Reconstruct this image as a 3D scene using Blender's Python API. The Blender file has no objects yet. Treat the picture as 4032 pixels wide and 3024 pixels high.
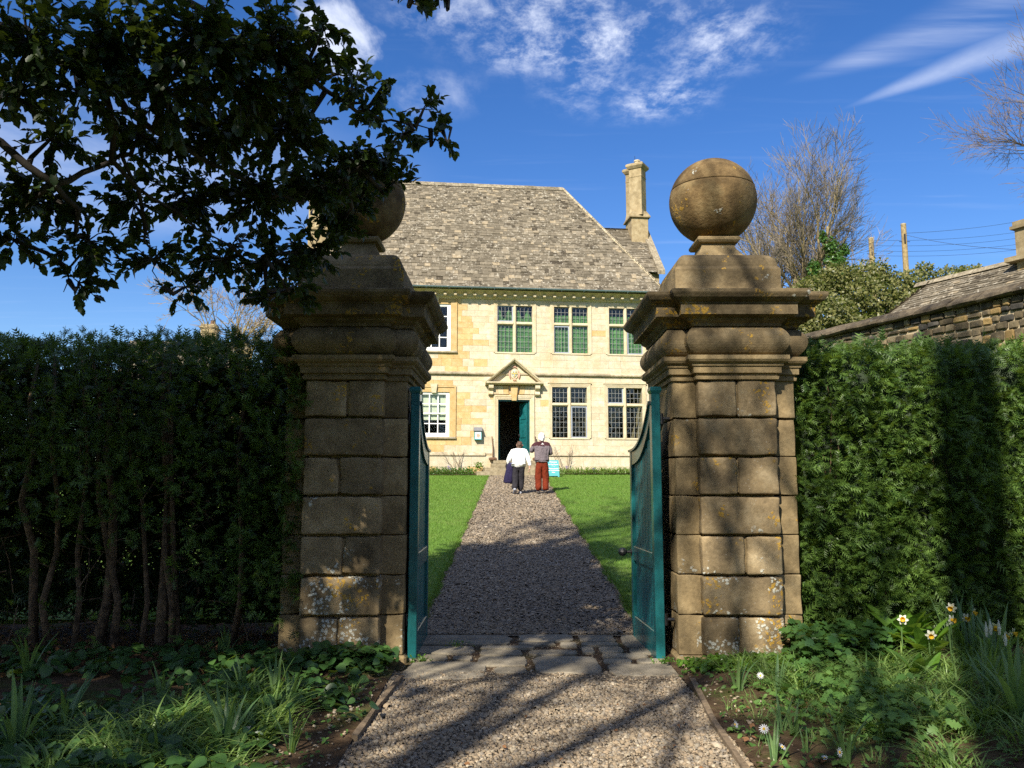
import bpy, math, random
import numpy as np
from mathutils import Vector, Matrix, Quaternion

rng = np.random.default_rng(7)
random.seed(7)
sc = bpy.context.scene
col = sc.collection

# ------------------------------------------------------------------ camera
CAM_Z = 1.6
PITCH = math.atan(0.1245)
cam_d = bpy.data.cameras.new("camera")
cam_d.sensor_width = 36.0
cam_d.lens = 36.0 * 3281.0 / 4032.0
cam_d.clip_start = 0.05
cam_d.clip_end = 3000.0
cam = bpy.data.objects.new("camera", cam_d)
cam.location = (0.0, 0.0, CAM_Z)
cam.rotation_euler = (math.pi / 2 + PITCH, 0.0, 0.0)
col.objects.link(cam)
sc.camera = cam

# ------------------------------------------------------------------ light
SUN_EL = math.radians(38.0)
SUN_AZ = math.radians(25.0)          # behind the camera, to its left
SUNV = Vector((-math.sin(SUN_AZ) * math.cos(SUN_EL), -math.cos(SUN_AZ) * math.cos(SUN_EL), math.sin(SUN_EL)))
sun_d = bpy.data.lights.new("sun", 'SUN')
sun_d.energy = 5.0
sun_d.angle = math.radians(0.53)
sun_d.color = (1.0, 0.93, 0.80)
sun = bpy.data.objects.new("sun", sun_d)
sun.rotation_euler = SUNV.to_track_quat('Z', 'Y').to_euler()
sun.location = (-20, -40, 40)
col.objects.link(sun)

sc.view_settings.view_transform = 'Standard'
sc.view_settings.look = 'None'
sc.view_settings.exposure = 0.95
sc.view_settings.gamma = 1.0
sc.view_settings.use_curve_mapping = False
sc.render.engine = 'CYCLES'
sc.cycles.max_bounces = 8
sc.cycles.transparent_max_bounces = 16
sc.cycles.caustics_reflective = False
sc.cycles.caustics_refractive = False
sc.cycles.use_denoising = False
sc.cycles.sample_clamp_indirect = 2.0


# ------------------------------------------------------------------ node helpers
def nd(nt, typ, ins=None, **attrs):
    n = nt.nodes.new(typ)
    for k, v in attrs.items():
        setattr(n, k, v)
    for k, v in (ins or {}).items():
        s = n.inputs[k]
        if isinstance(v, bpy.types.NodeSocket):
            nt.links.new(v, s)
        else:
            if isinstance(v, (tuple, list)) and len(v) == 3 and s.type == 'RGBA':
                v = (*v, 1.0)
            s.default_value = v
    return n


def math_(nt, op, a, b=0.0, c=None, clamp=False):
    ins = {0: a, 1: b}
    if c is not None:
        ins[2] = c
    return nd(nt, 'ShaderNodeMath', ins, operation=op, use_clamp=clamp).outputs[0]


def mixc(nt, f, a, b, blend='MIX'):
    return nd(nt, 'ShaderNodeMix', {0: f, 6: a, 7: b}, data_type='RGBA', blend_type=blend).outputs[2]


def ramp(nt, fac, stops):
    n = nd(nt, 'ShaderNodeValToRGB', {0: fac})
    e = n.color_ramp.elements
    while len(e) < len(stops):
        e.new(0.5)
    for el, (p, c) in zip(e, stops):
        el.position = p
        el.color = (*c, 1.0) if len(c) == 3 else c
    return n.outputs[0]


def smooth(nt, v, lo, hi):
    return nd(nt, 'ShaderNodeMapRange', {0: v, 1: lo, 2: hi, 3: 0.0, 4: 1.0}, interpolation_type='SMOOTHSTEP').outputs[0]


def noise(nt, vec, scale, detail=4.0, rough=0.55, dist=0.0):
    return nd(nt, 'ShaderNodeTexNoise', {'Vector': vec, 'Scale': scale, 'Detail': detail, 'Roughness': rough, 'Distortion': dist}).outputs[0]


def vscale(nt, vec, s):
    return nd(nt, 'ShaderNodeVectorMath', {0: vec, 1: s}, operation='MULTIPLY').outputs[0]


# ------------------------------------------------------------------ sky
world = bpy.data.worlds.new("World")
sc.world = world
world.use_nodes = True
wt = world.node_tree
wt.nodes.clear()
sky = nd(wt, 'ShaderNodeTexSky', sky_type='NISHITA', sun_disc=False)
sky.sun_elevation = SUN_EL
sky.sun_rotation = math.pi + SUN_AZ
sky.altitude = 0.0
sky.air_density = 1.0
sky.dust_density = 0.2
sky.ozone_density = 3.0
gen = nd(wt, 'ShaderNodeTexCoord').outputs['Generated']
sep = nd(wt, 'ShaderNodeSeparateXYZ', {0: gen})
# the phone's deep, saturated blue
skyc = nd(wt, 'ShaderNodeHueSaturation', {'Hue': 0.513, 'Saturation': 1.30, 'Value': 1.0, 'Fac': 1.0, 'Color': sky.outputs[0]}).outputs[0]
zc = math_(wt, 'MAXIMUM', sep.outputs[2], 0.04)
px = math_(wt, 'DIVIDE', sep.outputs[0], zc)
py = math_(wt, 'DIVIDE', sep.outputs[1], zc)
pv = nd(wt, 'ShaderNodeCombineXYZ', {0: px, 1: py, 2: 0.0}).outputs[0]


def sky_dir(u, v):
    x = (u - 2016) / 3281.0
    y = (1512 - v) / 3281.0
    c, s = math.cos(PITCH), math.sin(PITCH)
    d = Vector((x, c - y * s, s + y * c))
    return d / d.z      # on the cloud sheet


def sheet_blob(u, v, ax, bx, ang, lo=0.2, hi=1.0):
    """soft elliptical patch on the cloud sheet at z = 1"""
    p = sky_dir(u, v)
    dx = math_(wt, 'SUBTRACT', px, p.x)
    dy = math_(wt, 'SUBTRACT', py, p.y)
    ca, sa = math.cos(ang), math.sin(ang)
    a = math_(wt, 'ADD', math_(wt, 'MULTIPLY', dx, ca / ax), math_(wt, 'MULTIPLY', dy, sa / ax))
    b = math_(wt, 'ADD', math_(wt, 'MULTIPLY', dx, -sa / bx), math_(wt, 'MULTIPLY', dy, ca / bx))
    r = math_(wt, 'SQRT', math_(wt, 'ADD', math_(wt, 'MULTIPLY', a, a), math_(wt, 'MULTIPLY', b, b)))
    return math_(wt, 'SUBTRACT', 1.0, smooth(wt, r, lo, hi))


def segment_patch(u0, v0, u1, v1, w):
    p, q = sky_dir(u0, v0), sky_dir(u1, v1)
    m = (p + q) / 2
    d = q - p
    L = math.hypot(d.x, d.y) / 2
    # helper in sheet space
    dx = math_(wt, 'SUBTRACT', px, m.x)
    dy = math_(wt, 'SUBTRACT', py, m.y)
    ang = math.atan2(d.y, d.x)
    ca, sa = math.cos(ang), math.sin(ang)
    a = math_(wt, 'ADD', math_(wt, 'MULTIPLY', dx, ca / L), math_(wt, 'MULTIPLY', dy, sa / L))
    b = math_(wt, 'ADD', math_(wt, 'MULTIPLY', dx, -sa / w), math_(wt, 'MULTIPLY', dy, ca / w))
    fa = math_(wt, 'SUBTRACT', 1.0, smooth(wt, math_(wt, 'ABSOLUTE', a), 0.3, 1.1))
    taper = math_(wt, 'ADD', 0.55, math_(wt, 'MULTIPLY', a, 0.45))
    fb = math_(wt, 'SUBTRACT', 1.0, smooth(wt, math_(wt, 'DIVIDE', math_(wt, 'ABSOLUTE', b), math_(wt, 'MAXIMUM', taper, 0.05)), 0.0, 1.0))
    return math_(wt, 'MULTIPLY', fa, fb)


n_fine = noise(wt, vscale(wt, pv, (1.0, 0.75, 1.0)), 11.0, 8.0, 0.68, 0.15)
n_mid = noise(wt, vscale(wt, pv, (1.0, 0.6, 1.0)), 2.6, 6.0, 0.6, 0.35)
n_str = noise(wt, nd(wt, 'ShaderNodeMapping', {0: pv, 2: (0, 0, 0.6), 3: (0.5, 3.5, 1.0)}).outputs[0], 2.0, 6.0, 0.6, 0.3)
n_puf = noise(wt, vscale(wt, pv, (1.0, 0.5, 1.0)), 5.0, 8.0, 0.62, 0.2)
flake = math_(wt, 'MULTIPLY', smooth(wt, n_fine, 0.38, 0.80), smooth(wt, n_mid, 0.28, 0.66))
main = math_(wt, 'MAXIMUM', sheet_blob(2380, 130, 0.52, 0.30, 0.15, 0.35, 1.0), sheet_blob(2480, 360, 0.30, 0.24, 0.2, 0.2, 1.0))
main = math_(wt, 'MAXIMUM', main, math_(wt, 'MULTIPLY', sheet_blob(2000, 60, 0.35, 0.2, 0.0, 0.3, 1.0), 0.8))
c_main = math_(wt, 'MULTIPLY', main, math_(wt, 'MULTIPLY', flake, 1.45))
pm1 = sheet_blob(1340, 170, 0.16, 0.30, 0.0, 0.25, 1.0)
puff = math_(wt, 'MULTIPLY', smooth(wt, math_(wt, 'ADD', n_puf, math_(wt, 'MULTIPLY', pm1, 0.32)), 0.62, 0.88), math_(wt, 'MINIMUM', math_(wt, 'MULTIPLY', pm1, 3.0), 1.0))
pm2 = sheet_blob(1660, 360, 0.26, 0.22, 0.0, 0.1, 1.0)
puff = math_(wt, 'MAXIMUM', puff, math_(wt, 'MULTIPLY', math_(wt, 'MULTIPLY', smooth(wt, n_puf, 0.42, 0.75), pm2), 0.6))
lowp = math_(wt, 'MULTIPLY', sheet_blob(300, 700, 1.3, 0.9, 0.0, 0.1, 1.0), math_(wt, 'MULTIPLY', smooth(wt, n_mid, 0.2, 0.7), 0.5))
strk = math_(wt, 'MULTIPLY', segment_patch(3330, 425, 4300, 60, 0.16), math_(wt, 'ADD', 0.25, math_(wt, 'MULTIPLY', n_fine, 0.6)))
strk2 = math_(wt, 'MULTIPLY', segment_patch(3100, 330, 4300, -80, 0.24), math_(wt, 'MULTIPLY', smooth(wt, n_str, 0.3, 0.8), 0.5))
strk3 = math_(wt, 'MULTIPLY', segment_patch(2780, 560, 3120, 0, 0.07), math_(wt, 'MULTIPLY', n_mid, 0.22))
gen_w = math_(wt, 'MULTIPLY', smooth(wt, n_str, 0.52, 0.9), 0.16)
cl = c_main
# unseen broken cloud added overhead and behind the viewpoint to lift the shade
n_big = noise(wt, pv, 0.9, 4.0, 0.55, 0.6)
over = math_(wt, 'MULTIPLY', math_(wt, 'MULTIPLY', smooth(wt, n_big, 0.36, 0.6), smooth(wt, n_puf, 0.34, 0.62)), math_(wt, 'MULTIPLY', 1.0, math_(wt, 'SUBTRACT', 1.0, smooth(wt, py, 0.7, 1.3))))
strk = math_(wt, 'MULTIPLY', strk, 0.75)
for k in (puff, lowp, strk, strk2, gen_w, over):
    cl = math_(wt, 'MAXIMUM', cl, k)
cl = math_(wt, 'MULTIPLY', cl, smooth(wt, sep.outputs[2], 0.0, 0.12), clamp=True)
cloudc = (7.0, 7.4, 8.4)
skyfinal = mixc(wt, math_(wt, 'MULTIPLY', cl, 0.72), skyc, cloudc)
SKY_STRENGTH = 0.084
bg = nd(wt, 'ShaderNodeBackground', {0: skyfinal, 1: SKY_STRENGTH})
wo = nd(wt, 'ShaderNodeOutputWorld', {0: bg.outputs[0]})


# ------------------------------------------------------------------ geometry helpers
from mathutils import noise as mnoise


class MB:
    """collects verts / faces (+ one tone value per face)"""
    def __init__(s):
        s.v, s.f, s.t = [], [], []

    def add(s, vs, fs, tone=0.0):
        o = len(s.v)
        s.v.extend(vs)
        s.f.extend([tuple(i + o for i in f) for f in fs])
        s.t.extend([tone] * len(fs))

    def box(s, x0, x1, y0, y1, z0, z1, tone=0.0):
        s.add([(x0, y0, z0), (x1, y0, z0), (x1, y1, z0), (x0, y1, z0), (x0, y0, z1), (x1, y0, z1), (x1, y1, z1), (x0, y1, z1)],
              [(0, 3, 2, 1), (4, 5, 6, 7), (0, 1, 5, 4), (1, 2, 6, 5), (2, 3, 7, 6), (3, 0, 4, 7)], tone)
        return s

    def cbox(s, x0, x1, y0, y1, z0, z1, c, tone=0.0, jit=0.0):
        """box with chamfered edges"""
        cx, cy, cz = (x0 + x1) / 2, (y0 + y1) / 2, (z0 + z1) / 2
        hx, hy, hz = (x1 - x0) / 2, (y1 - y0) / 2, (z1 - z0) / 2
        V, ix = [], {}
        for sx in (-1, 1):
            for sy in (-1, 1):
                for sz in (-1, 1):
                    j = [(random.random() - .5) * jit for _ in range(3)]
                    for a in range(3):
                        h = [hx - c, hy - c, hz - c]
                        h[a] += c
                        ix[(sx, sy, sz, a)] = len(V)
                        V.append((cx + sx * h[0] + j[0], cy + sy * h[1] + j[1], cz + sz * h[2] + j[2]))
        F = []
        for a in range(3):
            b, d = (a + 1) % 3, (a + 2) % 3
            for sg in (-1, 1):
                q = []
                for (p1, p2) in ((-1, -1), (1, -1), (1, 1), (-1, 1)):
                    k = [0, 0, 0]
                    k[a], k[b], k[d] = sg, p1, p2
                    q.append(ix[(*k, a)])
                F.append(tuple(q if sg > 0 else q[::-1]))
        for a in range(3):
            b, d = (a + 1) % 3, (a + 2) % 3
            for sb in (-1, 1):
                for sd in (-1, 1):
                    k0, k1 = [0] * 3, [0] * 3
                    k0[a], k0[b], k0[d] = -1, sb, sd
                    k1[a], k1[b], k1[d] = 1, sb, sd
                    q = (ix[(*k0, b)], ix[(*k1, b)], ix[(*k1, d)], ix[(*k0, d)])
                    F.append(q if sb * sd < 0 else q[::-1])
        for sx in (-1, 1):
            for sy in (-1, 1):
                for sz in (-1, 1):
                    t = tuple(ix[(sx, sy, sz, a)] for a in range(3))
                    F.append(t if sx * sy * sz > 0 else t[::-1])
        s.add(V, F, tone)
        return s

    def worn(s, x0, x1, y0, y1, z0, z1, r, amp=0.006, cell=0.045, seed=0.0, tone=0.0):
        """weathered block: rounded arrises, uneven faces, knocked corners"""
        c = ((x0 + x1) / 2, (y0 + y1) / 2, (z0 + z1) / 2)
        h = ((x1 - x0) / 2, (y1 - y0) / 2, (z1 - z0) / 2)
        ix, V, F = {}, [], []

        def vert(p):
            k = tuple(round(a, 5) for a in p)
            if k in ix:
                return ix[k]
            # rounded box
            q = [max(-h[i] + r, min(h[i] - r, p[i])) for i in range(3)]
            d = Vector([p[i] - q[i] for i in range(3)])
            n = d.normalized() if d.length > 1e-7 else Vector((0, 0, 0))
            w = Vector(q) + n * r
            pw_ = w + Vector(c) + Vector((seed * 3.1, seed * 1.7, seed))
            e = mnoise.noise(pw_ * 9.0) * amp + mnoise.noise(pw_ * 28.0) * amp * .45
            edge = sum(1 for i in range(3) if abs(p[i]) > h[i] - r * 1.1)
            if edge >= 2:
                e -= max(0.0, mnoise.noise(pw_ * 6.0 + Vector((9, 4, 2)))) * amp * 4.0
            w = w + n * e
            ix[k] = len(V)
            V.append((c[0] + w.x, c[1] + w.y, c[2] + w.z))
            return ix[k]

        def lins(hh):
            m = max(2, int(2 * hh / cell))
            t = [-hh, -hh + r * .5, -hh + r] + [-hh + r + (2 * hh - 2 * r) * i / m for i in range(1, m)] + [hh - r, hh - r * .5, hh]
            return t
        for a in range(3):
            b, d_ = (a + 1) % 3, (a + 2) % 3
            lb, ld = lins(h[b]), lins(h[d_])
            for sg in (-1, 1):
                for i in range(len(lb) - 1):
                    for j in range(len(ld) - 1):
                        q = []
                        for (bb, dd) in ((lb[i], ld[j]), (lb[i + 1], ld[j]), (lb[i + 1], ld[j + 1]), (lb[i], ld[j + 1])):
                            p = [0, 0, 0]
                            p[a], p[b], p[d_] = sg * h[a], bb, dd
                            q.append(vert(p))
                        F.append(tuple(q if sg > 0 else q[::-1]))
        s.add(V, F, tone)
        return s

    def tube(s, pts, rad, n=6, tone=0.0, cap=True):
        pts = [Vector(p) for p in pts]
        if not hasattr(rad, '__len__'):
            rad = [rad] * len(pts)
        V, F = [], []
        up = None
        for i, p in enumerate(pts):
            d = (pts[min(i + 1, len(pts) - 1)] - pts[max(i - 1, 0)])
            d = d.normalized() if d.length > 1e-9 else Vector((0, 0, 1))
            if up is None:
                up = Vector((0, 0, 1)) if abs(d.z) < 0.9 else Vector((1, 0, 0))
            a = d.cross(up)
            a = a.normalized() if a.length > 1e-6 else d.orthogonal().normalized()
            b = a.cross(d).normalized()
            up = b
            for k in range(n):
                t = 2 * math.pi * k / n
                V.append(tuple(p + (a * math.cos(t) + b * math.sin(t)) * rad[i]))
        for i in range(len(pts) - 1):
            for k in range(n):
                k2 = (k + 1) % n
                F.append((i * n + k, i * n + k2, (i + 1) * n + k2, (i + 1) * n + k))
        if cap:
            F.append(tuple(range(n - 1, -1, -1)))
            F.append(tuple(range((len(pts) - 1) * n, len(pts) * n)))
        s.add(V, F, tone)
        return s

    def loft(s, rings, cap=True, tone=0.0):
        n = len(rings[0])
        V = [p for r in rings for p in r]
        F = []
        for i in range(len(rings) - 1):
            for k in range(n):
                k2 = (k + 1) % n
                F.append((i * n + k, i * n + k2, (i + 1) * n + k2, (i + 1) * n + k))
        if cap:
            F.append(tuple(range(n - 1, -1, -1)))
            F.append(tuple(range((len(rings) - 1) * n, len(rings) * n)))
        s.add(V, F, tone)
        return s

    def lathe(s, prof, n=16, c=(0, 0), tone=0.0, cap=True):
        return s.loft([[(c[0] + r * math.cos(2 * math.pi * k / n), c[1] + r * math.sin(2 * math.pi * k / n), z) for k in range(n)] for r, z in prof], cap, tone)

    def prism_x(s, poly, x0, x1, tone=0.0):
        """extrude a (y, z) polygon along x"""
        n = len(poly)
        V = [(x0, y, z) for y, z in poly] + [(x1, y, z) for y, z in poly]
        F = [tuple(range(n)), tuple(range(2 * n - 1, n - 1, -1))]
        for k in range(n):
            k2 = (k + 1) % n
            F.append((k, n + k, n + k2, k2))
        s.add(V, F, tone)
        return s

    def prism_y(s, poly, y0, y1, tone=0.0):
        """extrude an (x, z) polygon along y (poly counter-clockwise seen from -y)"""
        n = len(poly)
        V = [(x, y0, z) for x, z in poly] + [(x, y1, z) for x, z in poly]
        F = [tuple(range(n)), tuple(range(2 * n - 1, n - 1, -1))]
        for k in range(n):
            k2 = (k + 1) % n
            F.append((k2, k, n + k, n + k2))
        s.add(V, F, tone)
        return s

    def mesh(s, name):
        m = bpy.data.meshes.new(name)
        m.from_pydata([tuple(p) for p in s.v], [], s.f)
        if any(s.t):
            a = m.attributes.new('tone', 'FLOAT', 'FACE')
            a.data.foreach_set('value', np.array(s.t, dtype=np.float32))
        m.update()
        return m

    def build(s, name, mat, parent=None, loc=None, rot=None, smooth=False):
        m = s.mesh(name)
        return link(name, m, mat, parent, loc, rot, smooth)


def link(name, m, mat, parent=None, loc=None, rot=None, smooth=False):
    if mat is not None and not m.materials:
        m.materials.append(mat)
    if smooth:
        m.polygons.foreach_set('use_smooth', np.ones(len(m.polygons), dtype=bool))
    o = bpy.data.objects.new(name, m)
    if parent is not None:
        o.parent = parent
    if loc is not None:
        o.location = loc
    if rot is not None:
        o.rotation_euler = rot
    col.objects.link(o)
    return o


def np_mesh(name, V, T, mat, parent=None, tone=None, smooth=False, loc=None):
    """V (n,3), T (m,3) triangles, tone per triangle"""
    V = np.asarray(V, dtype=np.float32)
    T = np.asarray(T, dtype=np.int32)
    m = bpy.data.meshes.new(name)
    m.vertices.add(len(V))
    m.vertices.foreach_set('co', V.ravel())
    k = T.shape[1]
    m.loops.add(T.size)
    m.loops.foreach_set('vertex_index', T.ravel())
    m.polygons.add(len(T))
    m.polygons.foreach_set('loop_start', np.arange(0, T.size, k, dtype=np.int32))
    m.update(calc_edges=True)
    if tone is not None:
        a = m.attributes.new('tone', 'FLOAT', 'FACE')
        a.data.foreach_set('value', np.asarray(tone, dtype=np.float32))
    return link(name, m, mat, parent, loc, None, smooth)


def instances(tv, tf, mats, name, mat, parent=None, tone=None, smooth=False, loc=None):
    """bake copies of a template (tv verts, tf faces) under 3x4 transforms into one mesh"""
    tv = np.asarray(tv, dtype=np.float64)
    tf = np.asarray(tf, dtype=np.int64)
    M = np.asarray(mats)
    V = np.einsum('nij,kj->nki', M[:, :, :3], tv) + M[:, None, :, 3]
    n, k = len(M), len(tv)
    T = (tf[None] + (np.arange(n) * k)[:, None, None]).reshape(-1, tf.shape[1])
    if tone is None:
        tone = rng.random(n)
    return np_mesh(name, V.reshape(-1, 3), T, mat, parent, np.repeat(tone, len(tf)), smooth, loc)


def frames(P, X, Nn, S):
    """3x4 transforms: local x along X, local z near Nn, scale S (n,) or (n,3)"""
    X = X / np.maximum(np.linalg.norm(X, axis=1, keepdims=True), 1e-9)
    Y = np.cross(Nn, X)
    Y = Y / np.maximum(np.linalg.norm(Y, axis=1, keepdims=True), 1e-9)
    Z = np.cross(X, Y)
    S = np.asarray(S)
    if S.ndim == 1:
        S = np.stack([S, S, S], 1)
    return np.concatenate([np.stack([X * S[:, :1], Y * S[:, 1:2], Z * S[:, 2:3]], 2), P[:, :, None]], 2)


def rand_dirs(n):
    d = rng.normal(size=(n, 3))
    return d / np.linalg.norm(d, axis=1, keepdims=True)


def empty(name, loc=(0, 0, 0), rz=0.0):
    o = bpy.data.objects.new(name, None)
    o.location = loc
    o.rotation_euler = (0, 0, rz)
    o.empty_display_size = 0.2
    col.objects.link(o)
    return o


def tag(o, label=None, cat=None, group=None, kind=None):
    if label:
        o['label'] = label
    if cat:
        o['category'] = cat
    if group:
        o['group'] = group
    if kind:
        o['kind'] = kind
    return o


def unp(u, v, Y):
    """a point of the place Y metres ahead of the camera, by its bearing"""
    x = (u - 2016) / 3281.0
    y = (1512 - v) / 3281.0
    c, s = math.cos(PITCH), math.sin(PITCH)
    d = Vector((x, c - y * s, s + y * c))
    t = Y / d.y
    return Vector((d.x * t, Y, CAM_Z + d.z * t))


def zg(y):
    if y < 8.5:
        return 0.13 + 0.016 * (y - 8.5)
    if y < 35:
        return 0.13 + 0.078 * (y - 8.5)
    return 2.197 + 0.03 * (min(y, 90) - 35)


# ------------------------------------------------------------------ materials
def base_mat(name):
    m = bpy.data.materials.new(name)
    m.use_nodes = True
    nt = m.node_tree
    nt.nodes.clear()
    out = nd(nt, 'ShaderNodeOutputMaterial')
    b = nd(nt, 'ShaderNodeBsdfPrincipled')
    nt.links.new(b.outputs[0], out.inputs[0])
    return m, nt, b, out


def pos(nt):
    return nd(nt, 'ShaderNodeNewGeometry').outputs['Position']


def tone_of(nt):
    """0..1, different for every object and every joined piece"""
    a = nd(nt, 'ShaderNodeAttribute', attribute_name='tone').outputs['Fac']
    r = nd(nt, 'ShaderNodeObjectInfo').outputs['Random']
    return math_(nt, 'FRACT', math_(nt, 'ADD', math_(nt, 'MULTIPLY', a, 7.31), r))


def bump(nt, b, h, strength, dist=0.01):
    n = nd(nt, 'ShaderNodeBump', {'Height': h, 'Strength': strength, 'Distance': dist})
    nt.links.new(n.outputs[0], b.inputs['Normal'])


def simple(name, c, rough=0.6, var=0.12, scale=30.0, bstr=0.15, metallic=0.0, spec=0.4, tonev=0.0, big=0.0):
    m, nt, b, out = base_mat(name)
    P = pos(nt)
    n1 = noise(nt, P, scale, 5)
    d = tuple(max(0.0, x * (1 - 2 * var)) for x in c)
    l = tuple(min(1.0, x * (1 + 2 * var)) for x in c)
    cc = ramp(nt, n1, [(0.3, d), (0.7, l)])
    if big:
        n2 = noise(nt, P, scale * 0.12, 4)
        cc = mixc(nt, math_(nt, 'MULTIPLY', smooth(nt, n2, 0.35, 0.65), big), cc, tuple(x * 0.5 for x in c))
    if tonev:
        t = tone_of(nt)
        cc = mixc(nt, 1.0, cc, ramp(nt, t, [(0, (1 - tonev,) * 3), (1, (1 + tonev,) * 3)]), 'MULTIPLY')
    nt.links.new(cc, b.inputs['Base Color'])
    b.inputs['Roughness'].default_value = rough
    b.inputs['Metallic'].default_value = metallic
    b.inputs['Specular IOR Level'].default_value = spec
    if bstr:
        bump(nt, b, n1, bstr)
    return m


def stone(name, base, dark, light, wash=0.0, gold=0.0, white=0.0, grime=0.4, scale=1.0, bstr=0.5, tonev=0.18, pits=0.5):
    """weathered limestone: mottling, grime, gold and white lichen rosettes"""
    m, nt, b, out = base_mat(name)
    P = pos(nt)
    t = tone_of(nt)
    off = nd(nt, 'ShaderNodeCombineXYZ', {0: math_(nt, 'MULTIPLY', t, 13.0), 1: math_(nt, 'MULTIPLY', t, 5.0), 2: 0.0}).outputs[0]
    Q = nd(nt, 'ShaderNodeVectorMath', {0: P, 1: off}, operation='ADD').outputs[0]
    n1 = noise(nt, Q, 5.0 * scale, 6, 0.6)
    n2 = noise(nt, P, 34.0 * scale, 6, 0.65)
    n3 = noise(nt, Q, 1.7 * scale, 5, 0.6)
    cc = ramp(nt, n1, [(0.28, dark), (0.5, base), (0.72, light)])
    cc = mixc(nt, math_(nt, 'MULTIPLY', smooth(nt, n3, 0.45, 0.7), grime), cc, tuple(x * 0.35 for x in dark))
    if wash:      # iron-rich patches and pale rubbed ones
        cc = mixc(nt, math_(nt, 'MULTIPLY', smooth(nt, noise(nt, P, 0.8, 5, 0.65), 0.5, 0.68), wash), cc, (0.56, 0.37, 0.16))
        cc = mixc(nt, math_(nt, 'MULTIPLY', smooth(nt, noise(nt, P, 1.3, 6, 0.7), 0.54, 0.7), wash), cc, (0.44, 0.40, 0.32))
    cc = mixc(nt, 0.5, cc, ramp(nt, n2, [(0.3, (0.35,) * 3), (0.7, (1.0,) * 3)]), 'MULTIPLY')
    h = math_(nt, 'ADD', math_(nt, 'MULTIPLY', n1, 0.6), math_(nt, 'MULTIPLY', n2, 0.5))
    if gold:
        vo = nd(nt, 'ShaderNodeTexVoronoi', {'Vector': nd(nt, 'ShaderNodeVectorMath', {0: P, 1: vscale(nt, nd(nt, 'ShaderNodeTexNoise', {'Vector': P, 'Scale': 18.0}).outputs[1], (0.11,) * 3)}, operation='ADD').outputs[0], 'Scale': 24.0 * scale})
        spot = math_(nt, 'SUBTRACT', 1.0, smooth(nt, vo.outputs[0], 0.34, 0.46))
        msk = math_(nt, 'MULTIPLY', spot, smooth(nt, noise(nt, Q, 3.1 * scale, 5), 0.63 - 0.12 * gold, 0.68 - 0.12 * gold))
        ringm = math_(nt, 'ADD', 0.55, math_(nt, 'MULTIPLY', smooth(nt, vo.outputs[0], 0.1, 0.4), 0.45))
        gcol = mixc(nt, ringm, (0.20, 0.15, 0.03), (0.42, 0.24, 0.03))
        cc = mixc(nt, math_(nt, 'MULTIPLY', msk, 0.85), cc, gcol)
        h = math_(nt, 'ADD', h, math_(nt, 'MULTIPLY', msk, 0.2))
    if white:
        vo = nd(nt, 'ShaderNodeTexVoronoi', {'Vector': nd(nt, 'ShaderNodeVectorMath', {0: P, 1: vscale(nt, nd(nt, 'ShaderNodeTexNoise', {'Vector': P, 'Scale': 30.0}).outputs[1], (0.03,) * 3)}, operation='ADD').outputs[0], 'Scale': 30.0 * scale})
        spot = math_(nt, 'SUBTRACT', 1.0, smooth(nt, vo.outputs[0], 0.36, 0.5))
        zz = nd(nt, 'ShaderNodeSeparateXYZ', {0: P}).outputs[2]
        lowf = math_(nt, 'SUBTRACT', 1.0, smooth(nt, zz, 0.2, 1.5))
        thr = math_(nt, 'SUBTRACT', 0.66, math_(nt, 'MULTIPLY', lowf, 0.17 * white))
        nm = noise(nt, Q, 4.2 * scale, 4)
        msk = math_(nt, 'MULTIPLY', spot, smooth(nt, math_(nt, 'SUBTRACT', nm, thr), 0.0, 0.05))
        cc = mixc(nt, math_(nt, 'MULTIPLY', msk, 0.9), cc, (0.42, 0.42, 0.36))
        # fine grey-white specks
        sp = smooth(nt, noise(nt, P, 60.0 * scale, 3), 0.66, 0.72)
        cc = mixc(nt, math_(nt, 'MULTIPLY', sp, 0.5 * white), cc, (0.38, 0.37, 0.32))
        h = math_(nt, 'ADD', h, math_(nt, 'MULTIPLY', msk, 0.35))
    cc = mixc(nt, 1.0, cc, ramp(nt, t, [(0, (1 - tonev,) * 3), (1, (1 + tonev,) * 3)]), 'MULTIPLY')
    nt.links.new(cc, b.inputs['Base Color'])
    b.inputs['Roughness'].default_value = 0.92
    b.inputs['Specular IOR Level'].default_value = 0.2
    bump(nt, b, h, bstr, 0.02)
    return m


def leafy(name, c1, c2, rough=0.45, trans=0.35, spec=0.4, back=None, scale=3.0, hue=None):
    """leaf: colour varies leaf by leaf and over the plant; some light passes through"""
    m, nt, b, out = base_mat(name)
    P = pos(nt)
    t = tone_of(nt)
    n1 = noise(nt, P, scale, 3)
    f = math_(nt, 'ADD', math_(nt, 'MULTIPLY', t, 0.65), math_(nt, 'MULTIPLY', n1, 0.35), clamp=True)
    stops = [(0.12, c1), (0.85, c2)]
    if hue:
        stops.append((0.97, hue))
    cc = ramp(nt, f, stops)
    if back:
        bf = nd(nt, 'ShaderNodeNewGeometry').outputs['Backfacing']
        cc = mixc(nt, math_(nt, 'MULTIPLY', bf, 0.8), cc, back)
    nt.links.new(cc, b.inputs['Base Color'])
    b.inputs['Roughness'].default_value = rough
    b.inputs['Specular IOR Level'].default_value = spec
    if trans:
        tr = nd(nt, 'ShaderNodeBsdfTranslucent', {0: mixc(nt, 0.6, cc, (0.35, 0.5, 0.04))})
        ms = nd(nt, 'ShaderNodeMixShader', {0: trans, 1: b.outputs[0], 2: tr.outputs[0]})
        nt.links.new(ms.outputs[0], out.inputs[0])
    return m


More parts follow.
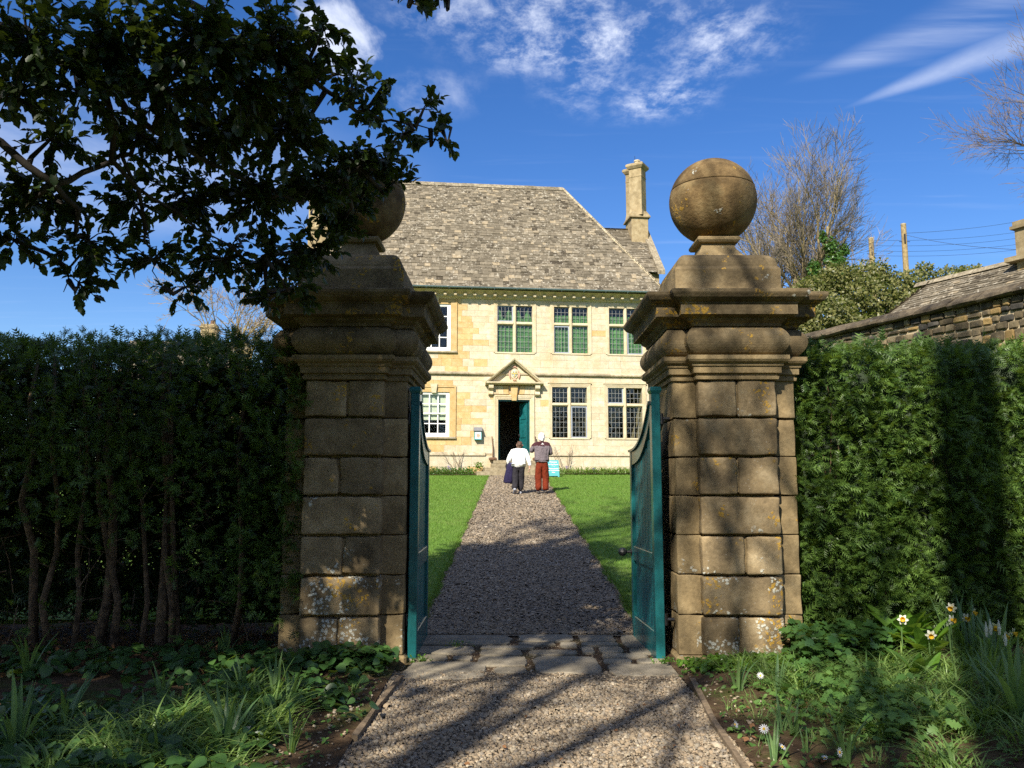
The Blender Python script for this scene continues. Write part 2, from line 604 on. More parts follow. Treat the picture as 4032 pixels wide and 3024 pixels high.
def glass_mat(name, tint=(0.93, 0.96, 0.94)):
    m = bpy.data.materials.new(name)
    m.use_nodes = True
    nt = m.node_tree
    nt.nodes.clear()
    out = nd(nt, 'ShaderNodeOutputMaterial')
    P = pos(nt)
    bp = nd(nt, 'ShaderNodeBump', {'Height': noise(nt, P, 6.0, 2), 'Strength': 0.12, 'Distance': 0.05})
    fc = nd(nt, 'ShaderNodeLayerWeight', {0: 0.5, 1: bp.outputs[0]}).outputs['Facing']
    fr = math_(nt, 'ADD', 0.028, math_(nt, 'MULTIPLY', 0.9, math_(nt, 'POWER', fc, 5.0)))
    g = nd(nt, 'ShaderNodeBsdfGlossy', {'Color': (0.9, 0.9, 0.9, 1), 'Roughness': 0.03, 'Normal': bp.outputs[0]})
    tr = nd(nt, 'ShaderNodeBsdfTransparent', {0: (*tint, 1)})
    ms = nd(nt, 'ShaderNodeMixShader', {0: fr, 1: tr.outputs[0], 2: g.outputs[0]})
    nt.links.new(ms.outputs[0], out.inputs[0])
    return m


M = {}
M['pier'] = stone('pier_limestone', (0.26, 0.192, 0.105), (0.14, 0.104, 0.06), (0.35, 0.275, 0.165), gold=0.5, white=1.05, grime=0.6, bstr=0.6, tonev=0.26)
M['pier_plain'] = stone('pier_side_limestone', (0.28, 0.205, 0.105), (0.17, 0.125, 0.065), (0.36, 0.275, 0.15), gold=0.2, white=0.4, grime=0.45, bstr=0.5)
M['pier_top'] = stone('pier_cap_limestone', (0.21, 0.155, 0.083), (0.105, 0.08, 0.045), (0.29, 0.225, 0.13), gold=0.65, white=0.15, grime=0.7, bstr=0.6)
M['ball'] = stone('ball_limestone', (0.175, 0.115, 0.05), (0.085, 0.055, 0.025), (0.25, 0.185, 0.09), gold=0.35, white=0.25, grime=0.75, bstr=0.9, scale=1.1)
M['pale'] = stone('house_pale_ashlar', (0.60, 0.515, 0.365), (0.53, 0.44, 0.285), (0.66, 0.59, 0.46), wash=0.4, grime=0.13, scale=0.8, bstr=0.25, tonev=0.07)
M['orange'] = stone('house_orange_ashlar', (0.57, 0.395, 0.18), (0.50, 0.32, 0.125), (0.62, 0.47, 0.26), grime=0.05, scale=0.8, bstr=0.25, tonev=0.10)
M['dress'] = stone('house_dressed_stone', (0.60, 0.51, 0.345), (0.52, 0.42, 0.25), (0.66, 0.58, 0.42), wash=0.3, grime=0.06, scale=0.9, bstr=0.2, tonev=0.05)
M['weathered'] = stone('weathered_string_stone', (0.42, 0.35, 0.235), (0.29, 0.24, 0.16), (0.52, 0.46, 0.34), grime=0.3, scale=1.5, bstr=0.4)
M['step'] = stone('step_stone', (0.33, 0.27, 0.17), (0.2, 0.165, 0.1), (0.42, 0.36, 0.25), grime=0.4, scale=1.4, bstr=0.4)
M['mortar'] = simple('lime_mortar', (0.36, 0.29, 0.18), 0.95, 0.15, 25, 0.3)
M['chimney'] = stone('chimney_stone', (0.31, 0.24, 0.135), (0.21, 0.16, 0.085), (0.39, 0.32, 0.195), gold=0.2, grime=0.25, scale=0.8, bstr=0.3)
M['rubble'] = stone('rubble_wall_stone', (0.155, 0.12, 0.07), (0.07, 0.06, 0.045), (0.24, 0.19, 0.11), white=0.2, grime=0.65, scale=1.5, bstr=0.7, tonev=0.45)
M['rubble_gold'] = stone('rubble_gold_stone', (0.27, 0.18, 0.07), (0.17, 0.115, 0.05), (0.33, 0.24, 0.11), grime=0.4, scale=1.5, bstr=0.6, tonev=0.2)
M['rubble_dark'] = stone('rubble_dark_stone', (0.055, 0.05, 0.042), (0.03, 0.028, 0.025), (0.09, 0.08, 0.065), grime=0.3, scale=1.5, bstr=0.6, tonev=0.3)
M['ridge'] = stone('ridge_stone', (0.25, 0.21, 0.145), (0.12, 0.10, 0.07), (0.38, 0.33, 0.24), white=0.2, grime=0.5, scale=2.0, bstr=0.5, tonev=0.3)
M['coping'] = stone('mossy_coping_stone', (0.10, 0.078, 0.05), (0.05, 0.04, 0.028), (0.17, 0.135, 0.085), white=0.5, grime=0.6, scale=2.0, bstr=0.9, tonev=0.25)
M['flag'] = stone('flagstone', (0.27, 0.232, 0.17), (0.18, 0.155, 0.115), (0.34, 0.295, 0.225), grime=0.35, scale=1.6, bstr=0.35, tonev=0.15)


def slate_mat():
    m, nt, b, out = base_mat('stone_slate')
    P = pos(nt)
    t = tone_of(nt)
    n1 = noise(nt, P, 9.0, 6, 0.65)
    n2 = noise(nt, P, 1.1, 4, 0.6)
    cc = ramp(nt, t, [(0.0, (0.045, 0.036, 0.025)), (0.10, (0.105, 0.088, 0.062)), (0.7, (0.152, 0.128, 0.092)), (0.9, (0.20, 0.168, 0.12)), (1.0, (0.27, 0.215, 0.14))])
    # white lichen bloom, heavier in places
    wl = math_(nt, 'MULTIPLY', smooth(nt, n1, 0.56, 0.62), smooth(nt, n2, 0.34, 0.54))
    cc = mixc(nt, math_(nt, 'MULTIPLY', wl, 0.65), cc, (0.46, 0.42, 0.34))
    vo = nd(nt, 'ShaderNodeTexVoronoi', {'Vector': P, 'Scale': 7.5, 'Randomness': 1.0})
    dk = math_(nt, 'MULTIPLY', math_(nt, 'SUBTRACT', 1.0, smooth(nt, vo.outputs[0], 0.2, 0.34)), smooth(nt, noise(nt, P, 0.7, 3), 0.46, 0.58))
    cc = mixc(nt, math_(nt, 'MULTIPLY', dk, 0.75), cc, (0.04, 0.034, 0.024))
    nt.links.new(cc, b.inputs['Base Color'])
    b.inputs['Roughness'].default_value = 0.95
    b.inputs['Specular IOR Level'].default_value = 0.15
    bump(nt, b, n1, 0.5, 0.02)
    return m


M['slate'] = slate_mat()
M['teal'] = simple('teal_paint', (0.011, 0.11, 0.115), 0.28, 0.18, 7, 0.12, spec=0.5, big=0.35)
M['teal_dark'] = simple('teal_panel_paint', (0.008, 0.11, 0.12), 0.5, 0.2, 25, 0.1, spec=0.4)
M['teal_light'] = simple('sign_teal_paint', (0.05, 0.29, 0.31), 0.55, 0.03, 10, 0.03)
M['gutter'] = simple('gutter_paint', (0.10, 0.15, 0.165), 0.5, 0.1, 10, 0.05)
M['iron'] = simple('black_iron', (0.012, 0.012, 0.013), 0.45, 0.2, 40, 0.2, spec=0.5)
M['white_paint'] = simple('white_window_paint', (0.80, 0.79, 0.75), 0.5, 0.03, 10, 0.03)
M['white_ink'] = simple('white_lettering', (0.85, 0.86, 0.84), 0.6, 0.02, 10, 0.0)
M['lead'] = simple('window_lead', (0.20, 0.20, 0.19), 0.55, 0.1, 30, 0.1)
M['casement'] = simple('grey_casement_paint', (0.28, 0.31, 0.37), 0.5, 0.06, 20, 0.05)
M['glass'] = glass_mat('old_window_glass')
M['green_blind'] = simple('green_blind_fabric', (0.085, 0.20, 0.05), 0.9, 0.2, 3, 0.0, tonev=0.25)
M['cream_blind'] = simple('cream_blind_fabric', (0.50, 0.50, 0.40), 0.9, 0.06, 3, 0.0)
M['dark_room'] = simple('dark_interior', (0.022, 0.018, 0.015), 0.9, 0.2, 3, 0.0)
M['wood'] = simple('weathered_timber', (0.16, 0.115, 0.07), 0.85, 0.25, 18, 0.4)
M['wood_dark'] = simple('dark_brown_wood', (0.12, 0.06, 0.03), 0.7, 0.2, 20, 0.2)
M['pole'] = simple('pole_timber', (0.26, 0.19, 0.09), 0.85, 0.2, 8, 0.2)
M['wire'] = simple('wire_black', (0.03, 0.03, 0.035), 0.6, 0.0, 5, 0.0)
M['bark'] = simple('holly_bark', (0.035, 0.028, 0.022), 0.9, 0.3, 14, 0.5)
M['bark_yew'] = simple('yew_bark', (0.13, 0.085, 0.05), 0.9, 0.35, 16, 0.6)
M['bark_pale'] = simple('pale_sunlit_bark', (0.19, 0.15, 0.075), 0.9, 0.3, 2.2, 0.3)
M['twig'] = simple('brown_twig', (0.13, 0.095, 0.065), 0.9, 0.25, 1.5, 0.0)
M['twig_red'] = simple('reddish_twig', (0.145, 0.12, 0.09), 0.9, 0.25, 1.5, 0.0)
M['twig_pale'] = simple('pale_twig', (0.24, 0.18, 0.11), 0.9, 0.2, 1.5, 0.0)
M['holly'] = leafy('holly_leaf', (0.007, 0.018, 0.005), (0.020, 0.038, 0.008), 0.45, 0.12, 0.28, back=(0.03, 0.045, 0.012), hue=(0.10, 0.12, 0.02))
M['yew'] = leafy('yew_needle', (0.016, 0.045, 0.009), (0.125, 0.21, 0.04), 0.45, 0.28, 0.4, hue=(0.22, 0.30, 0.06))
M['yew_shade'] = leafy('yew_needle_shaded', (0.012, 0.026, 0.007), (0.03, 0.06, 0.013), 0.55, 0.1, 0.3)  # darker copy of the yew needle, shade put into its colour
M['ever'] = leafy('evergreen_leaf', (0.05, 0.065, 0.018), (0.19, 0.18, 0.06), 0.45, 0.25, 0.35, hue=(0.26, 0.17, 0.07))
M['ivy'] = leafy('ivy_leaf', (0.025, 0.07, 0.012), (0.07, 0.15, 0.03), 0.4, 0.2, 0.4)
M['strap'] = leafy('bulb_leaf', (0.08, 0.16, 0.07), (0.17, 0.27, 0.095), 0.40, 0.45, 0.35, scale=6)
M['grassy'] = leafy('grassy_leaf', (0.09, 0.18, 0.05), (0.27, 0.38, 0.11), 0.40, 0.48, 0.4, scale=4)
M['broad'] = leafy('broad_glossy_leaf', (0.05, 0.13, 0.015), (0.12, 0.23, 0.03), 0.28, 0.4, 0.5, scale=5)
M['heart'] = leafy('heart_leaf', (0.022, 0.065, 0.016), (0.06, 0.125, 0.03), 0.38, 0.25, 0.45, scale=5, hue=(0.10, 0.16, 0.06))
M['gera'] = leafy('lobed_leaf', (0.05, 0.12, 0.025), (0.11, 0.20, 0.045), 0.5, 0.3, 0.35, scale=5)
M['blade'] = leafy('lawn_blade', (0.075, 0.16, 0.02), (0.15, 0.26, 0.04), 0.6, 0.25, 0.25, scale=0.8)
M['petal_white'] = leafy('white_petal', (0.62, 0.62, 0.64), (0.75, 0.75, 0.77), 0.6, 0.3, 0.3)
M['petal_cream'] = leafy('cream_petal', (0.62, 0.62, 0.50), (0.72, 0.72, 0.62), 0.6, 0.3, 0.3)
M['yellow'] = leafy('yellow_trumpet', (0.65, 0.36, 0.01), (0.75, 0.45, 0.02), 0.6, 0.2, 0.3)
M['purple'] = leafy('purple_petal', (0.20, 0.12, 0.42), (0.30, 0.20, 0.55), 0.6, 0.2, 0.3)
M['litter'] = leafy('dead_leaf', (0.10, 0.045, 0.02), (0.24, 0.12, 0.055), 0.85, 0.1, 0.2)


def soil_mat():
    m, nt, b, out = base_mat('garden_soil')
    P = pos(nt)
    n1 = noise(nt, P, 9.0, 8, 0.7)
    n2 = noise(nt, P, 1.4, 4, 0.6)
    n3 = noise(nt, P, 60.0, 4, 0.6)
    cc = ramp(nt, n1, [(0.3, (0.035, 0.022, 0.012)), (0.55, (0.085, 0.055, 0.032)), (0.75, (0.14, 0.095, 0.055))])
    cc = mixc(nt, math_(nt, 'MULTIPLY', smooth(nt, n2, 0.5, 0.66), 0.65), cc, (0.05, 0.075, 0.015))
    nt.links.new(cc, b.inputs['Base Color'])
    b.inputs['Roughness'].default_value = 0.95
    b.inputs['Specular IOR Level'].default_value = 0.1
    bump(nt, b, math_(nt, 'ADD', n1, math_(nt, 'MULTIPLY', n3, 0.4)), 0.9, 0.03)
    return m


def gravel_bed_mat():
    m, nt, b, out = base_mat('gravel_bed')
    P = pos(nt)
    vo = nd(nt, 'ShaderNodeTexVoronoi', {'Vector': P, 'Scale': 42.0})
    cc = mixc(nt, 1.0, ramp(nt, nd(nt, 'ShaderNodeSeparateXYZ', {0: vo.outputs[1]}).outputs[0], GRAVEL), ramp(nt, vo.outputs[0], [(0.2, (1, 1, 1)), (0.75, (0.35, 0.33, 0.3))]), 'MULTIPLY')
    n2 = noise(nt, P, 1.3, 4)
    cc = mixc(nt, math_(nt, 'MULTIPLY', smooth(nt, n2, 0.5, 0.7), 0.3), cc, (0.17, 0.125, 0.08))
    nt.links.new(cc, b.inputs['Base Color'])
    b.inputs['Roughness'].default_value = 0.9
    b.inputs['Specular IOR Level'].default_value = 0.2
    bump(nt, b, math_(nt, 'SUBTRACT', 1.0, vo.outputs[0]), 1.0, 0.02)
    return m


GRAVEL = [(0.0, (0.11, 0.086, 0.06)), (0.25, (0.235, 0.183, 0.122)), (0.5, (0.295, 0.222, 0.145)), (0.7, (0.28, 0.235, 0.168)), (0.85, (0.16, 0.138, 0.115)), (1.0, (0.43, 0.355, 0.255))]


def pebble_mat():
    m, nt, b, out = base_mat('pebble')
    t = tone_of(nt)
    cc = ramp(nt, t, GRAVEL)
    n = noise(nt, pos(nt), 160.0, 3)
    cc = mixc(nt, 0.4, cc, ramp(nt, n, [(0.3, (0.5,) * 3), (0.7, (1.1,) * 3)]), 'MULTIPLY')
    nt.links.new(cc, b.inputs['Base Color'])
    b.inputs['Roughness'].default_value = 0.8
    b.inputs['Specular IOR Level'].default_value = 0.3
    return m


def turf_mat():
    m, nt, b, out = base_mat('turf')
    P = pos(nt)
    n1 = noise(nt, P, 30.0, 6, 0.7)
    n2 = noise(nt, P, 1.2, 4, 0.6)
    cc = ramp(nt, n1, [(0.3, (0.05, 0.105, 0.013)), (0.7, (0.12, 0.215, 0.033))])
    cc = mixc(nt, math_(nt, 'MULTIPLY', smooth(nt, n2, 0.4, 0.7), 0.5), cc, (0.16, 0.20, 0.05))
    nt.links.new(cc, b.inputs['Base Color'])
    b.inputs['Roughness'].default_value = 0.9
    b.inputs['Specular IOR Level'].default_value = 0.15
    bump(nt, b, n1, 0.8, 0.02)
    return m


M['soil'] = soil_mat()
M['gravel_bed'] = gravel_bed_mat()
M['pebble'] = pebble_mat()
M['turf'] = turf_mat()


# ================================================================== GROUND
def sheet(name, xs, ys, zf, mat, skirt=0.0):
    V = [(x, y, zf(x, y)) for y in ys for x in xs]
    nx = len(xs)
    F = [(j * nx + i, j * nx + i + 1, (j + 1) * nx + i + 1, (j + 1) * nx + i) for j in range(len(ys) - 1) for i in range(nx - 1)]
    mb = MB()
    mb.add(V, F)
    if skirt:
        ring = [j * nx for j in range(len(ys))][::-1] + [i for i in range(nx)] + [j * nx + nx - 1 for j in range(len(ys))] + [(len(ys) - 1) * nx + i for i in range(nx)][::-1]
        R = [V[i] for i in ring]
        n = len(R)
        mb.add(R + [(p[0], p[1], p[2] - skirt) for p in R], [(k + 1, k, n + k, n + k + 1) for k in range(n - 1)])
    return tag(mb.build(name, mat), kind='structure')


def lin(a, b, n):
    return [a + (b - a) * i / n for i in range(n + 1)]


gx = [-900, -300, -100, -40, -20, -10, -5, 0, 5, 10, 20, 40, 100, 300, 900]
gy = [-900, -300, -80, -20, 0, 4, 8.5, 14, 20, 28, 35, 50, 90, 200, 500, 1200]
sheet('ground', gx, gy, lambda x, y: zg(y) - 0.08, M['turf'])

PL, PR = -0.93, 1.30          # path edges


def pw(y):                    # foreground path edge wanders a little
    return 0.03 * math.sin(y * 1.7)


# beds either side of the foreground path
def bump2(x, y):
    return 0.02 * math.sin(3.1 * x + 1.3 * y) * math.sin(2.3 * y - 0.7 * x) + 0.012 * math.sin(9 * x + 4 * y) * math.sin(8 * y)


sheet('soil_bed', lin(-9, -0.96, 60), lin(0.5, 9.0, 60), lambda x, y: zg(y) + 0.02 + bump2(x, y) * min(1, (-0.96 - x) * 4), M['soil'])
sheet('soil_bed', lin(1.33, 9.0, 60), lin(0.5, 9.0, 60), lambda x, y: zg(y) + 0.02 + bump2(x, y) * min(1, (x - 1.33) * 4) + 0.10 * max(0, min(1, (x - 1.6) / 1.5)), M['soil'])
path = sheet('gravel_path', lin(-1.0, 1.36, 12), lin(0.0, 7.05, 20), lambda x, y: zg(y) + 0.0, M['gravel_bed'])
path2 = sheet('gravel_path', lin(-1.0, 1.36, 12), lin(8.55, 33.9, 60), lambda x, y: zg(y) + 0.0, M['gravel_bed'])
sheet('threshold_earth', lin(-1.1, 1.5, 12), lin(6.6, 9.0, 10), lambda x, y: zg(y) - 0.012, M['soil'])
lawnL = sheet('lawn', lin(-26, PL - 0.03, 30), lin(9.05, 32.9, 40), lambda x, y: zg(y) + 0.045 - 0.1 * 0, M['turf'], skirt=0.09)
lawnR = sheet('lawn', lin(PR + 0.04, 22, 30), lin(9.05, 33.3, 40), lambda x, y: zg(y) + 0.045, M['turf'], skirt=0.09)

# ---- grass blades
def grass(name, x0, x1, y0, y1, n, h, w):
    y = y0 + (y1 - y0) * rng.random(n) ** 1.4
    x = x0 + (x1 - x0) * rng.random(n)
    z = np.array([zg(a) for a in y]) + 0.043
    a = rng.random(n) * 2 * np.pi
    hh = h * (0.5 + rng.random(n))
    ww = w * (0.6 + 0.8 * rng.random(n)) * (0.6 + y / 20)
    lean = rng.normal(size=(n, 2)) * 0.5
    dx, dy = np.cos(a) * ww, np.sin(a) * ww
    V = np.stack([np.stack([x - dx, y - dy, z], 1), np.stack([x + dx, y + dy, z], 1), np.stack([x + lean[:, 0] * hh, y + lean[:, 1] * hh, z + hh], 1)], 1).reshape(-1, 3)
    o = np_mesh(name, V, np.arange(3 * n).reshape(-1, 3), M['blade'], tone=rng.random(n))
    return o


tag(grass('grass', -4.6, PL - 0.02, 9.05, 32.8, 70000, 0.035, 0.004), 'short mown green grass on the lawn beside the open left gate leaf', 'grass', kind='stuff')
tag(grass('grass', PR + 0.03, 7.0, 9.05, 33.2, 85000, 0.035, 0.004), 'short mown green grass on the lawn beside the red-trousered walker', 'grass', kind='stuff')

# overhanging turf at the path edges
def edge_tufts(x0, label):
    n = 5000
    y = 9.0 + 23.8 * rng.random(n) ** 1.5
    x = x0 + rng.normal(size=n) * .018 + .02 * np.sin(y * 3.1) + .012 * np.sin(y * 11)
    z = np.array([zg(a) for a in y]) + .02
    a = rng.random(n) * 6.28
    h = .03 + .045 * rng.random(n)
    w = .004 * (.6 + y / 20)
    l = rng.normal(size=(n, 2)) * .6
    V = np.stack([np.stack([x - np.cos(a) * w, y - np.sin(a) * w, z], 1), np.stack([x + np.cos(a) * w, y + np.sin(a) * w, z], 1), np.stack([x + l[:, 0] * h, y + l[:, 1] * h, z + h], 1)], 1).reshape(-1, 3)
    tag(np_mesh('edge_grass', V, np.arange(3 * n).reshape(-1, 3), M['blade'], tone=rng.random(n)), label, 'grass', kind='stuff')


edge_tufts(PL - .02, 'ragged grass fringe along the left edge of the path')
edge_tufts(PR + .03, 'ragged grass fringe along the right edge of the path')

# ---- pebbles
t_ = (1 + 5 ** 0.5) / 2
ICO_V = np.array([(-1, t_, 0), (1, t_, 0), (-1, -t_, 0), (1, -t_, 0), (0, -1, t_), (0, 1, t_), (0, -1, -t_), (0, 1, -t_), (t_, 0, -1), (t_, 0, 1), (-t_, 0, -1), (-t_, 0, 1)]) / math.sqrt(1 + t_ * t_)
ICO_F = np.array([(0, 11, 5), (0, 5, 1), (0, 1, 7), (0, 7, 10), (0, 10, 11), (1, 5, 9), (5, 11, 4), (11, 10, 2), (10, 7, 6), (7, 1, 8), (3, 9, 4), (3, 4, 2), (3, 2, 6), (3, 6, 8), (3, 8, 9), (4, 9, 5), (2, 4, 11), (6, 2, 10), (8, 6, 7), (9, 8, 1)])
OCT_V = np.array([(1, 0, 0), (-1, 0, 0), (0, 1, 0), (0, -1, 0), (0, 0, 1), (0, 0, -1)], dtype=float)
OCT_F = np.array([(0, 2, 4), (2, 1, 4), (1, 3, 4), (3, 0, 4)])      # the buried undersides are left out
ICO_F = np.array([f for f in ICO_F if ICO_V[f].mean(0)[2] > -0.45])


def pebbles(name, x, y, size, tv, tf, lift=0.3, zoff=0.0, mat=None, flat=0.6):
    n = len(x)
    s = size * np.exp(rng.normal(size=n) * 0.32)
    z = np.array([zg(a) for a in y]) + s * lift + zoff
    P = np.stack([x, y, z], 1)
    a = rng.random(n) * 2 * np.pi
    X = np.stack([np.cos(a), np.sin(a), rng.normal(size=n) * 0.25], 1)
    Nn = np.stack([rng.normal(size=n) * 0.35, rng.normal(size=n) * 0.35, np.ones(n)], 1)
    S = np.stack([s * (0.8 + 0.5 * rng.random(n)), s * (0.65 + 0.3 * rng.random(n)), s * flat * (0.8 + 0.4 * rng.random(n))], 1)
    return instances(tv, tf, frames(P, X, Nn, S), name, mat or M['pebble'])


n = 25000
y = 4.3 + 2.75 * rng.random(n)
x = -0.98 + 2.34 * rng.random(n)
keep = ~((y > 6.72 + 0.1 * np.sin(x * 5)) & (rng.random(n) < 0.8))
tag(pebbles('gravel', x[keep], y[keep], 0.0100, ICO_V, ICO_F, 0.35), 'loose pinkish brown gravel on the path before the flagstones', 'gravel', kind='stuff')
n = 34000
y = 8.62 + 9.0 * rng.random(n) ** 1.3
x = PL + (PR - PL + 0.02) * rng.random(n)
tag(pebbles('gravel', x, y, 0.0145, OCT_V, OCT_F, 0.35), 'loose gravel on the shaded path just beyond the gates', 'gravel', kind='stuff')
n = 22000
y = 17.0 + 16.9 * rng.random(n)
x = PL + (PR - PL) * rng.random(n)
tag(pebbles('gravel', x, y, 0.02, OCT_V, OCT_F, 0.2), 'sunlit gravel on the path leading up to the house steps', 'gravel', kind='stuff')
# stray stones on the soil
n = 330
x = np.concatenate([-1.0 - np.abs(rng.normal(size=n)) * 0.45, 1.38 + np.abs(rng.normal(size=n // 2)) * 0.3])
y = 4.4 + 2.9 * rng.random(len(x))
tag(pebbles('scattered_stones', x, y, 0.009, ICO_V, ICO_F, 0.4, 0.025), 'small stones scattered over the bare soil beside the path', 'stones', kind='stuff')

# ---- flagstones of the threshold
thr = tag(empty('threshold_paving', (0.2, 7.7, zg(7.7))), 'crazy-paved stone threshold of worn grey flagstones between the gate piers', 'paving')
FL = [  # (x0,x1,y0,y1) plan rectangles, corners get rounded unevenly
    (-0.95, 0.02, 8.10, 8.62), (0.05, 0.62, 8.28, 8.64), (0.65, 1.02, 8.26, 8.64), (1.05, 1.42, 7.98, 8.62),
    (-0.93, -0.33, 7.72, 8.06), (-0.30, 0.22, 7.94, 8.07), (-0.30, 0.10, 7.66, 7.90), (0.05, 0.42, 8.10, 8.25), (0.45, 0.62, 8.02, 8.25), (0.65, 1.02, 8.06, 8.23),
    (0.14, 0.60, 7.68, 7.90), (0.63, 0.76, 7.74, 8.03), (0.79, 1.03, 7.76, 8.03), (0.79, 1.22, 7.56, 7.73), (1.06, 1.40, 7.72, 7.95),
    (-0.92, -0.56, 7.46, 7.69), (-0.53, -0.34, 7.46, 7.63), (-0.31, 0.14, 7.26, 7.63), (0.17, 0.76, 6.96, 7.65), (0.78, 1.04, 7.36, 7.53),
    (-0.90, -0.20, 6.78, 7.42), (-0.16, 0.13, 6.98, 7.22), (0.79, 1.42, 6.88, 7.33), (1.07, 1.40, 7.36, 7.53)]
for (x0, x1, y0, y1) in FL:
    x0, x1 = x0 * 1.0, x1 * 1.0
    cx, cy = (x0 + x1) / 2, (y0 + y1) / 2
    hx, hy = (x1 - x0) / 2 - 0.006, (y1 - y0) / 2 - 0.007
    pts = []
    K = 24
    e = random.uniform(4.5, 9)
    j = [random.uniform(0.93, 1.02) for _ in range(6)]
    for k in range(K):
        a = 2 * math.pi * k / K
        ca, sa = math.cos(a), math.sin(a)
        r = (abs(ca) ** e + abs(sa) ** e) ** (-1 / e) * (1 - 0.05 * abs(math.sin(a * 2.5 + j[0] * 30)) * random.random())
        pts.append((hx * r * ca * j[k % 6], hy * r * sa * j[(k + 2) % 6]))
    mb = MB()
    h = random.uniform(0.005, 0.011)
    tilt = (random.uniform(-.008, .008), random.uniform(-.008, .008))
    z0 = zg(cy) - zg(7.7)
    f = lambda p, s, z: (p[0] * s, p[1] * s, z + p[0] * tilt[0] + p[1] * (tilt[1] + 0.016 if cy < 8.5 else tilt[1]))
    mb.loft([[f(p, 1.0, -0.03) for p in pts], [f(p, 1.0, h - 0.009) for p in pts], [f(p, 0.985, h - 0.002) for p in pts], [f(p, 0.955, h) for p in pts]])
    mb.build('flagstone', M['flag'], thr, (cx - 0.2, cy - 7.7, z0))
# moss and grit in the joints
n = 2600
x = -0.95 + 2.35 * rng.random(n)
y = 6.8 + 1.85 * rng.random(n)
tag(pebbles('grit', x, y, 0.0065, OCT_V, OCT_F, 0.2, -0.012), 'grit and small stones in the joints of the flagstones', 'grit', kind='stuff')

# ---- edging boards
def edging(name, pts, label, h=0.05, w=0.022):
    r = tag(empty(name, (pts[0][0], pts[0][1], zg(pts[0][1]))), label, 'edging')
    for (a, b) in zip(pts[:-1], pts[1:]):
        a3, b3 = Vector((*a, zg(a[1]))), Vector((*b, zg(b[1])))
        d = (b3 - a3)
        side = Vector((-d.y, d.x, 0)).normalized() * w
        mb = MB()
        rings = []
        for t in (0.004, 0.25, 0.5, 0.75, 0.996):
            p = a3 + d * t - r.location
            k = random.uniform(-.006, .006)
            rings.append([tuple(p - side + Vector((0, 0, -0.06))), tuple(p + side + Vector((0, 0, -0.06))), tuple(p + side + Vector((0, 0, h + k))), tuple(p - side + Vector((0, 0, h - k)))])
        mb.loft(rings)
        mb.build('board', M['wood'], r)
    return r


edging('timber_edging', [(-0.95, 5.25), (-0.92, 6.0), (-0.87, 6.75)], 'weathered timber edging board between gravel and bare soil', 0.04, 0.018)
edging('timber_edging', [(1.20, 3.2), (1.26, 4.7), (1.30, 5.6), (1.40, 6.7)], 'weathered timber edging board between gravel and flowering bed', 0.035, 0.018)
edging('lawn_edging', [(PR + 0.015, 8.8), (PR + 0.015, 13.5), (PR + 0.015, 19), (PR + 0.01, 26), (PR, 33)], 'thin timber edging of the lawn along the path, behind the knobbed gate', 0.035, 0.012)
edging('lawn_edging', [(PL - 0.015, 8.9), (PL - 0.015, 13.5), (PL - 0.015, 19), (PL - 0.015, 26), (PL - 0.01, 32.8)], 'thin timber edging of the lawn along the path, beside the shaded gate', 0.025, 0.012)

# ================================================================== MANOR HOUSE
HT = math.atan(0.115)
HZ = 2.1
house = tag(empty('manor_house', (0.2, 34.8, HZ), HT), 'honey stone manor house with mullioned windows, pediment door and hipped stone-slate roof', 'house')
HM = Matrix.Translation((0.2, 34.8, HZ)) @ Matrix.Rotation(HT, 4, 'Z')


def hz(z):
    return z - HZ


S0, S1 = -8.6, 5.95           # facade ends
ROWS = [2.0, 2.46, 2.90, 3.0, 3.35, 3.69, 3.95, 4.21, 4.47, 4.73, 5.0, 5.27, 5.55, 5.83, 6.05, 6.28, 6.38, 6.65, 6.97, 7.29, 7.54, 7.79, 8.04, 8.29, 8.54, 8.79, 9.04, 9.29, 9.56, 9.86]
OPEN = [(-0.83, 0.67, 7.29, 9.29), (1.60, 3.07, 7.29, 9.29), (4.0, 5.47, 7.29, 9.29), (1.50, 3.0, 3.69, 5.83), (3.90, 5.40, 3.69, 5.83),
        (-4.07, -2.80, 7.29, 9.29), (-4.12, -2.82, 3.69, 5.55), (-0.79, 0.55, 2.46, 5.27)]
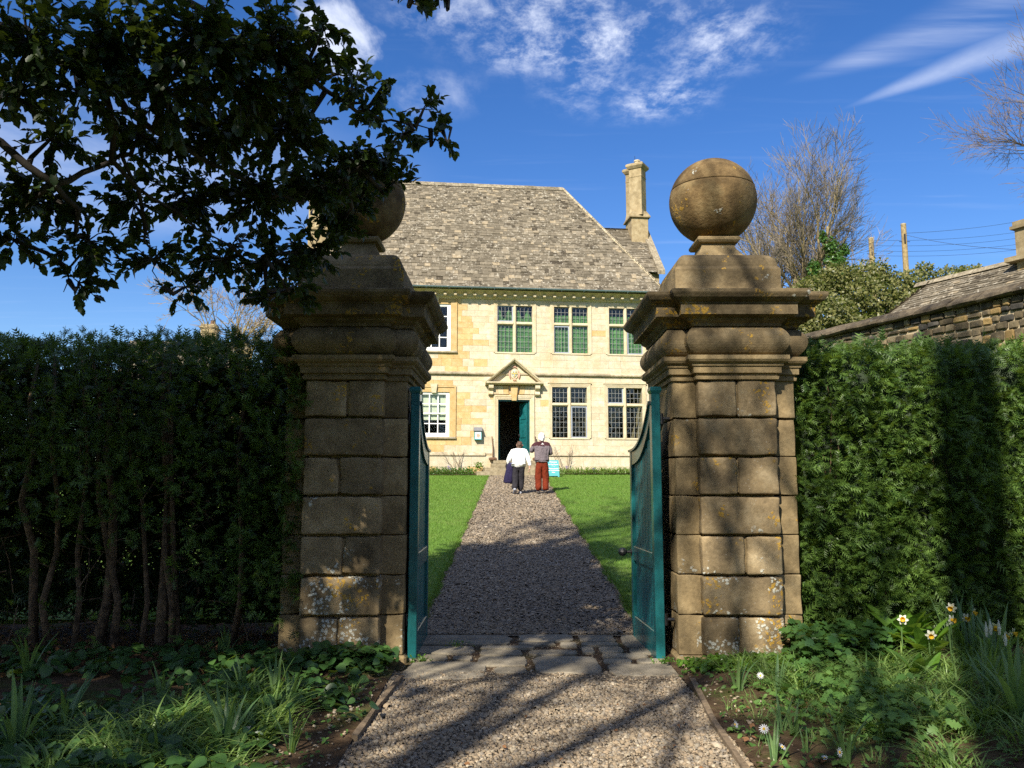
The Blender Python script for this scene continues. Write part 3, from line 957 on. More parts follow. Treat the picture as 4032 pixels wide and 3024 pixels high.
# unit block with a small arris
ub = MB().cbox(-0.5, 0.5, 0.0, 1.0, -0.5, 0.5, 0.018)
ub_mesh_p = ub.mesh('ashlar_block_pale'); ub_mesh_p.materials.append(M['pale'])
ub_mesh_o = ub.mesh('ashlar_block_orange'); ub_mesh_o.materials.append(M['orange'])
back = MB()
rest = {'pale': MB(), 'orange': MB()}
nblk = 0
for r0, r1 in zip(ROWS[:-1], ROWS[1:]):
    if (r0, r1) in ((2.90, 3.0), (6.28, 6.38)):
        iv0 = [(S0, S1)]
    ops = sorted([(o[0], o[1]) for o in OPEN if o[2] < r1 - 0.01 and o[3] > r0 + 0.01])
    iv, cur = [], S0
    for a, b in ops:
        iv.append((cur, a)); cur = b
    iv.append((cur, S1))
    for a, b in iv:
        back.box(a, b, 0.022, 0.5, hz(r0), hz(r1))
        if (r0, r1) in ((2.90, 3.0), (6.28, 6.38)):
            continue
        s = a
        plinth = r1 <= 2.95
        while s < b - 0.01:
            w = random.uniform(0.38, 0.95)
            if b - (s + w) < 0.3:
                w = b - s
            e = min(b, s + w)
            m = (s + e) / 2
            zc_ = (r0 + r1) / 2
            q = 0.02
            if m < -4.0: q = 0.6
            elif -2.8 < m < -2.1 and r0 > 3.0: q = 0.85 if random.random() < 0.85 else 0.5
            elif m <= -2.8: q = 0.75
            elif -2.1 <= m < -1.5: q = 0.22
            elif m < 0.9 and r0 < 6: q = 0.14
            om = random.random() < q
            prj = 0.05 if plinth else 0.0
            jit = random.uniform(-0.002, 0.003)
            if nblk < 330 and m > -4.6 and (e - s) * (r1 - r0) > 0.1:
                o = bpy.data.objects.new('ashlar_block', ub_mesh_o if om else ub_mesh_p)
                o.parent = house
                o.location = (m, -prj + jit, hz(zc_))
                o.scale = (e - s - 0.005, 0.06, r1 - r0 - 0.005)
                col.objects.link(o)
                nblk += 1
            else:
                rest['orange' if om else 'pale'].box(s + .003, e - .003, -prj + jit, 0.06, hz(r0) + .003, hz(r1) - .003, random.random())
            s = e
tag(rest['pale'].build('ashlar_facing', M['pale'], house), kind='stuff')
tag(rest['orange'].build('ashlar_facing', M['orange'], house), kind='stuff')
# remaining walls, floors, rooms
W = back
W.box(S1 - 0.5, S1, 0.5, 9.0, hz(2.0), hz(9.9)); W.box(S0, S0 + 0.5, 0.5, 9.0, hz(2.0), hz(9.9)); W.box(S0, S1, 9.0, 9.5, hz(2.0), hz(9.9))
W.build('wall', M['mortar'], house)
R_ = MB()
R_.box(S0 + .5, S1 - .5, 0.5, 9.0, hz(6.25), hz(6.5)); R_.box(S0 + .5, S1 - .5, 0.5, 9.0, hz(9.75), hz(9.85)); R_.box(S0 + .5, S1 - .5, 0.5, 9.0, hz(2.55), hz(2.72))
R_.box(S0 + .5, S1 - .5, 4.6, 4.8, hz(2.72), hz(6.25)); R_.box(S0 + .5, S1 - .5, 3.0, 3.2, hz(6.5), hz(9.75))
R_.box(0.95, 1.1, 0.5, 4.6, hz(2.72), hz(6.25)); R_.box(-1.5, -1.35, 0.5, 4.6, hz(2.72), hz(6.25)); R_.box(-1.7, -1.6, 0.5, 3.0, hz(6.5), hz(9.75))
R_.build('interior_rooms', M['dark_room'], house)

# string course and plinth moulding, with weathered upper slope
def band(name, prof, s0=S0 - .02, s1=S1 + .02, mat='weathered'):
    s = s0
    while s < s1 - 0.01:
        e = min(s1, s + random.uniform(1.1, 1.9))
        if s1 - e < 0.5:
            e = s1
        MB().prism_x([(yy, hz(zz)) for yy, zz in prof], s + .002, e - .002).build(name, M[mat], house)
        s = e


band('string_course', [(0.03, 6.27), (-0.04, 6.27), (-0.05, 6.29), (-0.10, 6.31), (-0.11, 6.36), (-0.10, 6.375), (0.03, 6.45)])
band('plinth_moulding', [(0.03, 2.90), (-0.052, 2.90), (-0.10, 2.92), (-0.10, 2.95), (-0.02, 3.06), (0.03, 3.08)], S0 - .02, -1.32)
band('plinth_moulding', [(0.03, 2.90), (-0.052, 2.90), (-0.10, 2.92), (-0.10, 2.95), (-0.02, 3.06), (0.03, 3.08)], 1.08, S1 + .02)

# ---- windows
pane_m = {}


def pane_mesh(w, h):
    k = (round(w, 3), round(h, 3))
    if k not in pane_m:
        m = MB().box(-w / 2, w / 2, -0.003, 0.003, -h / 2, h / 2).mesh('pane')
        m.materials.append(M['glass'])
        pane_m[k] = m
    return pane_m[k]


def add_obj(name, m, parent, loc, rot=None):
    o = bpy.data.objects.new(name, m)
    o.parent = parent
    o.location = loc
    if rot:
        o.rotation_euler = rot
    col.objects.link(o)
    return o


def mullioned(s0, s1, z0, z1, zt, rows_top, rows_bot, blind, casement=(), hood=True, tilt=()):
    """two-light mullion and transom window with leaded panes"""
    win = empty('window')
    win.parent = house
    win.location = ((s0 + s1) / 2, 0, hz(z0))
    cx = (s0 + s1) / 2
    mw = 0.075
    L = lambda x: x - cx
    Zz = lambda z: z - z0
    # mullion, transom
    mb = MB()
    mb.loft([[(-mw, 0.16, Zz(z0)), (-mw, 0.05, Zz(z0)), (-0.03, -0.012, Zz(z0)), (0.03, -0.012, Zz(z0)), (mw, 0.05, Zz(z0)), (mw, 0.16, Zz(z0))],
             [(-mw, 0.16, Zz(z1)), (-mw, 0.05, Zz(z1)), (-0.03, -0.012, Zz(z1)), (0.03, -0.012, Zz(z1)), (mw, 0.05, Zz(z1)), (mw, 0.16, Zz(z1))]])
    mb.build('mullion', M['dress'], win)
    for (a, b) in ((s0, cx - mw), (cx + mw, s1)):
        MB().prism_x([(0.16, Zz(zt) - .075), (0.05, Zz(zt) - .075), (-0.010, Zz(zt) - .03), (-0.010, Zz(zt) + .03), (0.05, Zz(zt) + .075), (0.16, Zz(zt) + .075)], L(a), L(b)).build('transom', M['dress'], win)
    # surround moulding
    fr = MB()
    o1 = 0.155
    for (o, y0, y1) in ((o1, -0.022, 0.03), (0.10, -0.034, 0.03), (0.05, -0.018, 0.1)):
        pass
    def ring(o_in, o_out, yf, yb):
        fr.box(L(s0) - o_out, L(s0) - o_in, yf, yb, Zz(z0) - .02, Zz(z1) + o_in)
        fr.box(L(s1) + o_in, L(s1) + o_out, yf, yb, Zz(z0) - .02, Zz(z1) + o_in)
        fr.box(L(s0) - o_out, L(s1) + o_out, yf, yb, Zz(z1) + o_in, Zz(z1) + o_out)
    ring(0.0, 0.05, -0.012, 0.03)
    ring(0.05, 0.10, -0.028, 0.03)
    ring(0.10, 0.155, -0.044 if hood else -0.036, 0.03)
    fr.build('surround', M['dress'], win)
    if hood:
        MB().prism_x([(0.03, Zz(z1) + .155), (-0.07, Zz(z1) + .158), (-0.075, Zz(z1) + .178), (0.03, Zz(z1) + .20)], L(s0) - .19, L(s1) + .19).build('hood_mould', M['dress'], win)
    MB().prism_x([(0.16, Zz(z0) - .07), (-0.03, Zz(z0) - .07), (-0.03, Zz(z0) - .03), (0.06, Zz(z0) + .003), (0.16, Zz(z0) + .003)], L(s0) - .1, L(s1) + .1).build('sill', M['dress'], win)
    # reveals
    k = 0
    for (a, b) in ((s0, cx - mw), (cx + mw, s1)):
        for (c0, c1, nr) in ((zt + .075, z1, rows_top), (z0, zt - .075, rows_bot)):
            w, h = b - a, c1 - c0
            yy = 0.095
            rz = 0.0
            fw = 0.0
            if k in casement:
                fw = 0.04
                yy = 0.06
                cf = MB()
                cf.box(L(a), L(a) + fw, yy - .02, yy + .02, Zz(c0), Zz(c1)); cf.box(L(b) - fw, L(b), yy - .02, yy + .02, Zz(c0), Zz(c1))
                cf.box(L(a) + fw, L(b) - fw, yy - .02, yy + .02, Zz(c0), Zz(c0) + fw); cf.box(L(a) + fw, L(b) - fw, yy - .02, yy + .02, Zz(c1) - fw, Zz(c1))
                cf.build('casement_frame', M['casement'], win)
            a2, b2, d0, d1 = a + fw, b - fw, c0 + fw, c1 - fw
            pw_, ph = (b2 - a2) / 4, (d1 - d0) / nr
            ld = MB()
            for i in range(5):
                xx = L(a2) + i * pw_
                ld.box(xx - .0065, xx + .0065, yy - .008, yy + .008, Zz(d0), Zz(d1))
            for i in range(nr + 1):
                zz_ = Zz(d0) + i * ph
                ld.box(L(a2), L(b2), yy - .0065, yy + .0065, zz_ - .0065, zz_ + .0065)
            ld.build('lead_lattice', M['lead'], win)
            pm = pane_mesh(pw_ - .004, ph - .004)
            for i in range(4):
                for j in range(nr):
                    add_obj('pane', pm, win, (L(a2) + (i + .5) * pw_, yy, Zz(d0) + (j + .5) * ph), (random.gauss(0, .012), 0, random.gauss(0, .012)))
            k += 1
    if blind:
        bl = MB()
        m_ = 26
        V = []
        for i in range(m_ + 1):
            xx = L(s0) + (s1 - s0) * i / m_
            yy = 0.16 + 0.018 * math.sin(i * 1.9) + 0.01 * math.sin(i * 5.1)
            V += [(xx, yy, Zz(z0)), (xx, yy, Zz(z1) - 0.35 + 0.2 * math.sin(i * 0.9) * (blind > 1))]
        bl.add(V, [(2 * i, 2 * i + 2, 2 * i + 3, 2 * i + 1) for i in range(m_)])
        bl.build('blind', M['green_blind'], win)
    return win


mullioned(-0.83, 0.67, 7.29, 9.29, 8.53, 3, 5, 2, casement=(0,), hood=False)
mullioned(1.60, 3.07, 7.29, 9.29, 8.53, 3, 5, 1, casement=(1,), hood=False)
mullioned(4.0, 5.47, 7.29, 9.29, 8.53, 3, 5, 1, casement=(3,), hood=False)
mullioned(1.50, 3.0, 3.69, 5.83, 5.09, 3, 6, 0, casement=(3,))
mullioned(3.90, 5.40, 3.69, 5.83, 5.09, 3, 6, 0, casement=(0,))


def sash(s0, s1, z0, z1, blind):
    win = empty('sash_window')
    win.parent = house
    win.location = ((s0 + s1) / 2, 0, hz(z0))
    w, h = s1 - s0, z1 - z0
    f = MB()
    f.box(-w / 2, -w / 2 + .12, 0.03, 0.14, 0, h); f.box(w / 2 - .12, w / 2, 0.03, 0.14, 0, h)
    f.box(-w / 2 + .12, w / 2 - .12, 0.03, 0.14, h - .07, h); f.box(-w / 2 + .12, w / 2 - .12, 0.03, 0.14, 0, .12)
    f.build('box_frame', M['white_paint'], win)
    iw = w - .24
    mid = 0.12 + (h - .19) * 0.5
    for (a, b, yy, nm) in ((mid, h - .07, 0.075, 'upper_sash'), (0.12, mid + .03, 0.115, 'lower_sash')):
        g = MB()
        g.box(-iw / 2, iw / 2, yy - .02, yy + .015, a, a + .04); g.box(-iw / 2, iw / 2, yy - .02, yy + .015, b - .035, b)
        for i in range(4):
            xx = -iw / 2 + iw * i / 3
            g.box(max(-iw / 2, xx - .02), min(iw / 2, xx + .02), yy - .018, yy + .013, a + .04, b - .035)
        zz_ = (a + b) / 2
        for i in range(3):
            g.box(-iw / 2 + iw * i / 3 + .02, -iw / 2 + iw * (i + 1) / 3 - .02, yy - .016, yy + .011, zz_ - .018, zz_ + .018)
        sg = g.build(nm, M['white_paint'], win)
        for i in range(3):
            for j in range(2):
                c0, c1 = (a + .04, zz_ - .018) if j == 0 else (zz_ + .018, b - .035)
                pw_ = iw / 3 - .04
                add_obj('pane', pane_mesh(pw_, c1 - c0), win, (-iw / 2 + iw * (i + .5) / 3, yy + .002, (c0 + c1) / 2), (random.gauss(0, .01), 0, random.gauss(0, .01)))
    if blind:
        bl = MB()
        bl.box(-w / 2 + .1, w / 2 - .1, 0.19, 0.2, h * blind, h)
        bl.build('roller_blind', M['cream_blind'], win)
    MB().cbox(-w / 2 - .28, w / 2 + .28, -0.09, 0.1, -0.085, 0.0, 0.012).build('sill', M['weathered'], win)
    # architrave
    fr = MB()
    for (oi, oo, yf) in ((0.0, 0.2, -0.02), (0.2, 0.27, -0.05)):
        fr.box(-w / 2 - oo, -w / 2 - oi, yf, 0.03, 0, h + oi); fr.box(w / 2 + oi, w / 2 + oo, yf, 0.03, 0, h + oi)
        fr.box(-w / 2 - oo, w / 2 + oo, yf, 0.03, h + oi, h + oo)
    fr.build('architrave', M['orange'], win)
    MB().prism_y([(-.09, h - .04), (.09, h - .04), (.15, h + .34), (-.15, h + .34)], -0.10, 0.03).build('keystone', M['dress'], win)
    return win


sash(-4.07, -2.80, 7.29, 9.29, 0)
sash(-4.12, -2.82, 3.69, 5.55, 0.38)

# ---- door case
door = empty('doorway'); door.parent = house; door.location = (-0.12, 0, hz(2.74))
D = lambda z: z - 2.74
fr = MB()
for (oi, oo, yf) in ((0.0, 0.06, -0.02), (0.06, 0.12, -0.04), (0.12, 0.19, -0.06)):
    fr.box(-0.67 - oo, -0.67 - oi, yf, 0.03, 0, D(5.27) + oi); fr.box(0.67 + oi, 0.67 + oo, yf, 0.03, 0, D(5.27) + oi)
    fr.box(-0.67 - oo, 0.67 + oo, yf, 0.03, D(5.27) + oi, D(5.27) + oo)
fr.build('architrave', M['dress'], door)
# flat arch of voussoirs
xs = [-0.86, -0.66, -0.43, -0.22]
tops = [-0.90, -0.71, -0.475, -0.25]
cols_ = ['pale', 'dress', 'orange']
for sgn in (-1, 1):
    for i in range(3):
        a0, a1, b0, b1 = xs[i] * -sgn, xs[i + 1] * -sgn, tops[i] * -sgn, tops[i + 1] * -sgn
        # bottom x narrower toward keystone
        bl = [(a0, D(5.49)), (a1, D(5.49)), (b1, D(5.83)), (b0, D(5.83))]
        if a0 > a1:
            bl = [bl[1], bl[0], bl[3], bl[2]]
        c = (sum(p[0] for p in bl) / 4, sum(p[1] for p in bl) / 4)
        bl = [(c[0] + (p[0] - c[0]) * .97, c[1] + (p[1] - c[1]) * .98) for p in bl]
        MB().prism_y(bl, -0.055 - .004 * i, 0.03).build('voussoir', M[cols_[i]], door)
MB().prism_y([(-.09, D(5.22)), (.09, D(5.22)), (.155, D(5.84)), (-.155, D(5.84))], -0.14, 0.03).build('keystone', M['orange'], door)
# consoles
for x in (-0.98, 0.98):
    pr = [(0.03, 5.88), (-0.24, 5.88), (-0.25, 5.80), (-0.24, 5.73), (-0.19, 5.69), (-0.13, 5.66), (-0.10, 5.60), (-0.12, 5.55), (-0.15, 5.52), (-0.15, 5.48), (-0.11, 5.44), (0.03, 5.43)]
    MB().prism_x([(a, D(b)) for a, b in pr], x - .1, x + .1).build('console', M['dress'], door)
# pediment
ped = MB()
ped.prism_y([(-1.0, D(5.99)), (1.0, D(5.99)), (0, D(6.84))], -0.055, 0.03)
tym = ped.build('tympanum', M['dress'], door)
MB().prism_x([(0.03, D(5.88)), (-0.22, D(5.88)), (-0.26, D(5.91)), (-0.33, D(5.93)), (-0.34, D(5.99)), (0.03, D(6.0))], -1.2, 1.2).build('pediment_cornice', M['dress'], door)
for sgn in (-1, 1):
    ang = math.atan2(0.99, 1.2)
    prof = [(-0.06, -0.10), (-0.25, -0.10), (-0.28, -0.07), (-0.33, -0.05), (-0.35, 0.0), (0.03, 0.0), (0.03, -0.10)]
    a = Vector((sgn * 1.22, 0, D(5.98))); b = Vector((0, 0, D(6.99)))
    rings = []
    for p in (a, b):
        rr = []
        for (yy, o) in prof:
            if p is a:
                rr.append((p.x, yy, p.z + o * 1.3 + .0))
            else:
                rr.append((p.x, yy, p.z + o * 1.3))
        rings.append(rr if sgn > 0 else rr[::-1])
    MB().loft(rings).build('raking_cornice', M['dress'], door)
# coat of arms
cart = MB()
cart.lathe([(0.001, -0.02), (0.2, -0.02), (0.23, 0.0), (0.21, 0.03), (0.001, 0.035)], 20)
arms = empty('coat_of_arms'); arms.parent = house; arms.location = (-0.11, -0.07, hz(6.36)); arms.rotation_euler = (math.pi / 2, 0, 0); arms.scale = (0.78, 1.05, 1)
cart.build('cartouche_rim', M['dress'], arms)
M['arms_gold'] = simple('heraldic_gold', (0.42, 0.33, 0.10), 0.6, 0.1, 20, 0.1)
M['arms_blue'] = simple('heraldic_grey_blue', (0.34, 0.39, 0.38), 0.6, 0.1, 20, 0.1)
M['arms_pink'] = simple('faded_red_scroll', (0.50, 0.30, 0.22), 0.7, 0.1, 20, 0.1)
MB().lathe([(0.001, 0.03), (0.15, 0.036), (0.12, 0.055), (0.001, 0.065)], 18).build('shield', M['arms_blue'], arms)
g = MB(); g.box(-.14, .14, -.03, .03, .05, .072); g.box(-.03, .03, -.13, -.03, .05, .072); g.lathe([(0.001, .05), (.035, .05), (.03, .075), (.001, .08)], 8, (-.07, .07)); g.lathe([(0.001, .05), (.035, .05), (.03, .075), (.001, .08)], 8, (.07, .07))
g.build('charge', M['arms_gold'], arms)
g = MB()
for sgn in (-1, 1):
    g.tube([(sgn * (.22 + .05 * math.sin(t * 3.1)), -.2 + .34 * t, 0.03) for t in lin(0, 1, 6)], [.02, .04, .045, .045, .04, .03, .02], 6)
g.tube([(-.11, .23, .03), (-.05, .27, .05), (.05, .27, .05), (.11, .23, .03)], .035, 6); g.tube([(-.08, -.24, .03), (0, -.26, .04), (.08, -.24, .03)], .03, 6)
g.build('scrollwork', M['arms_pink'], arms)
# teal door frame and leaves standing open into the hall
df = MB()
df.box(-0.67, -0.63, 0.08, 0.2, 0, D(5.27)); df.box(0.63, 0.67, 0.08, 0.2, 0, D(5.27)); df.box(-0.63, 0.63, 0.08, 0.2, D(5.21), D(5.27))
df.build('door_frame', M['teal'], door)
leafd = empty('door_leaf'); leafd.parent = house; leafd.location = (0.48, 0.14, hz(2.76)); leafd.rotation_euler = (0, 0, math.radians(112))
lb = MB(); lb.box(0, 0.62, 0.0, 0.05, 0, 2.42)
for k in range(3):
    lb.cbox(.08, .54, 0.05, 0.075, .15 + k * .78, .15 + k * .78 + .62, .02)
    lb.cbox(.08, .54, -0.02, 0.0, .15 + k * .78, .15 + k * .78 + .62, .01)
lb.build('leaf_panel', M['teal'], leafd)
MB().lathe([(.001, -.05), (.03, -.04), (.035, 0), (.03, .04), (.001, .05)], 10).build('door_knob', M['iron'], leafd, (0.55, 0.1, 1.05))
l2 = empty('door_leaf'); l2.parent = house; l2.location = (-0.73, 0.16, hz(2.76)); l2.rotation_euler = (0, 0, math.radians(80))
lb = MB(); lb.box(0, 0.60, 0.0, 0.05, 0, 2.42); lb.build('leaf_panel', M['teal'], l2)
# steps
st = MB()
steps = [(-1.74, 1.50, -1.25, -0.02, 2.00, 2.25), (-1.40, 1.16, -0.90, -0.02, 2.25, 2.42), (-1.10, 0.86, -0.56, -0.02, 2.42, 2.58), (-1.0, 0.76, -0.25, 0.45, 2.58, 2.72)]
for (a, b, c, d, e, f_) in steps:
    MB().cbox(a, b, c, d, hz(e), hz(f_) - .002, 0.015, jit=.006).build('step', M['step'], house)
for x in (-1.02, 0.80):
    bs = empty('boot_brush'); bs.parent = house; bs.location = (x, -0.16, hz(2.72))
    MB().tube([(0, 0, 0), (0.01, .02, .5), (-.03, .05, 1.0)], [.028, .024, .02], 6).build('handle', M['wood_dark'], bs)
    MB().cbox(-.16, .16, -.12, .06, -.0, .12, .03).build('brush', M['wood_dark'], bs)

# ---- eaves: bed mould, modillions, soffit, gutter
band('cornice', [(0.03, 9.54), (-0.05, 9.54), (-0.07, 9.57), (-0.12, 9.59), (-0.13, 9.70), (0.03, 9.70)], S0 - .05, S1 + .12, 'dress')
MB().prism_x([(0.03, hz(9.705)), (-0.14, hz(9.705)), (-0.20, hz(9.74)), (-0.49, hz(9.87)), (-0.49, hz(9.895)), (0.03, hz(9.895))], S0 - .3, S1 + .45).build('soffit', M['dress'], house)
mm = MB().cbox(-.06, .06, -0.24, 0.0, -.085, 0, .012).mesh('modillion'); mm.materials.append(M['dress'])
k = S0 + .1
while k < S1 + .1:
    add_obj('modillion', mm, house, (k, -0.13, hz(9.70)))
    k += random.uniform(0.40, 0.44)
gm = MB()
n = 8
prof = [(-0.56 + .065 * math.cos(math.pi + math.pi * i / n), 9.93 + .065 * math.sin(math.pi + math.pi * i / n)) for i in range(n + 1)] + [(-0.56 + .055 * math.cos(2 * math.pi - math.pi * i / n), 9.932 + .055 * math.sin(2 * math.pi - math.pi * i / n)) for i in range(n + 1)]
gm.prism_x([(a, hz(b)) for a, b in prof][::-1], S0 - .35, S1 + .5)
gm.build('gutter', M['gutter'], house)
br = MB().tube([(0, -.49, 0), (0, -.55, -.03), (0, -.60, 0.0)], .012, 5).mesh('gutter_bracket'); br.materials.append(M['gutter'])
k = S0
while k < S1 + .3:
    add_obj('gutter_bracket', br, house, (k, 0, hz(9.86)))
    k += 0.95

# ---- main hipped roof with stone slates
EY, RY = -0.50, 4.2
EZ, RZ = 9.90, 16.1
EL, ER = S0 - .38, S1 + .47
HIP = 3.65
RL, RR = EL + HIP, ER - HIP
roof = empty('roof'); roof.parent = house; roof.location = (0, 0, hz(EZ))
core = MB()
A = [(EL, EY, 0), (ER, EY, 0), (ER, 2 * RY - EY, 0), (EL, 2 * RY - EY, 0), (RL, RY, RZ - EZ), (RR, RY, RZ - EZ)]
core.add([(x, yy, z - 0.06) for x, yy, z in A], [(0, 1, 5, 4), (1, 2, 5), (2, 3, 4, 5), (3, 0, 4), (3, 2, 1, 0)])
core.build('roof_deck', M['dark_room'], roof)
SL = Vector((0, RY - EY, RZ - EZ)); slen = SL.length; su = SL.normalized(); sn = Vector((0, -su.z, su.y))
us = MB().cbox(-.5, .5, 0, 1, 0, 1, .03).mesh('stone_slate'); us.materials.append(M['slate'])
restS = MB()
nsl = 0
d = 0.0
rot_sl = math.atan2(su.z, su.y)
row = 0
while d < slen - 0.05:
    ex = 0.235 - 0.125 * (d / slen)
    f0 = d / slen
    xl, xr = EL + HIP * f0 + .02, ER - HIP * f0 - .02
    x = xl + random.uniform(-.1, 0)
    while x < xr:
        w = random.uniform(.16, .38) * (1 - .35 * f0)
        x1 = min(x + w, xr + .03)
        p = Vector((0, EY, 0)) + su * (d - 0.02 + random.uniform(-.008, .008)) + sn * 0.0
        tk = random.uniform(.02, .045)
        if nsl < 300 and -4.3 < x < 6.5 and row >= 0:
            o = bpy.data.objects.new('stone_slate', us)
            o.parent = roof
            o.location = ((x + x1) / 2, p.y, p.z)
            o.rotation_euler = (rot_sl - .06, 0, random.gauss(0, .01))
            o.scale = (x1 - x - .006, ex * 1.5, tk)
            col.objects.link(o)
            nsl += 1
        else:
            a = p + Vector((x + .003, 0, 0)); b = p + Vector((x1 - .003, 0, 0))
            u2 = (su - sn * 0.06).normalized() * ex * 1.45
            nn = sn * tk
            q = random.uniform(-.006, .006)
            restS.add([a, b, b + u2, a + u2, a + nn + su * q, b + nn - su * q, b + u2 + nn, a + u2 + nn], [(0, 1, 5, 4), (4, 5, 6, 7), (1, 2, 6, 5), (3, 0, 4, 7), (2, 3, 7, 6)], random.random())
        x = x1
    d += ex
    row += 1
tag(restS.build('slates', M['slate'], roof), kind='stuff')
# hip end slates right and left
def hip_slope(side):
    mb = MB()
    xe, xr_ = (ER, RR) if side > 0 else (EL, RL)
    sl = Vector((xr_ - xe, 0, RZ - EZ)); L_ = sl.length; u = sl.normalized(); nn0 = Vector((side * u.z, 0, -side * u.x if side > 0 else u.x)); nn0 = Vector((side * abs(u.z), 0, abs(u.x)))
    d = 0.0
    while d < L_ - .05:
        ex = 0.235 - .125 * d / L_
        f0 = d / L_
        y0, y1 = EY + (RY - EY) * f0, 2 * RY - EY - (RY - EY) * f0
        yy = y0
        while yy < y1:
            w = random.uniform(.2, .45)
            p = Vector((xe, yy, 0)) + u * (d - .02)
            a, b = p, p + Vector((0, min(w, y1 - yy) - .005, 0))
            u2 = u * ex * 1.45
            nn = nn0 * random.uniform(.025, .045)
            mb.add([a, b, b + u2, a + u2, a + nn, b + nn, b + u2 + nn * .3, a + u2 + nn * .3], [(0, 1, 5, 4), (4, 5, 6, 7), (1, 2, 6, 5), (3, 0, 4, 7)], random.random())
            yy += w
        d += ex
    tag(mb.build('hip_slates', M['slate'], roof), kind='stuff')
hip_slope(1); hip_slope(-1)
# ridge and hip stones
x = RL
while x < RR - .02:
    e = min(RR, x + random.uniform(.5, .75))
    MB().prism_x([(RY - .17, RZ - EZ - .12), (RY - .02, RZ - EZ + .09), (RY + .02, RZ - EZ + .09), (RY + .17, RZ - EZ - .12)], x + .004, e - .004).build('ridge_stone', M['ridge'], roof, (0, 0, random.uniform(-.006, .01)))
    x = e
for (ex_, rx_) in ((ER, RR), (EL, RL)):
    a, b = Vector((ex_, EY, 0)), Vector((rx_, RY, RZ - EZ))
    k = 0.0
    L_ = (b - a).length
    while k < L_ - .05:
        e = min(L_, k + .42)
        p, q = a + (b - a) * (k / L_), a + (b - a) * (e / L_ - .003)
        MB().tube([p + Vector((0, 0, .03)), q + Vector((0, 0, .03))], .07, 6).build('hip_stone', M['weathered'], roof)
        k = e

# ---- rear range with gable, and chimneys
rear = MB()
g0, g1, ry0, ry1, ryr, rzr, rze = -2.0, 7.55, 4.0, 9.6, 6.8, 14.95, 12.0
rear.box(g0, g1, ry0 + .25, ry1 - .25, hz(2.0), hz(rze))
rear.prism_x([(ry0 + .25, hz(rze)), (ry1 - .25, hz(rze)), (ryr, hz(rzr) - .12)], g0, g1)
rear.build('rear_range_wall', M['chimney'], house)
rr = MB()
for sgn, y0 in ((1, ry0), (-1, ry1)):
    sl = Vector((0, ryr - y0, rzr - rze)); L_ = sl.length; u = sl.normalized(); nn0 = Vector((0, -u.z * sgn, u.y * sgn)).normalized()
    d = 0
    while d < L_:
        ex = .22 - .1 * d / L_
        x = g0
        while x < g1 - .1:
            w = random.uniform(.2, .45)
            p = Vector((x, y0, hz(rze))) + u * d
            a, b = p, p + Vector((min(w, g1 - x) - .006, 0, 0))
            u2 = u * ex * 1.4
            nn = nn0 * random.uniform(.025, .05)
            rr.add([a, b, b + u2, a + u2, a + nn, b + nn, b + u2 + nn * .3, a + u2 + nn * .3], [(0, 1, 5, 4), (4, 5, 6, 7), (1, 2, 6, 5), (3, 0, 4, 7)], random.random())
            x += w
        d += ex
tag(rr.build('rear_slates', M['slate'], house), kind='stuff')
cp = MB()
for y0 in (ry0 - .1, ry1 + .1):
    cp.loft([[(g1 - .16, y0, hz(rze) - .1), (g1 + .2, y0, hz(rze) - .1), (g1 + .2, y0, hz(rze) + .12), (g1 - .16, y0, hz(rze) + .12)],
             [(g1 - .16, ryr, hz(rzr) - .02), (g1 + .2, ryr, hz(rzr) - .02), (g1 + .2, ryr, hz(rzr) + .2), (g1 - .16, ryr, hz(rzr) + .2)]])
cp.build('gable_coping', M['ridge'], house)


def chimney(sx, sy, zb, zm, zt, base, shaft, pots=True):
    ch = empty('chimney'); ch.parent = house; ch.location = (sx, sy, hz(zb))
    h1, h2 = zm - zb, zt - zb
    MB().cbox(-base, base, -.62, .62, 0, h1, .02).build('stack_base', M['chimney'], ch)
    MB().loft([[(-b_, -c_, z), (b_, -c_, z), (b_, c_, z), (-b_, c_, z)] for b_, c_, z in ((base + .1, .72, h1 - .03), (base + .1, .72, h1 + .03), (base - .06, .58, h1 + .32))]).build('weathering', M['chimney'], ch)
    for yy in (-.30, .42):
        sh = MB()
        prof = [(shaft * 1.12, h1 + .1), (shaft, h1 + .4), (shaft, h2 - .75), (shaft * 1.05, h2 - .73), (shaft * 1.05, h2 - .68), (shaft * 1.0, h2 - .67), (shaft * 1.0, h2 - .32), (shaft * 1.15, h2 - .28), (shaft * 1.42, h2 - .16), (shaft * 1.42, h2 - .06), (shaft * 1.2, h2)]
        sh.loft([[(r_ * math.cos(a_), yy + r_ * math.sin(a_), z) for a_ in (-math.pi / 2 + .15, .15, math.pi / 2 + .15, math.pi + .15)] for r_, z in prof])
        sh.build('shaft', M['chimney'], ch)
        if pots:
            MB().lathe([(.14, 0), (.13, .18), (.17, .2), (.17, .26), (.12, .27)], 12, (0, yy)).build('pot', M['dress'], ch, (0, 0, h2 - .01))
            pots = False
    return ch


chimney(7.12, 6.6, 13.9, 15.45, 18.35, .44, .47)
chimney(-10.05 + .9, 6.6, 9.0, 14.2, 16.6, .44, .47)
MB().tube([(7.0, 6.3, hz(18.3)), (7.0, 6.3, hz(18.85))], .012, 5).build('lightning_rod', M['iron'], house)

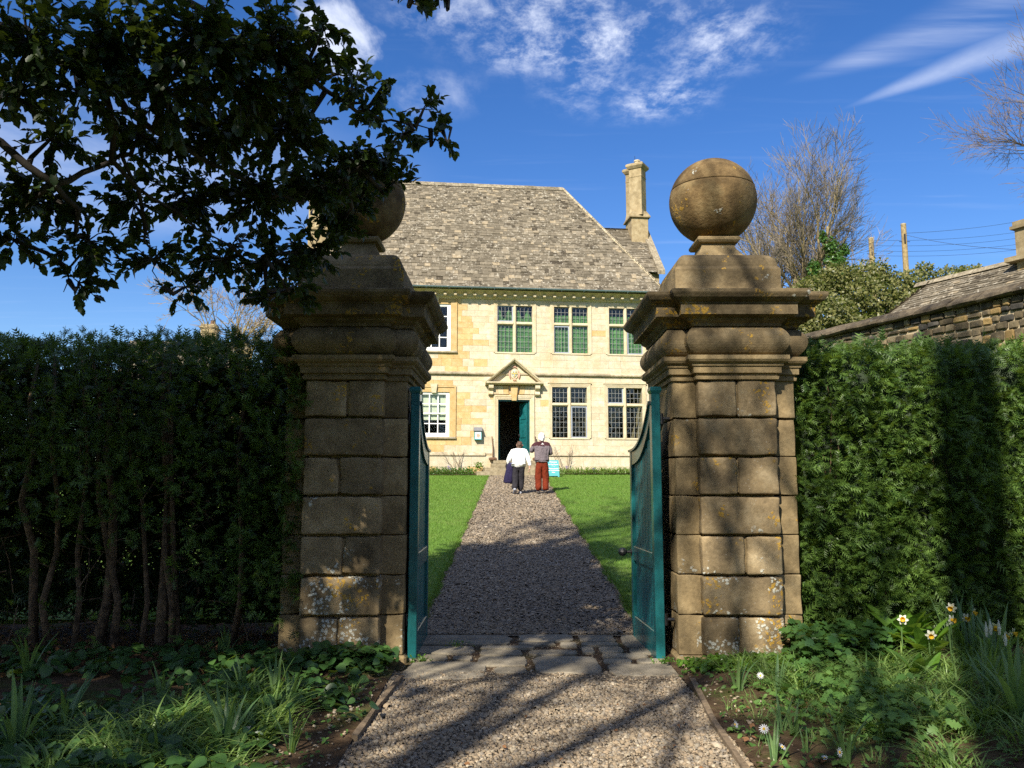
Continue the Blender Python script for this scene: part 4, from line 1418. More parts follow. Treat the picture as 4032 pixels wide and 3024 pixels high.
# ---- small box fixed beside the door
wb = tag(empty('wall_box', tuple(HM @ Vector((-1.63, -0.0, hz(3.56)))), HT), 'small teal framed wall box with grey hood beside the house door', 'wall box')
MB().cbox(-.15, .15, -0.20, -0.006, 0, .36, .012).build('case', M['teal_light'], wb)
MB().prism_x([(-0.006, .36), (-.25, .36), (-.25, .40), (-.10, .53), (-0.006, .53)], -.17, .17).build('hood', simple('grey_lead_hood', (.16, .16, .17), .6), wb)
MB().box(-.115, .115, -0.206, -0.201, .04, .32).build('notice', M['white_paint'], wb)
g = MB()
for k in range(9):
    a = k * 2 * math.pi / 9
    g.lathe([(.001, 0), (.028, 0), (.02, .006), (.001, .008)], 7, (.055 * math.cos(a), .07 * math.sin(a)))
g.lathe([(.001, 0), (.04, 0), (.03, .008), (.001, .01)], 8)
g.build('printed_badge', M['arms_pink'], wb, (0, -0.207, .18), (math.pi / 2, 0, 0))


# ================================================================== GATE PIERS
GZ = zg(7.5) + 0.01
PA, PB, PP = 0.54, 0.345, 0.12


def cruci(o, z, a=PA, b=PB, p=PP):
    A_, B_ = a + o, b + o
    f = -a - p - o
    return [(-A_, -A_, z), (-B_, -A_, z), (-B_, f, z), (B_, f, z), (B_, -A_, z), (A_, -A_, z), (A_, A_, z), (B_, A_, z), (B_, -f, z), (-B_, -f, z), (-B_, A_, z), (-A_, A_, z)]


def sq(h, z, r=0.0):
    return [(-h, -h, z), (h, -h, z), (h, h, z), (-h, h, z)]


def pier(cx, label, seed):
    random.seed(seed)
    cy = 7.96
    pr = tag(empty('gate_pier', (cx, cy, GZ)), label, 'gate pier', 'gate piers either side of the path')
    Z = lambda z: z - GZ
    # footing
    MB().cbox(-PA - .03, PA + .03, -PA - .03, PA + .03, -0.25, Z(0.165), .02).build('footing', M['pier_plain'], pr)
    c0 = 0.165
    ch = 0.3415
    for i in range(7):
        z0, z1 = c0 + i * ch, c0 + (i + 1) * ch
        MB().worn(-PA + random.uniform(-.006, .006), PA + random.uniform(-.006, .006), -PA, PA, Z(z0) + .002, Z(z1) - .002, .012, .006, .08, seed=i * 2.3 + seed).build('pier_course', M['pier_plain'], pr, smooth=True)
        # rusticated face stones
        parts = [(-PB, -0.004 + random.uniform(-.06, .06)), None] if i % 2 == 0 else [(-PB, PB)]
        if i % 2 == 0:
            j = random.uniform(-.05, .05)
            parts = [(-PB, j - .007), (j + .007, PB)]
        for (x0, x1) in parts:
            for sg in (-1, 1):
                y0, y1 = sorted((sg * (PA - .02), sg * (PA + PP + random.uniform(-.006, .006))))
                mb = MB().worn(x0, x1, y0, y1, Z(z0) + .009, Z(z1) - .010, .020, .006, seed=i + x0 + sg + seed)
                mb.build('rusticated_block', M['pier'], pr, smooth=True)
        if i % 2 == 0:      # pointing between the pair
            MB().box(parts[0][1] - .02, parts[1][0] + .02, -PA - PP + .03, PA + PP - .03, Z(z0) + .03, Z(z1) - .03).build('pointing', M['pier_plain'], pr)
    MB().box(-PB + .03, PB - .03, -PA - PP + .085, PA + PP - .085, Z(c0), Z(c0 + 7 * ch)).build('joint_bed', M['pier_plain'], pr)
    # necking mouldings
    def lev(name, L, mat, nsub=1):
        MB().loft([cruci(o, Z(z)) for o, z in L]).build(name, M[mat], pr)
    lev('necking', [(0.0, 2.545), (0.02, 2.55), (0.025, 2.575), (0.012, 2.58), (0.012, 2.60), (0.04, 2.605), (0.042, 2.66), (0.055, 2.665), (0.06, 2.685), (0.085, 2.70), (0.10, 2.72), (0.10, 2.755), (0.03, 2.765)], 'pier_plain')
    fz = []
    for k in range(13):
        t = k / 12
        fz.append((0.025 + 0.085 * math.sin(math.pi * t) ** 0.75, 2.762 + 0.258 * t))
    MB().loft([cruci(o, Z(z)) for o, z in fz]).build('cushion_frieze', M['pier_top'], pr, smooth=False)
    lev('cornice', [(0.03, 3.018), (0.05, 3.02), (0.055, 3.045), (0.085, 3.065), (0.10, 3.09), (0.155, 3.10), (0.165, 3.105), (0.165, 3.195), (0.172, 3.20), (0.175, 3.212), (0.20, 3.222), (0.232, 3.245), (0.252, 3.275), (0.256, 3.285), (0.256, 3.31), (0.235, 3.318), (0.02, 3.362)], 'pier_top')
    bl = [(.485, 3.352), (.485, 3.60), (.478, 3.612), (.462, 3.63), (.46, 3.65), (.452, 3.68), (.435, 3.715), (.405, 3.745), (.37, 3.762), (.345, 3.768), (.24, 3.785)]
    MB().loft([sq(h, Z(z)) for h, z in bl]).build('blocking_stone', M['pier_top'], pr)
    nk = [(.24, 3.78), (.225, 3.80), (.195, 3.835), (.17, 3.88), (.155, 3.925), (.152, 3.938), (.19, 3.945), (.205, 3.965), (.205, 3.985), (.19, 4.0), (.12, 4.004)]
    MB().loft([sq(h, Z(z)) for h, z in nk]).build('pedestal', M['pier_plain'], pr)
    R = .424
    cz = 4.0 + R - .02
    prof = []
    for k in range(33):
        a = -math.pi / 2 + math.pi * k / 32
        prof.append((max(.002, R * math.cos(a)), R * math.sin(a)))
    # the two halves of the ball meet in a fine joint above the middle
    zj = 0.11
    low = [p for p in prof if p[1] < zj] + [(math.sqrt(R * R - zj * zj), zj - .004), (math.sqrt(R * R - zj * zj) - .012, zj)]
    upp = [(math.sqrt(R * R - zj * zj) - .012, zj), (math.sqrt(R * R - zj * zj), zj + .004)] + [p for p in prof if p[1] > zj]
    for P_ in (low, upp):
        MB().lathe(P_, 40).build('stone_ball', M['ball'], pr, (0, 0, Z(cz)), smooth=True)
    return pr


pier(-1.48, 'shaded rusticated stone gate pier, its ball finial half hidden by holly', 11)
pier(1.985, 'sunlit rusticated stone gate pier with clear ball finial and white lichen at its foot', 12)
random.seed(5)

# ================================================================== GATE LEAVES
def gate(hx, fx, label, knob):
    hy, fy = 7.50, 8.58
    ang = math.atan2(fy - hy, fx - hx)
    L_ = math.hypot(fy - hy, fx - hx)
    g = tag(empty('gate_leaf', (hx, hy, 0.10), ang), label, 'gate', 'pair of open garden gate leaves')
    T = 0.04
    sw = 0.10
    HH, HF = 2.38, 1.86       # hinge and free heights above the leaf's foot
    # sweep of the top edge
    def top(t):
        return HF + (HH - HF) * max(0.0, 1 - t) ** 2.6
    mb = MB().cbox(0, sw, -T, T, 0.0, HH - .03, .006); mb.build('hinge_stile', M['teal'], g)
    MB().loft([[(-.012 * k, -T - .012 * k, z), (sw + .012 * k, -T - .012 * k, z), (sw + .012 * k, T + .012 * k, z), (-.012 * k, T + .012 * k, z)] for k, z in ((0, HH - .03), (1, HH - .005), (1, HH + .012), (0.2, HH + .03))]).build('stile_cap', M['teal'], g)
    MB().cbox(L_ - .085, L_, -T, T, 0.0, HF + .005, .006).build('free_stile', M['teal'], g)
    n = 16
    x0, x1 = sw, L_ - .085
    V = []
    rings = []
    for i in range(n + 1):
        x = x0 + (x1 - x0) * i / n
        z = top((x) / L_)
        rings.append([(x, -T + .004, z - .13), (x, T - .004, z - .13), (x, T - .004, z), (x, -T + .004, z)])
    MB().loft(rings).build('top_rail', M['teal'], g)
    rings = []
    for i in range(n + 1):
        x = x0 + (L_ + .01 - x0) * i / n
        z = top(x / L_)
        rings.append([(x, -T - .014, z + .001), (x, T + .014, z + .001), (x, T + .014, z + .024), (x, -T - .014, z + .024)])
    MB().loft(rings).build('capping', M['teal'], g)
    MB().cbox(x0, x1, -T + .003, T - .003, 0.78, 0.92, .005).build('lock_rail', M['teal'], g)
    MB().cbox(x0, x1, -T + .003, T - .003, 0.0, 0.24, .005).build('bottom_rail', M['teal'], g)
    nb = 7
    for i in range(nb):
        a, b = x0 + (x1 - x0) * i / nb, x0 + (x1 - x0) * (i + 1) / nb
        MB().cbox(a + .002, b - .002, -.013, .013, 0.23, 0.785, .006).build('board', M['teal_dark'], g)
        zt_ = min(top(a / L_), top(b / L_)) - .10
        MB().cbox(a + .002, b - .002, -.013, .013, 0.915, zt_, .006).build('board', M['teal_dark'], g)
    # moulded edges round the panels catch the light
    for sg in (-1, 1):
        yf = sg * (T - .012)
        e = MB()
        for (za, zb_) in ((.24, .78), (.92, None)):
            for x in (x0, x1):
                zt_ = zb_ if zb_ else top(x / L_) - .13
                e.box(x - (0 if x == x0 else .012), x + (.012 if x == x0 else 0), min(yf, yf - sg * .015), max(yf, yf - sg * .015), za, zt_)
            e.box(x0 + .012, x1 - .012, min(yf, yf - sg * .015), max(yf, yf - sg * .015), za, za + .012)
        e.build('panel_moulding', M['teal'], g)
    inward = 1 if hx < 0 else -1      # pier side of the leaf
    for z in (0.35, 2.12):
        hm = MB()
        hm.tube([(0.03, inward * .03, z), (0.03, inward * .13, z)], .016, 8)
        hm.tube([(0.03, inward * .055, z - .05), (0.03, inward * .055, z + .05)], .02, 8)
        hm.box(0.02, .34, inward * .042 - .004, inward * .042 + .004, z - .025, z + .025)
        hm.build('strap_hinge', M['iron'], g)
    MB().lathe([(.001, -.01), (.016, -.008), (.016, .008), (.001, .012)], 8).build('bolt_head', M['iron'], g, (.05, -inward * (T + .003), HH - .12), (math.pi / 2, 0, 0))
    if knob:
        MB().lathe([(.03, 0), (.03, .008), (.014, .012), (.012, .05), (.018, .055), (.036, .07), (.044, .095), (.036, .12), (.016, .135), (.001, .138)], 14).build('knob', M['iron'], g, (L_ - .045, -inward * T * -1 if False else (T if inward < 0 else -T), 0.86), (-math.pi / 2 if inward < 0 else math.pi / 2, 0, 0))
    return g


gate(-0.875, -0.885, 'dark teal wooden gate leaf standing open against the shaded left pier', False)
gate(1.30, 1.245, 'teal wooden gate leaf with black ball knob standing open by the right pier', True)

# ================================================================== PEOPLE
def skin_mesh(name, nodes, edges, mat, parent, root, sub=2, loc=None, fold=0.0):
    """grow a continuous surface round a posed skeleton; nodes: key -> (x, y, z, rx[, ry])"""
    keys = list(nodes)
    ix = {k: i for i, k in enumerate(keys)}
    me = bpy.data.meshes.new(name)
    me.from_pydata([nodes[k][:3] for k in keys], [(ix[a], ix[b]) for a, b in edges], [])
    ob = bpy.data.objects.new(name, me)
    col.objects.link(ob)
    md = ob.modifiers.new('skin', 'SKIN')
    md.use_smooth_shade = True
    lay = me.skin_vertices[0].data
    for k in keys:
        r = nodes[k][3:]
        lay[ix[k]].radius = (r[0], r[1] if len(r) > 1 else r[0])
        lay[ix[k]].use_root = (k == root)
    sb = ob.modifiers.new('sub', 'SUBSURF')
    sb.levels = sub
    sb.render_levels = sub
    dg = bpy.context.evaluated_depsgraph_get()
    m2 = bpy.data.meshes.new_from_object(ob.evaluated_get(dg))
    bpy.data.objects.remove(ob)
    m2.name = name
    if fold:
        for v in m2.vertices:
            q = v.co * Vector((7.0, 7.0, 4.5)).x
            q = Vector((v.co.x * 8, v.co.y * 8, v.co.z * 5))
            v.co += v.normal * (mnoise.noise(q) * fold + mnoise.noise(q * 2.3) * fold * .5)
    return link(name, m2, mat, parent, loc, None, True)


def fabric(name, c, fold=14.0, rough=0.85, var=0.15):
    m, nt, b, out = base_mat(name)
    P = pos(nt)
    n1 = noise(nt, P, fold, 4, 0.6, 1.2)
    cc = ramp(nt, n1, [(0.3, tuple(x * (1 - var) for x in c)), (0.7, tuple(min(1, x * (1 + var)) for x in c))])
    nt.links.new(cc, b.inputs['Base Color'])
    b.inputs['Roughness'].default_value = rough
    b.inputs['Specular IOR Level'].default_value = 0.2
    bump(nt, b, n1, 0.8, 0.05)
    return m


skinm = simple('skin', (0.50, 0.29, 0.21), 0.55, 0.05, 30, 0.05)
M['hair_white'] = simple('white_hair', (0.58, 0.57, 0.55), 0.7, 0.08, 60, 0.4)
M['hair_brown'] = simple('brown_hair', (0.075, 0.038, 0.02), 0.5, 0.3, 60, 0.4)
M['jacket_grey'] = fabric('grey_anorak', (0.145, 0.118, 0.128), 9)
M['jacket_plum'] = fabric('burgundy_anorak', (0.055, 0.018, 0.022), 9)
M['rust'] = fabric('rust_corduroy', (0.14, 0.02, 0.006), 10)
M['white_wool'] = fabric('white_fleece', (0.80, 0.79, 0.76), 8, var=0.05)
M['black_cloth'] = fabric('black_trousers', (0.022, 0.020, 0.024), 9)
M['navy'] = fabric('navy_coat', (0.018, 0.014, 0.045), 9)
M['shoe_grey'] = simple('grey_trainer', (0.27, 0.28, 0.32), 0.7, 0.15, 40, 0.1)
M['shoe_dark'] = simple('dark_shoe', (0.03, 0.025, 0.022), 0.6, 0.15, 40, 0.1)
M['strap_blue'] = simple('blue_grey_strap', (0.12, 0.16, 0.30), 0.7, 0.1, 40, 0.0)


def head(mb_parent, p, r, tilt, hairmat, bun=False, long=False, s=1.0):
    """hair cap, ears and face details on the skin body's head"""
    hv = MB()
    n, mrings = 18, 10
    rings = []
    for i in range(mrings + 1):
        a = math.pi * i / mrings * 0.72
        rings.append([(p[0] + 1.10 * r * 0.86 * math.sin(a) * math.cos(t), p[1] + 1.08 * r * math.sin(a) * math.sin(t) - .012 * s, p[2] + 1.08 * r * 1.12 * math.cos(a) + .006 * s * math.sin(5 * t + i)) for t in [2 * math.pi * k / n for k in range(n)]])
    # lower at the back (camera side), higher over the face
    for rg in rings:
        for k in range(n):
            x, y_, z = rg[k]
            if y_ < p[1]:
                z -= 0.45 * (p[1] - y_) * (1 if z < p[2] + r * .6 else .2)
            else:
                z += 1.1 * (y_ - p[1]) * (1 if z < p[2] + r * .7 else .2)
            rg[k] = (x, y_, z)
    hv.loft(rings[::-1], cap=True)
    h = hv.build('hair', hairmat, mb_parent, smooth=True)
    md = h.modifiers.new('sub', 'SUBSURF'); md.levels = 2; md.render_levels = 2
    dg_ = bpy.context.evaluated_depsgraph_get()
    hm_ = bpy.data.meshes.new_from_object(h.evaluated_get(dg_))
    h.modifiers.clear()
    for v in hm_.vertices:      # tousled locks
        q = v.co - Vector(p)
        v.co += v.normal * r * (.14 * mnoise.noise(Vector((q.x * 34, q.y * 34, q.z * 12))) + .12 * mnoise.noise(q * 18))
    h.data = hm_
    hm_.polygons.foreach_set('use_smooth', np.ones(len(hm_.polygons), dtype=bool))
    if bun:
        MB().lathe([(.001, -.04), (.034, -.034), (.048, 0), (.034, .034), (.001, .04)], 10).build('hair_bun', hairmat, mb_parent, (p[0], p[1] - r * 1.02, p[2] + .01), (1.2, 0, 0), True)
    f = MB()
    for sg in (-1, 1):
        f.lathe([(.001, -.012), (.011, -.01), (.013, 0), (.011, .01), (.001, .012)], 8, (0, 0))
    ears = MB()
    for sg in (-1, 1):
        ex = p[0] + sg * r * .80
        ears.tube([(ex, p[1] + .005, p[2] - .035 * s), (ex + sg * .014, p[1] - .008, p[2] - .01 * s), (ex + sg * .014, p[1] - .006, p[2] + .02 * s), (ex, p[1] + .01, p[2] + .03 * s)], [.005, .008, .009, .005], 6)
    ears.build('ears', skinm, mb_parent, smooth=True)
    face = MB()
    face.tube([(p[0], p[1] + r * .93, p[2] + .015), (p[0], p[1] + r * 1.14, p[2] - .03), (p[0], p[1] + r * .98, p[2] - .045)], [.008, .015, .008], 6)
    face.tube([(p[0] - .025, p[1] + r * .92, p[2] - .07), (p[0], p[1] + r * .98, p[2] - .072), (p[0] + .025, p[1] + r * .92, p[2] - .07)], [.004, .007, .004], 6)
    face.build('nose_and_mouth', skinm, mb_parent, smooth=True)
    ey = MB()
    for sg in (-1, 1):
        ey.lathe([(.001, -.008), (.009, -.005), (.011, 0), (.009, .005), (.001, .008)], 8, (p[0] + sg * .032, p[1] + r * .9))
    ey.build('eyes', M['shoe_dark'], mb_parent, (0, 0, p[2] + .012))


def hand_nodes(nodes, edges, key, wrist, d, up, s=1.0):
    """palm + four fingers and a thumb, lightly curled"""
    d = Vector(d).normalized(); up = Vector(up).normalized(); sd = d.cross(up).normalized()
    w = Vector(wrist)
    pal = w + d * .055 * s
    nodes[key + 'p'] = (*pal, .022 * s, .030 * s)
    edges.append((key + 'w', key + 'p'))
    kn = w + d * .095 * s
    for i, (off, ln) in enumerate(((-.03, .060), (-.010, .070), (.010, .066), (.029, .052))):
        a = kn + sd * off * s
        b = a + d * ln * .5 * s - up * .012 * s
        c = b + d * ln * .4 * s - up * .03 * s
        for nm, p, r in (('a', a, .0095), ('b', b, .0085), ('c', c, .007)):
            nodes[f'{key}{i}{nm}'] = (*p, r * s)
        edges += [(key + 'p', f'{key}{i}a'), (f'{key}{i}a', f'{key}{i}b'), (f'{key}{i}b', f'{key}{i}c')]
    a = w + d * .04 * s + sd * .035 * s
    b = a + d * .035 * s + sd * .018 * s - up * .015 * s
    nodes[key + 'ta'] = (*a, .011 * s); nodes[key + 'tb'] = (*b, .009 * s)
    edges += [(key + 'p', key + 'ta'), (key + 'ta', key + 'tb')]


def shoe(parent, p, yaw, pitch, mat, s=1.0):
    mb = MB()
    prof = [(-.105, .038, .075), (-.085, .044, .085), (-.03, .042, .085), (.03, .046, .065), (.09, .05, .05), (.14, .045, .042), (.165, .02, .035)]
    rings = []
    for (yy, w, h) in prof:
        rings.append([(w * math.cos(a) * s, yy * s, max(0, (h * .5 + h * .5 * math.sin(a))) * s) for a in [2 * math.pi * k / 10 for k in range(10)]])
    mb.loft(rings)
    mb.build('shoe', mat, parent, p, (pitch, 0, yaw), True)


def person(name, loc, label, P, cfg):
    root = tag(empty(name, loc), label, 'person', 'visitors walking up to the house')
    nodes, edges = {}, []
    for k in ('pel', 'spi', 'che', 'nek', 'hea', 'top'):
        nodes[k] = P[k]
        if k in ('pel', 'spi', 'che'):
            nodes[k] = (*P[k][:3], P[k][3] * .6, P[k][4] * .6)
    edges += [('pel', 'spi'), ('spi', 'che'), ('che', 'nek'), ('nek', 'hea'), ('hea', 'top')]
    for sd in 'LR':
        for k in ('sh', 'el', 'w'):
            nodes[sd + k] = P[sd + k] if k != 'sh' else (*P[sd + k][:3], P[sd + k][3] * .65)
        edges += [('che', sd + 'sh'), (sd + 'sh', sd + 'el'), (sd + 'el', sd + 'w')]
        for k in ('hip', 'kn', 'an'):
            nodes[sd + k] = P[sd + k]
        edges += [('pel', sd + 'hip'), (sd + 'hip', sd + 'kn'), (sd + 'kn', sd + 'an')]
        if sd + 'hd' in P:
            hand_nodes(nodes, edges, sd, P[sd + 'w'][:3], P[sd + 'hd'], P.get(sd + 'hu', (0, 1, 0)), cfg.get('hs', 1.0))
    skin_mesh('body', nodes, edges, skinm, root, 'pel', 2)
    # trousers
    g = cfg.get('tw', 1.25)
    tn, te = {}, []
    a = P['pel']
    tn['wa'] = (a[0], a[1], a[2] + .09, a[3] * 1.06, a[4] * 1.06); tn['pe'] = (a[0], a[1], a[2] - .03, a[3] * 1.1, a[4] * 1.1)
    te.append(('wa', 'pe'))
    for sd in 'LR':
        h, k, an = P[sd + 'hip'], P[sd + 'kn'], P[sd + 'an']
        mid = [(h[i] + k[i]) / 2 for i in range(3)]
        mid2 = [(k[i] + an[i]) / 2 for i in range(3)]
        tn[sd + '1'] = (h[0], h[1], h[2] - .05, h[3] * 1.12); tn[sd + 'm'] = (*mid, (h[3] + k[3]) / 2 * g)
        tn[sd + '2'] = (k[0], k[1], k[2], k[3] * g * 1.06); tn[sd + 'n'] = (*mid2, k[3] * g * 1.04); tn[sd + '3'] = (an[0], an[1] - .01, an[2] - .012, k[3] * g * 1.02)
        te += [('pe', sd + '1'), (sd + '1', sd + 'm'), (sd + 'm', sd + '2'), (sd + '2', sd + 'n'), (sd + 'n', sd + '3')]
    skin_mesh('trousers', tn, te, cfg['trousers'], root, 'pe', 3, fold=.016)
    # jacket
    jn, je = {}, []
    p, s_, c, nk = P['pel'], P['spi'], P['che'], P['nek']
    hem = cfg.get('hem', .02)
    jn['h0'] = (p[0], p[1], p[2] + hem - .05, p[3] * 1.16, p[4] * 1.2); jn['h'] = (p[0], p[1] - .005, p[2] + hem + .06, p[3] * 1.28, p[4] * 1.32)
    jn['s'] = (s_[0], s_[1] - .01, s_[2], s_[3] * 1.28, s_[4] * 1.3)
    jn['c'] = (c[0], c[1] - .01, c[2], c[3] * 1.22, c[4] * 1.22); jn['n'] = (nk[0], nk[1] - .005, nk[2] - .02, nk[3] * 1.35)
    je += [('h0', 'h'), ('h', 's'), ('s', 'c'), ('c', 'n')]
    for sd in 'LR':
        h, k, an = P[sd + 'sh'], P[sd + 'el'], P[sd + 'w']
        jn[sd + '1'] = (h[0], h[1], h[2], h[3] * 1.3); jn[sd + '2'] = (k[0], k[1], k[2], k[3] * 1.55); jn[sd + '3'] = (*[k[i] + (an[i] - k[i]) * .88 for i in range(3)], an[3] * 1.65)
        je += [('c', sd + '1'), (sd + '1', sd + '2'), (sd + '2', sd + '3')]
    jk = skin_mesh('jacket', jn, je, cfg['jacket'], root, 's', 4 if 'yoke' in cfg else 3, fold=.015)
    if 'yoke' in cfg:
        # burgundy above, grey below: faces by height on the torso, by place on the sleeves
        me = jk.data
        me.materials.append(cfg['yoke'][0])
        for f in me.polygons:
            c_ = f.center
            zy = cfg['yoke'][1]
            if c_.z > zy or (abs(c_.x) > .24 and c_.z > zy - .28 and c_.x * (1 if c_.x > 0 else -1) > .30 and c_.z < zy - .16):
                f.material_index = 1
    hp = P['hea']
    head(root, hp[:3], hp[3], 0, cfg['hair'], cfg.get('bun', False))
    for sd, q in cfg['shoes'].items():
        shoe(root, q[0], q[1], q[2], cfg['shoe'], cfg.get('ss', 1.0))
    return root


mz = zg(25.0)
man = person('person', (0.89, 25.0, mz), 'white-haired person in grey and burgundy anorak and rust-red trousers on the path', {
    'pel': (0, 0, .95, .17, .11), 'spi': (0.0, .0, 1.15, .185, .12), 'che': (0, .01, 1.40, .20, .12), 'nek': (0, .03, 1.56, .062), 'hea': (0, .03, 1.69, .106), 'top': (0, .03, 1.75, .08),
    'Lsh': (-.20, .01, 1.47, .062), 'Lel': (-.335, .06, 1.27, .048), 'Lw': (-.14, .30, 1.36, .034), 'Lhd': (.6, .5, .7), 'Lhu': (0, -1, .3),
    'Rsh': (.20, .01, 1.47, .062), 'Rel': (.27, .04, 1.19, .048), 'Rw': (.16, .28, 1.22, .034), 'Rhd': (-.6, .7, .4), 'Rhu': (0, -.3, 1),
    'Lhip': (-.09, 0, .88, .088), 'Lkn': (-.10, .03, .48, .058), 'Lan': (-.10, .0, .09, .04),
    'Rhip': (.09, 0, .88, .088), 'Rkn': (.11, .06, .49, .058), 'Ran': (.115, -.02, .10, .04)},
    dict(trousers=M['rust'], jacket=M['jacket_grey'], yoke=(M['jacket_plum'], 1.42), hair=M['hair_white'], shoe=M['shoe_dark'], tw=1.75, hem=.0,
         shoes={'L': ((-.10, .03, .0), .08, 0), 'R': ((.118, .0, .012), -.1, -.1)}))
# small emblem on the back of the yoke
eb = MB()
eb.lathe([(.001, 0), (.012, 0), (.012, .003), (.001, .004)], 8, (0, .022))
for k in range(6):
    eb.box(-.042 + k * .0145, -.042 + k * .0145 + .010, -.012, .003, 0, .003)
eb.build('back_emblem', M['white_ink'], man, (.02, -.157, 1.475), (math.pi / 2 - .25, 0, 0))

wz = zg(24.9)
woman = person('person', (0.20, 24.9, wz), 'brown-haired person in white fleece and black trousers carrying a navy coat on the path', {
    'pel': (0, .0, .85, .175, .13), 'spi': (0, .03, 1.02, .18, .13), 'che': (0.01, .08, 1.22, .185, .12), 'nek': (.02, .14, 1.365, .05), 'hea': (.03, .17, 1.45, .10), 'top': (.03, .19, 1.52, .065),
    'Lsh': (-.18, .09, 1.27, .056), 'Lel': (-.30, .08, 1.02, .046), 'Lw': (-.31, .20, .86, .032), 'Lhd': (0, .5, -.8), 'Lhu': (0, -.8, -.5),
    'Rsh': (.20, .09, 1.27, .056), 'Rel': (.30, .03, 1.02, .046), 'Rw': (.33, .05, .80, .032), 'Rhd': (-.1, .15, -1), 'Rhu': (1, 0, .1),
    'Lhip': (-.085, 0, .79, .09), 'Lkn': (-.10, -.02, .45, .06), 'Lan': (-.12, -.22, .16, .04),
    'Rhip': (.085, 0, .79, .09), 'Rkn': (.07, .05, .43, .06), 'Ran': (.05, .02, .09, .04)},
    dict(trousers=M['black_cloth'], jacket=M['white_wool'], hair=M['hair_brown'], bun=True, shoe=M['shoe_grey'], tw=1.5, hem=-.03,
         shoes={'L': ((-.12, -.20, .07), .05, -.55), 'R': ((.05, .05, .0), -.05, 0)}))
MB().tube([(.17, .14, 1.335), (.12, -.04, 1.28), (0, -.115, 1.12), (-.12, -.12, .98), (-.24, -.05, .90)], .008, 5).build('bag_strap', M['strap_blue'], woman)
# coat over the arm
cm = MB()
rings = []
for i, (t, w, dd) in enumerate(((0, .05, .06), (.08, .10, .085), (.25, .125, .09), (.45, .135, .085), (.58, .14, .08), (.62, .12, .06))):
    z = .92 - t
    rings.append([((w + .016 * math.sin(k * 2.4 + i)) * math.cos(a), (dd + .014 * math.sin(k * 1.7)) * math.sin(a), z) for k, a in enumerate([2 * math.pi * k / 14 for k in range(14)])])
cm.loft(rings[::-1])
tag(cm.build('folded_coat', M['navy'], None, (0.20 - .345, 24.9 + .09, wz + .02), (0, .12, 0), True), 'navy blue coat hanging over the forearm of the white-jacketed walker', 'coat')
bz = zg(31.2)
P3 = {'pel': (0, 0, .55, .10, .08), 'spi': (0, .03, .68, .10, .08), 'che': (0, .05, .80, .11, .08), 'nek': (0, .07, .90, .04), 'hea': (0, .09, .98, .075), 'top': (0, .09, 1.03, .055),
      'Lsh': (-.12, .05, .84, .04), 'Lel': (-.15, .06, .68, .032), 'Lw': (-.14, .14, .56, .025), 'Lhd': (0, .5, -.8), 'Lhu': (0, -.8, -.5),
      'Rsh': (.12, .05, .84, .04), 'Rel': (.15, .06, .68, .032), 'Rw': (.14, .14, .56, .025), 'Rhd': (0, .5, -.8), 'Rhu': (0, -.8, -.5),
      'Lhip': (-.055, 0, .51, .06), 'Lkn': (-.06, .02, .29, .042), 'Lan': (-.065, -.03, .07, .03), 'Rhip': (.055, 0, .51, .06), 'Rkn': (.06, .03, .29, .042), 'Ran': (.065, .02, .07, .03)}
P3 = {k: (tuple(c_ * .72 for c_ in v) if len(v) > 3 else v) for k, v in P3.items()}
person('person', (-0.11, 31.6, bz), 'small dark-clothed person in pale shoes, nearly hidden behind the navy coat', P3,
       dict(trousers=M['black_cloth'], jacket=M['black_cloth'], hair=M['hair_brown'], shoe=M['shoe_grey'], tw=1.3, hs=.55, ss=.7, shoes={'L': ((-.05, -.01, 0), 0, -.3), 'R': ((.05, .03, 0), 0, 0)}))

# ================================================================== A-BOARD
sg = tag(empty('sandwich_board', (1.575, 32.0, zg(32.0) + .045), math.radians(2)), 'teal sandwich board with white welcome lettering on the lawn by the steps', 'sign')
for k in (-1, 1):
    b_ = MB()
    b_.add([(-.225, k * .16, 0), (-.165, k * .16, 0), (-.165, k * .16 - k * .012, .035), (.165, k * .16 - k * .012, .035), (.165, k * .16, 0), (.225, k * .16, 0), (.205, k * .02, .64), (-.205, k * .02, .64)], [(0, 1, 2, 3, 4, 5, 6, 7) if k < 0 else (7, 6, 5, 4, 3, 2, 1, 0)])
    o = b_.build('board_panel', M['teal_light'], sg)
    md = o.modifiers.new('thick', 'SOLIDIFY'); md.thickness = .018; md.offset = -1
tilt = math.atan2(.14, .64)
for (txt, zz, sz) in (('Welcome', .545, .072), ('to the Manor', .455, .068), ('Please present', .30, .064), ('your timed tickets', .23, .060), ('here', .155, .064)):
    cu = bpy.data.curves.new('t', 'FONT'); cu.body = txt; cu.size = sz; cu.align_x = 'CENTER'; cu.extrude = .0012; cu.offset = .0012
    to = bpy.data.objects.new('t', cu); col.objects.link(to)
    me = bpy.data.meshes.new_from_object(to.evaluated_get(bpy.context.evaluated_depsgraph_get()))
    bpy.data.objects.remove(to)
    me.name = 'lettering'
    link('lettering', me, M['white_ink'], sg, (0, -.16 + .14 * zz / .64 - .0045, zz), (math.pi / 2 - tilt, 0, 0))
MB().tube([(-.07, 0, 0), (-.03, 0, .006), (.03, 0, -.004), (.07, 0, .002)], .005, 4).build('flourish', M['white_ink'], sg, (0, -.16 + .14 * .41 / .64 - .004, .41))


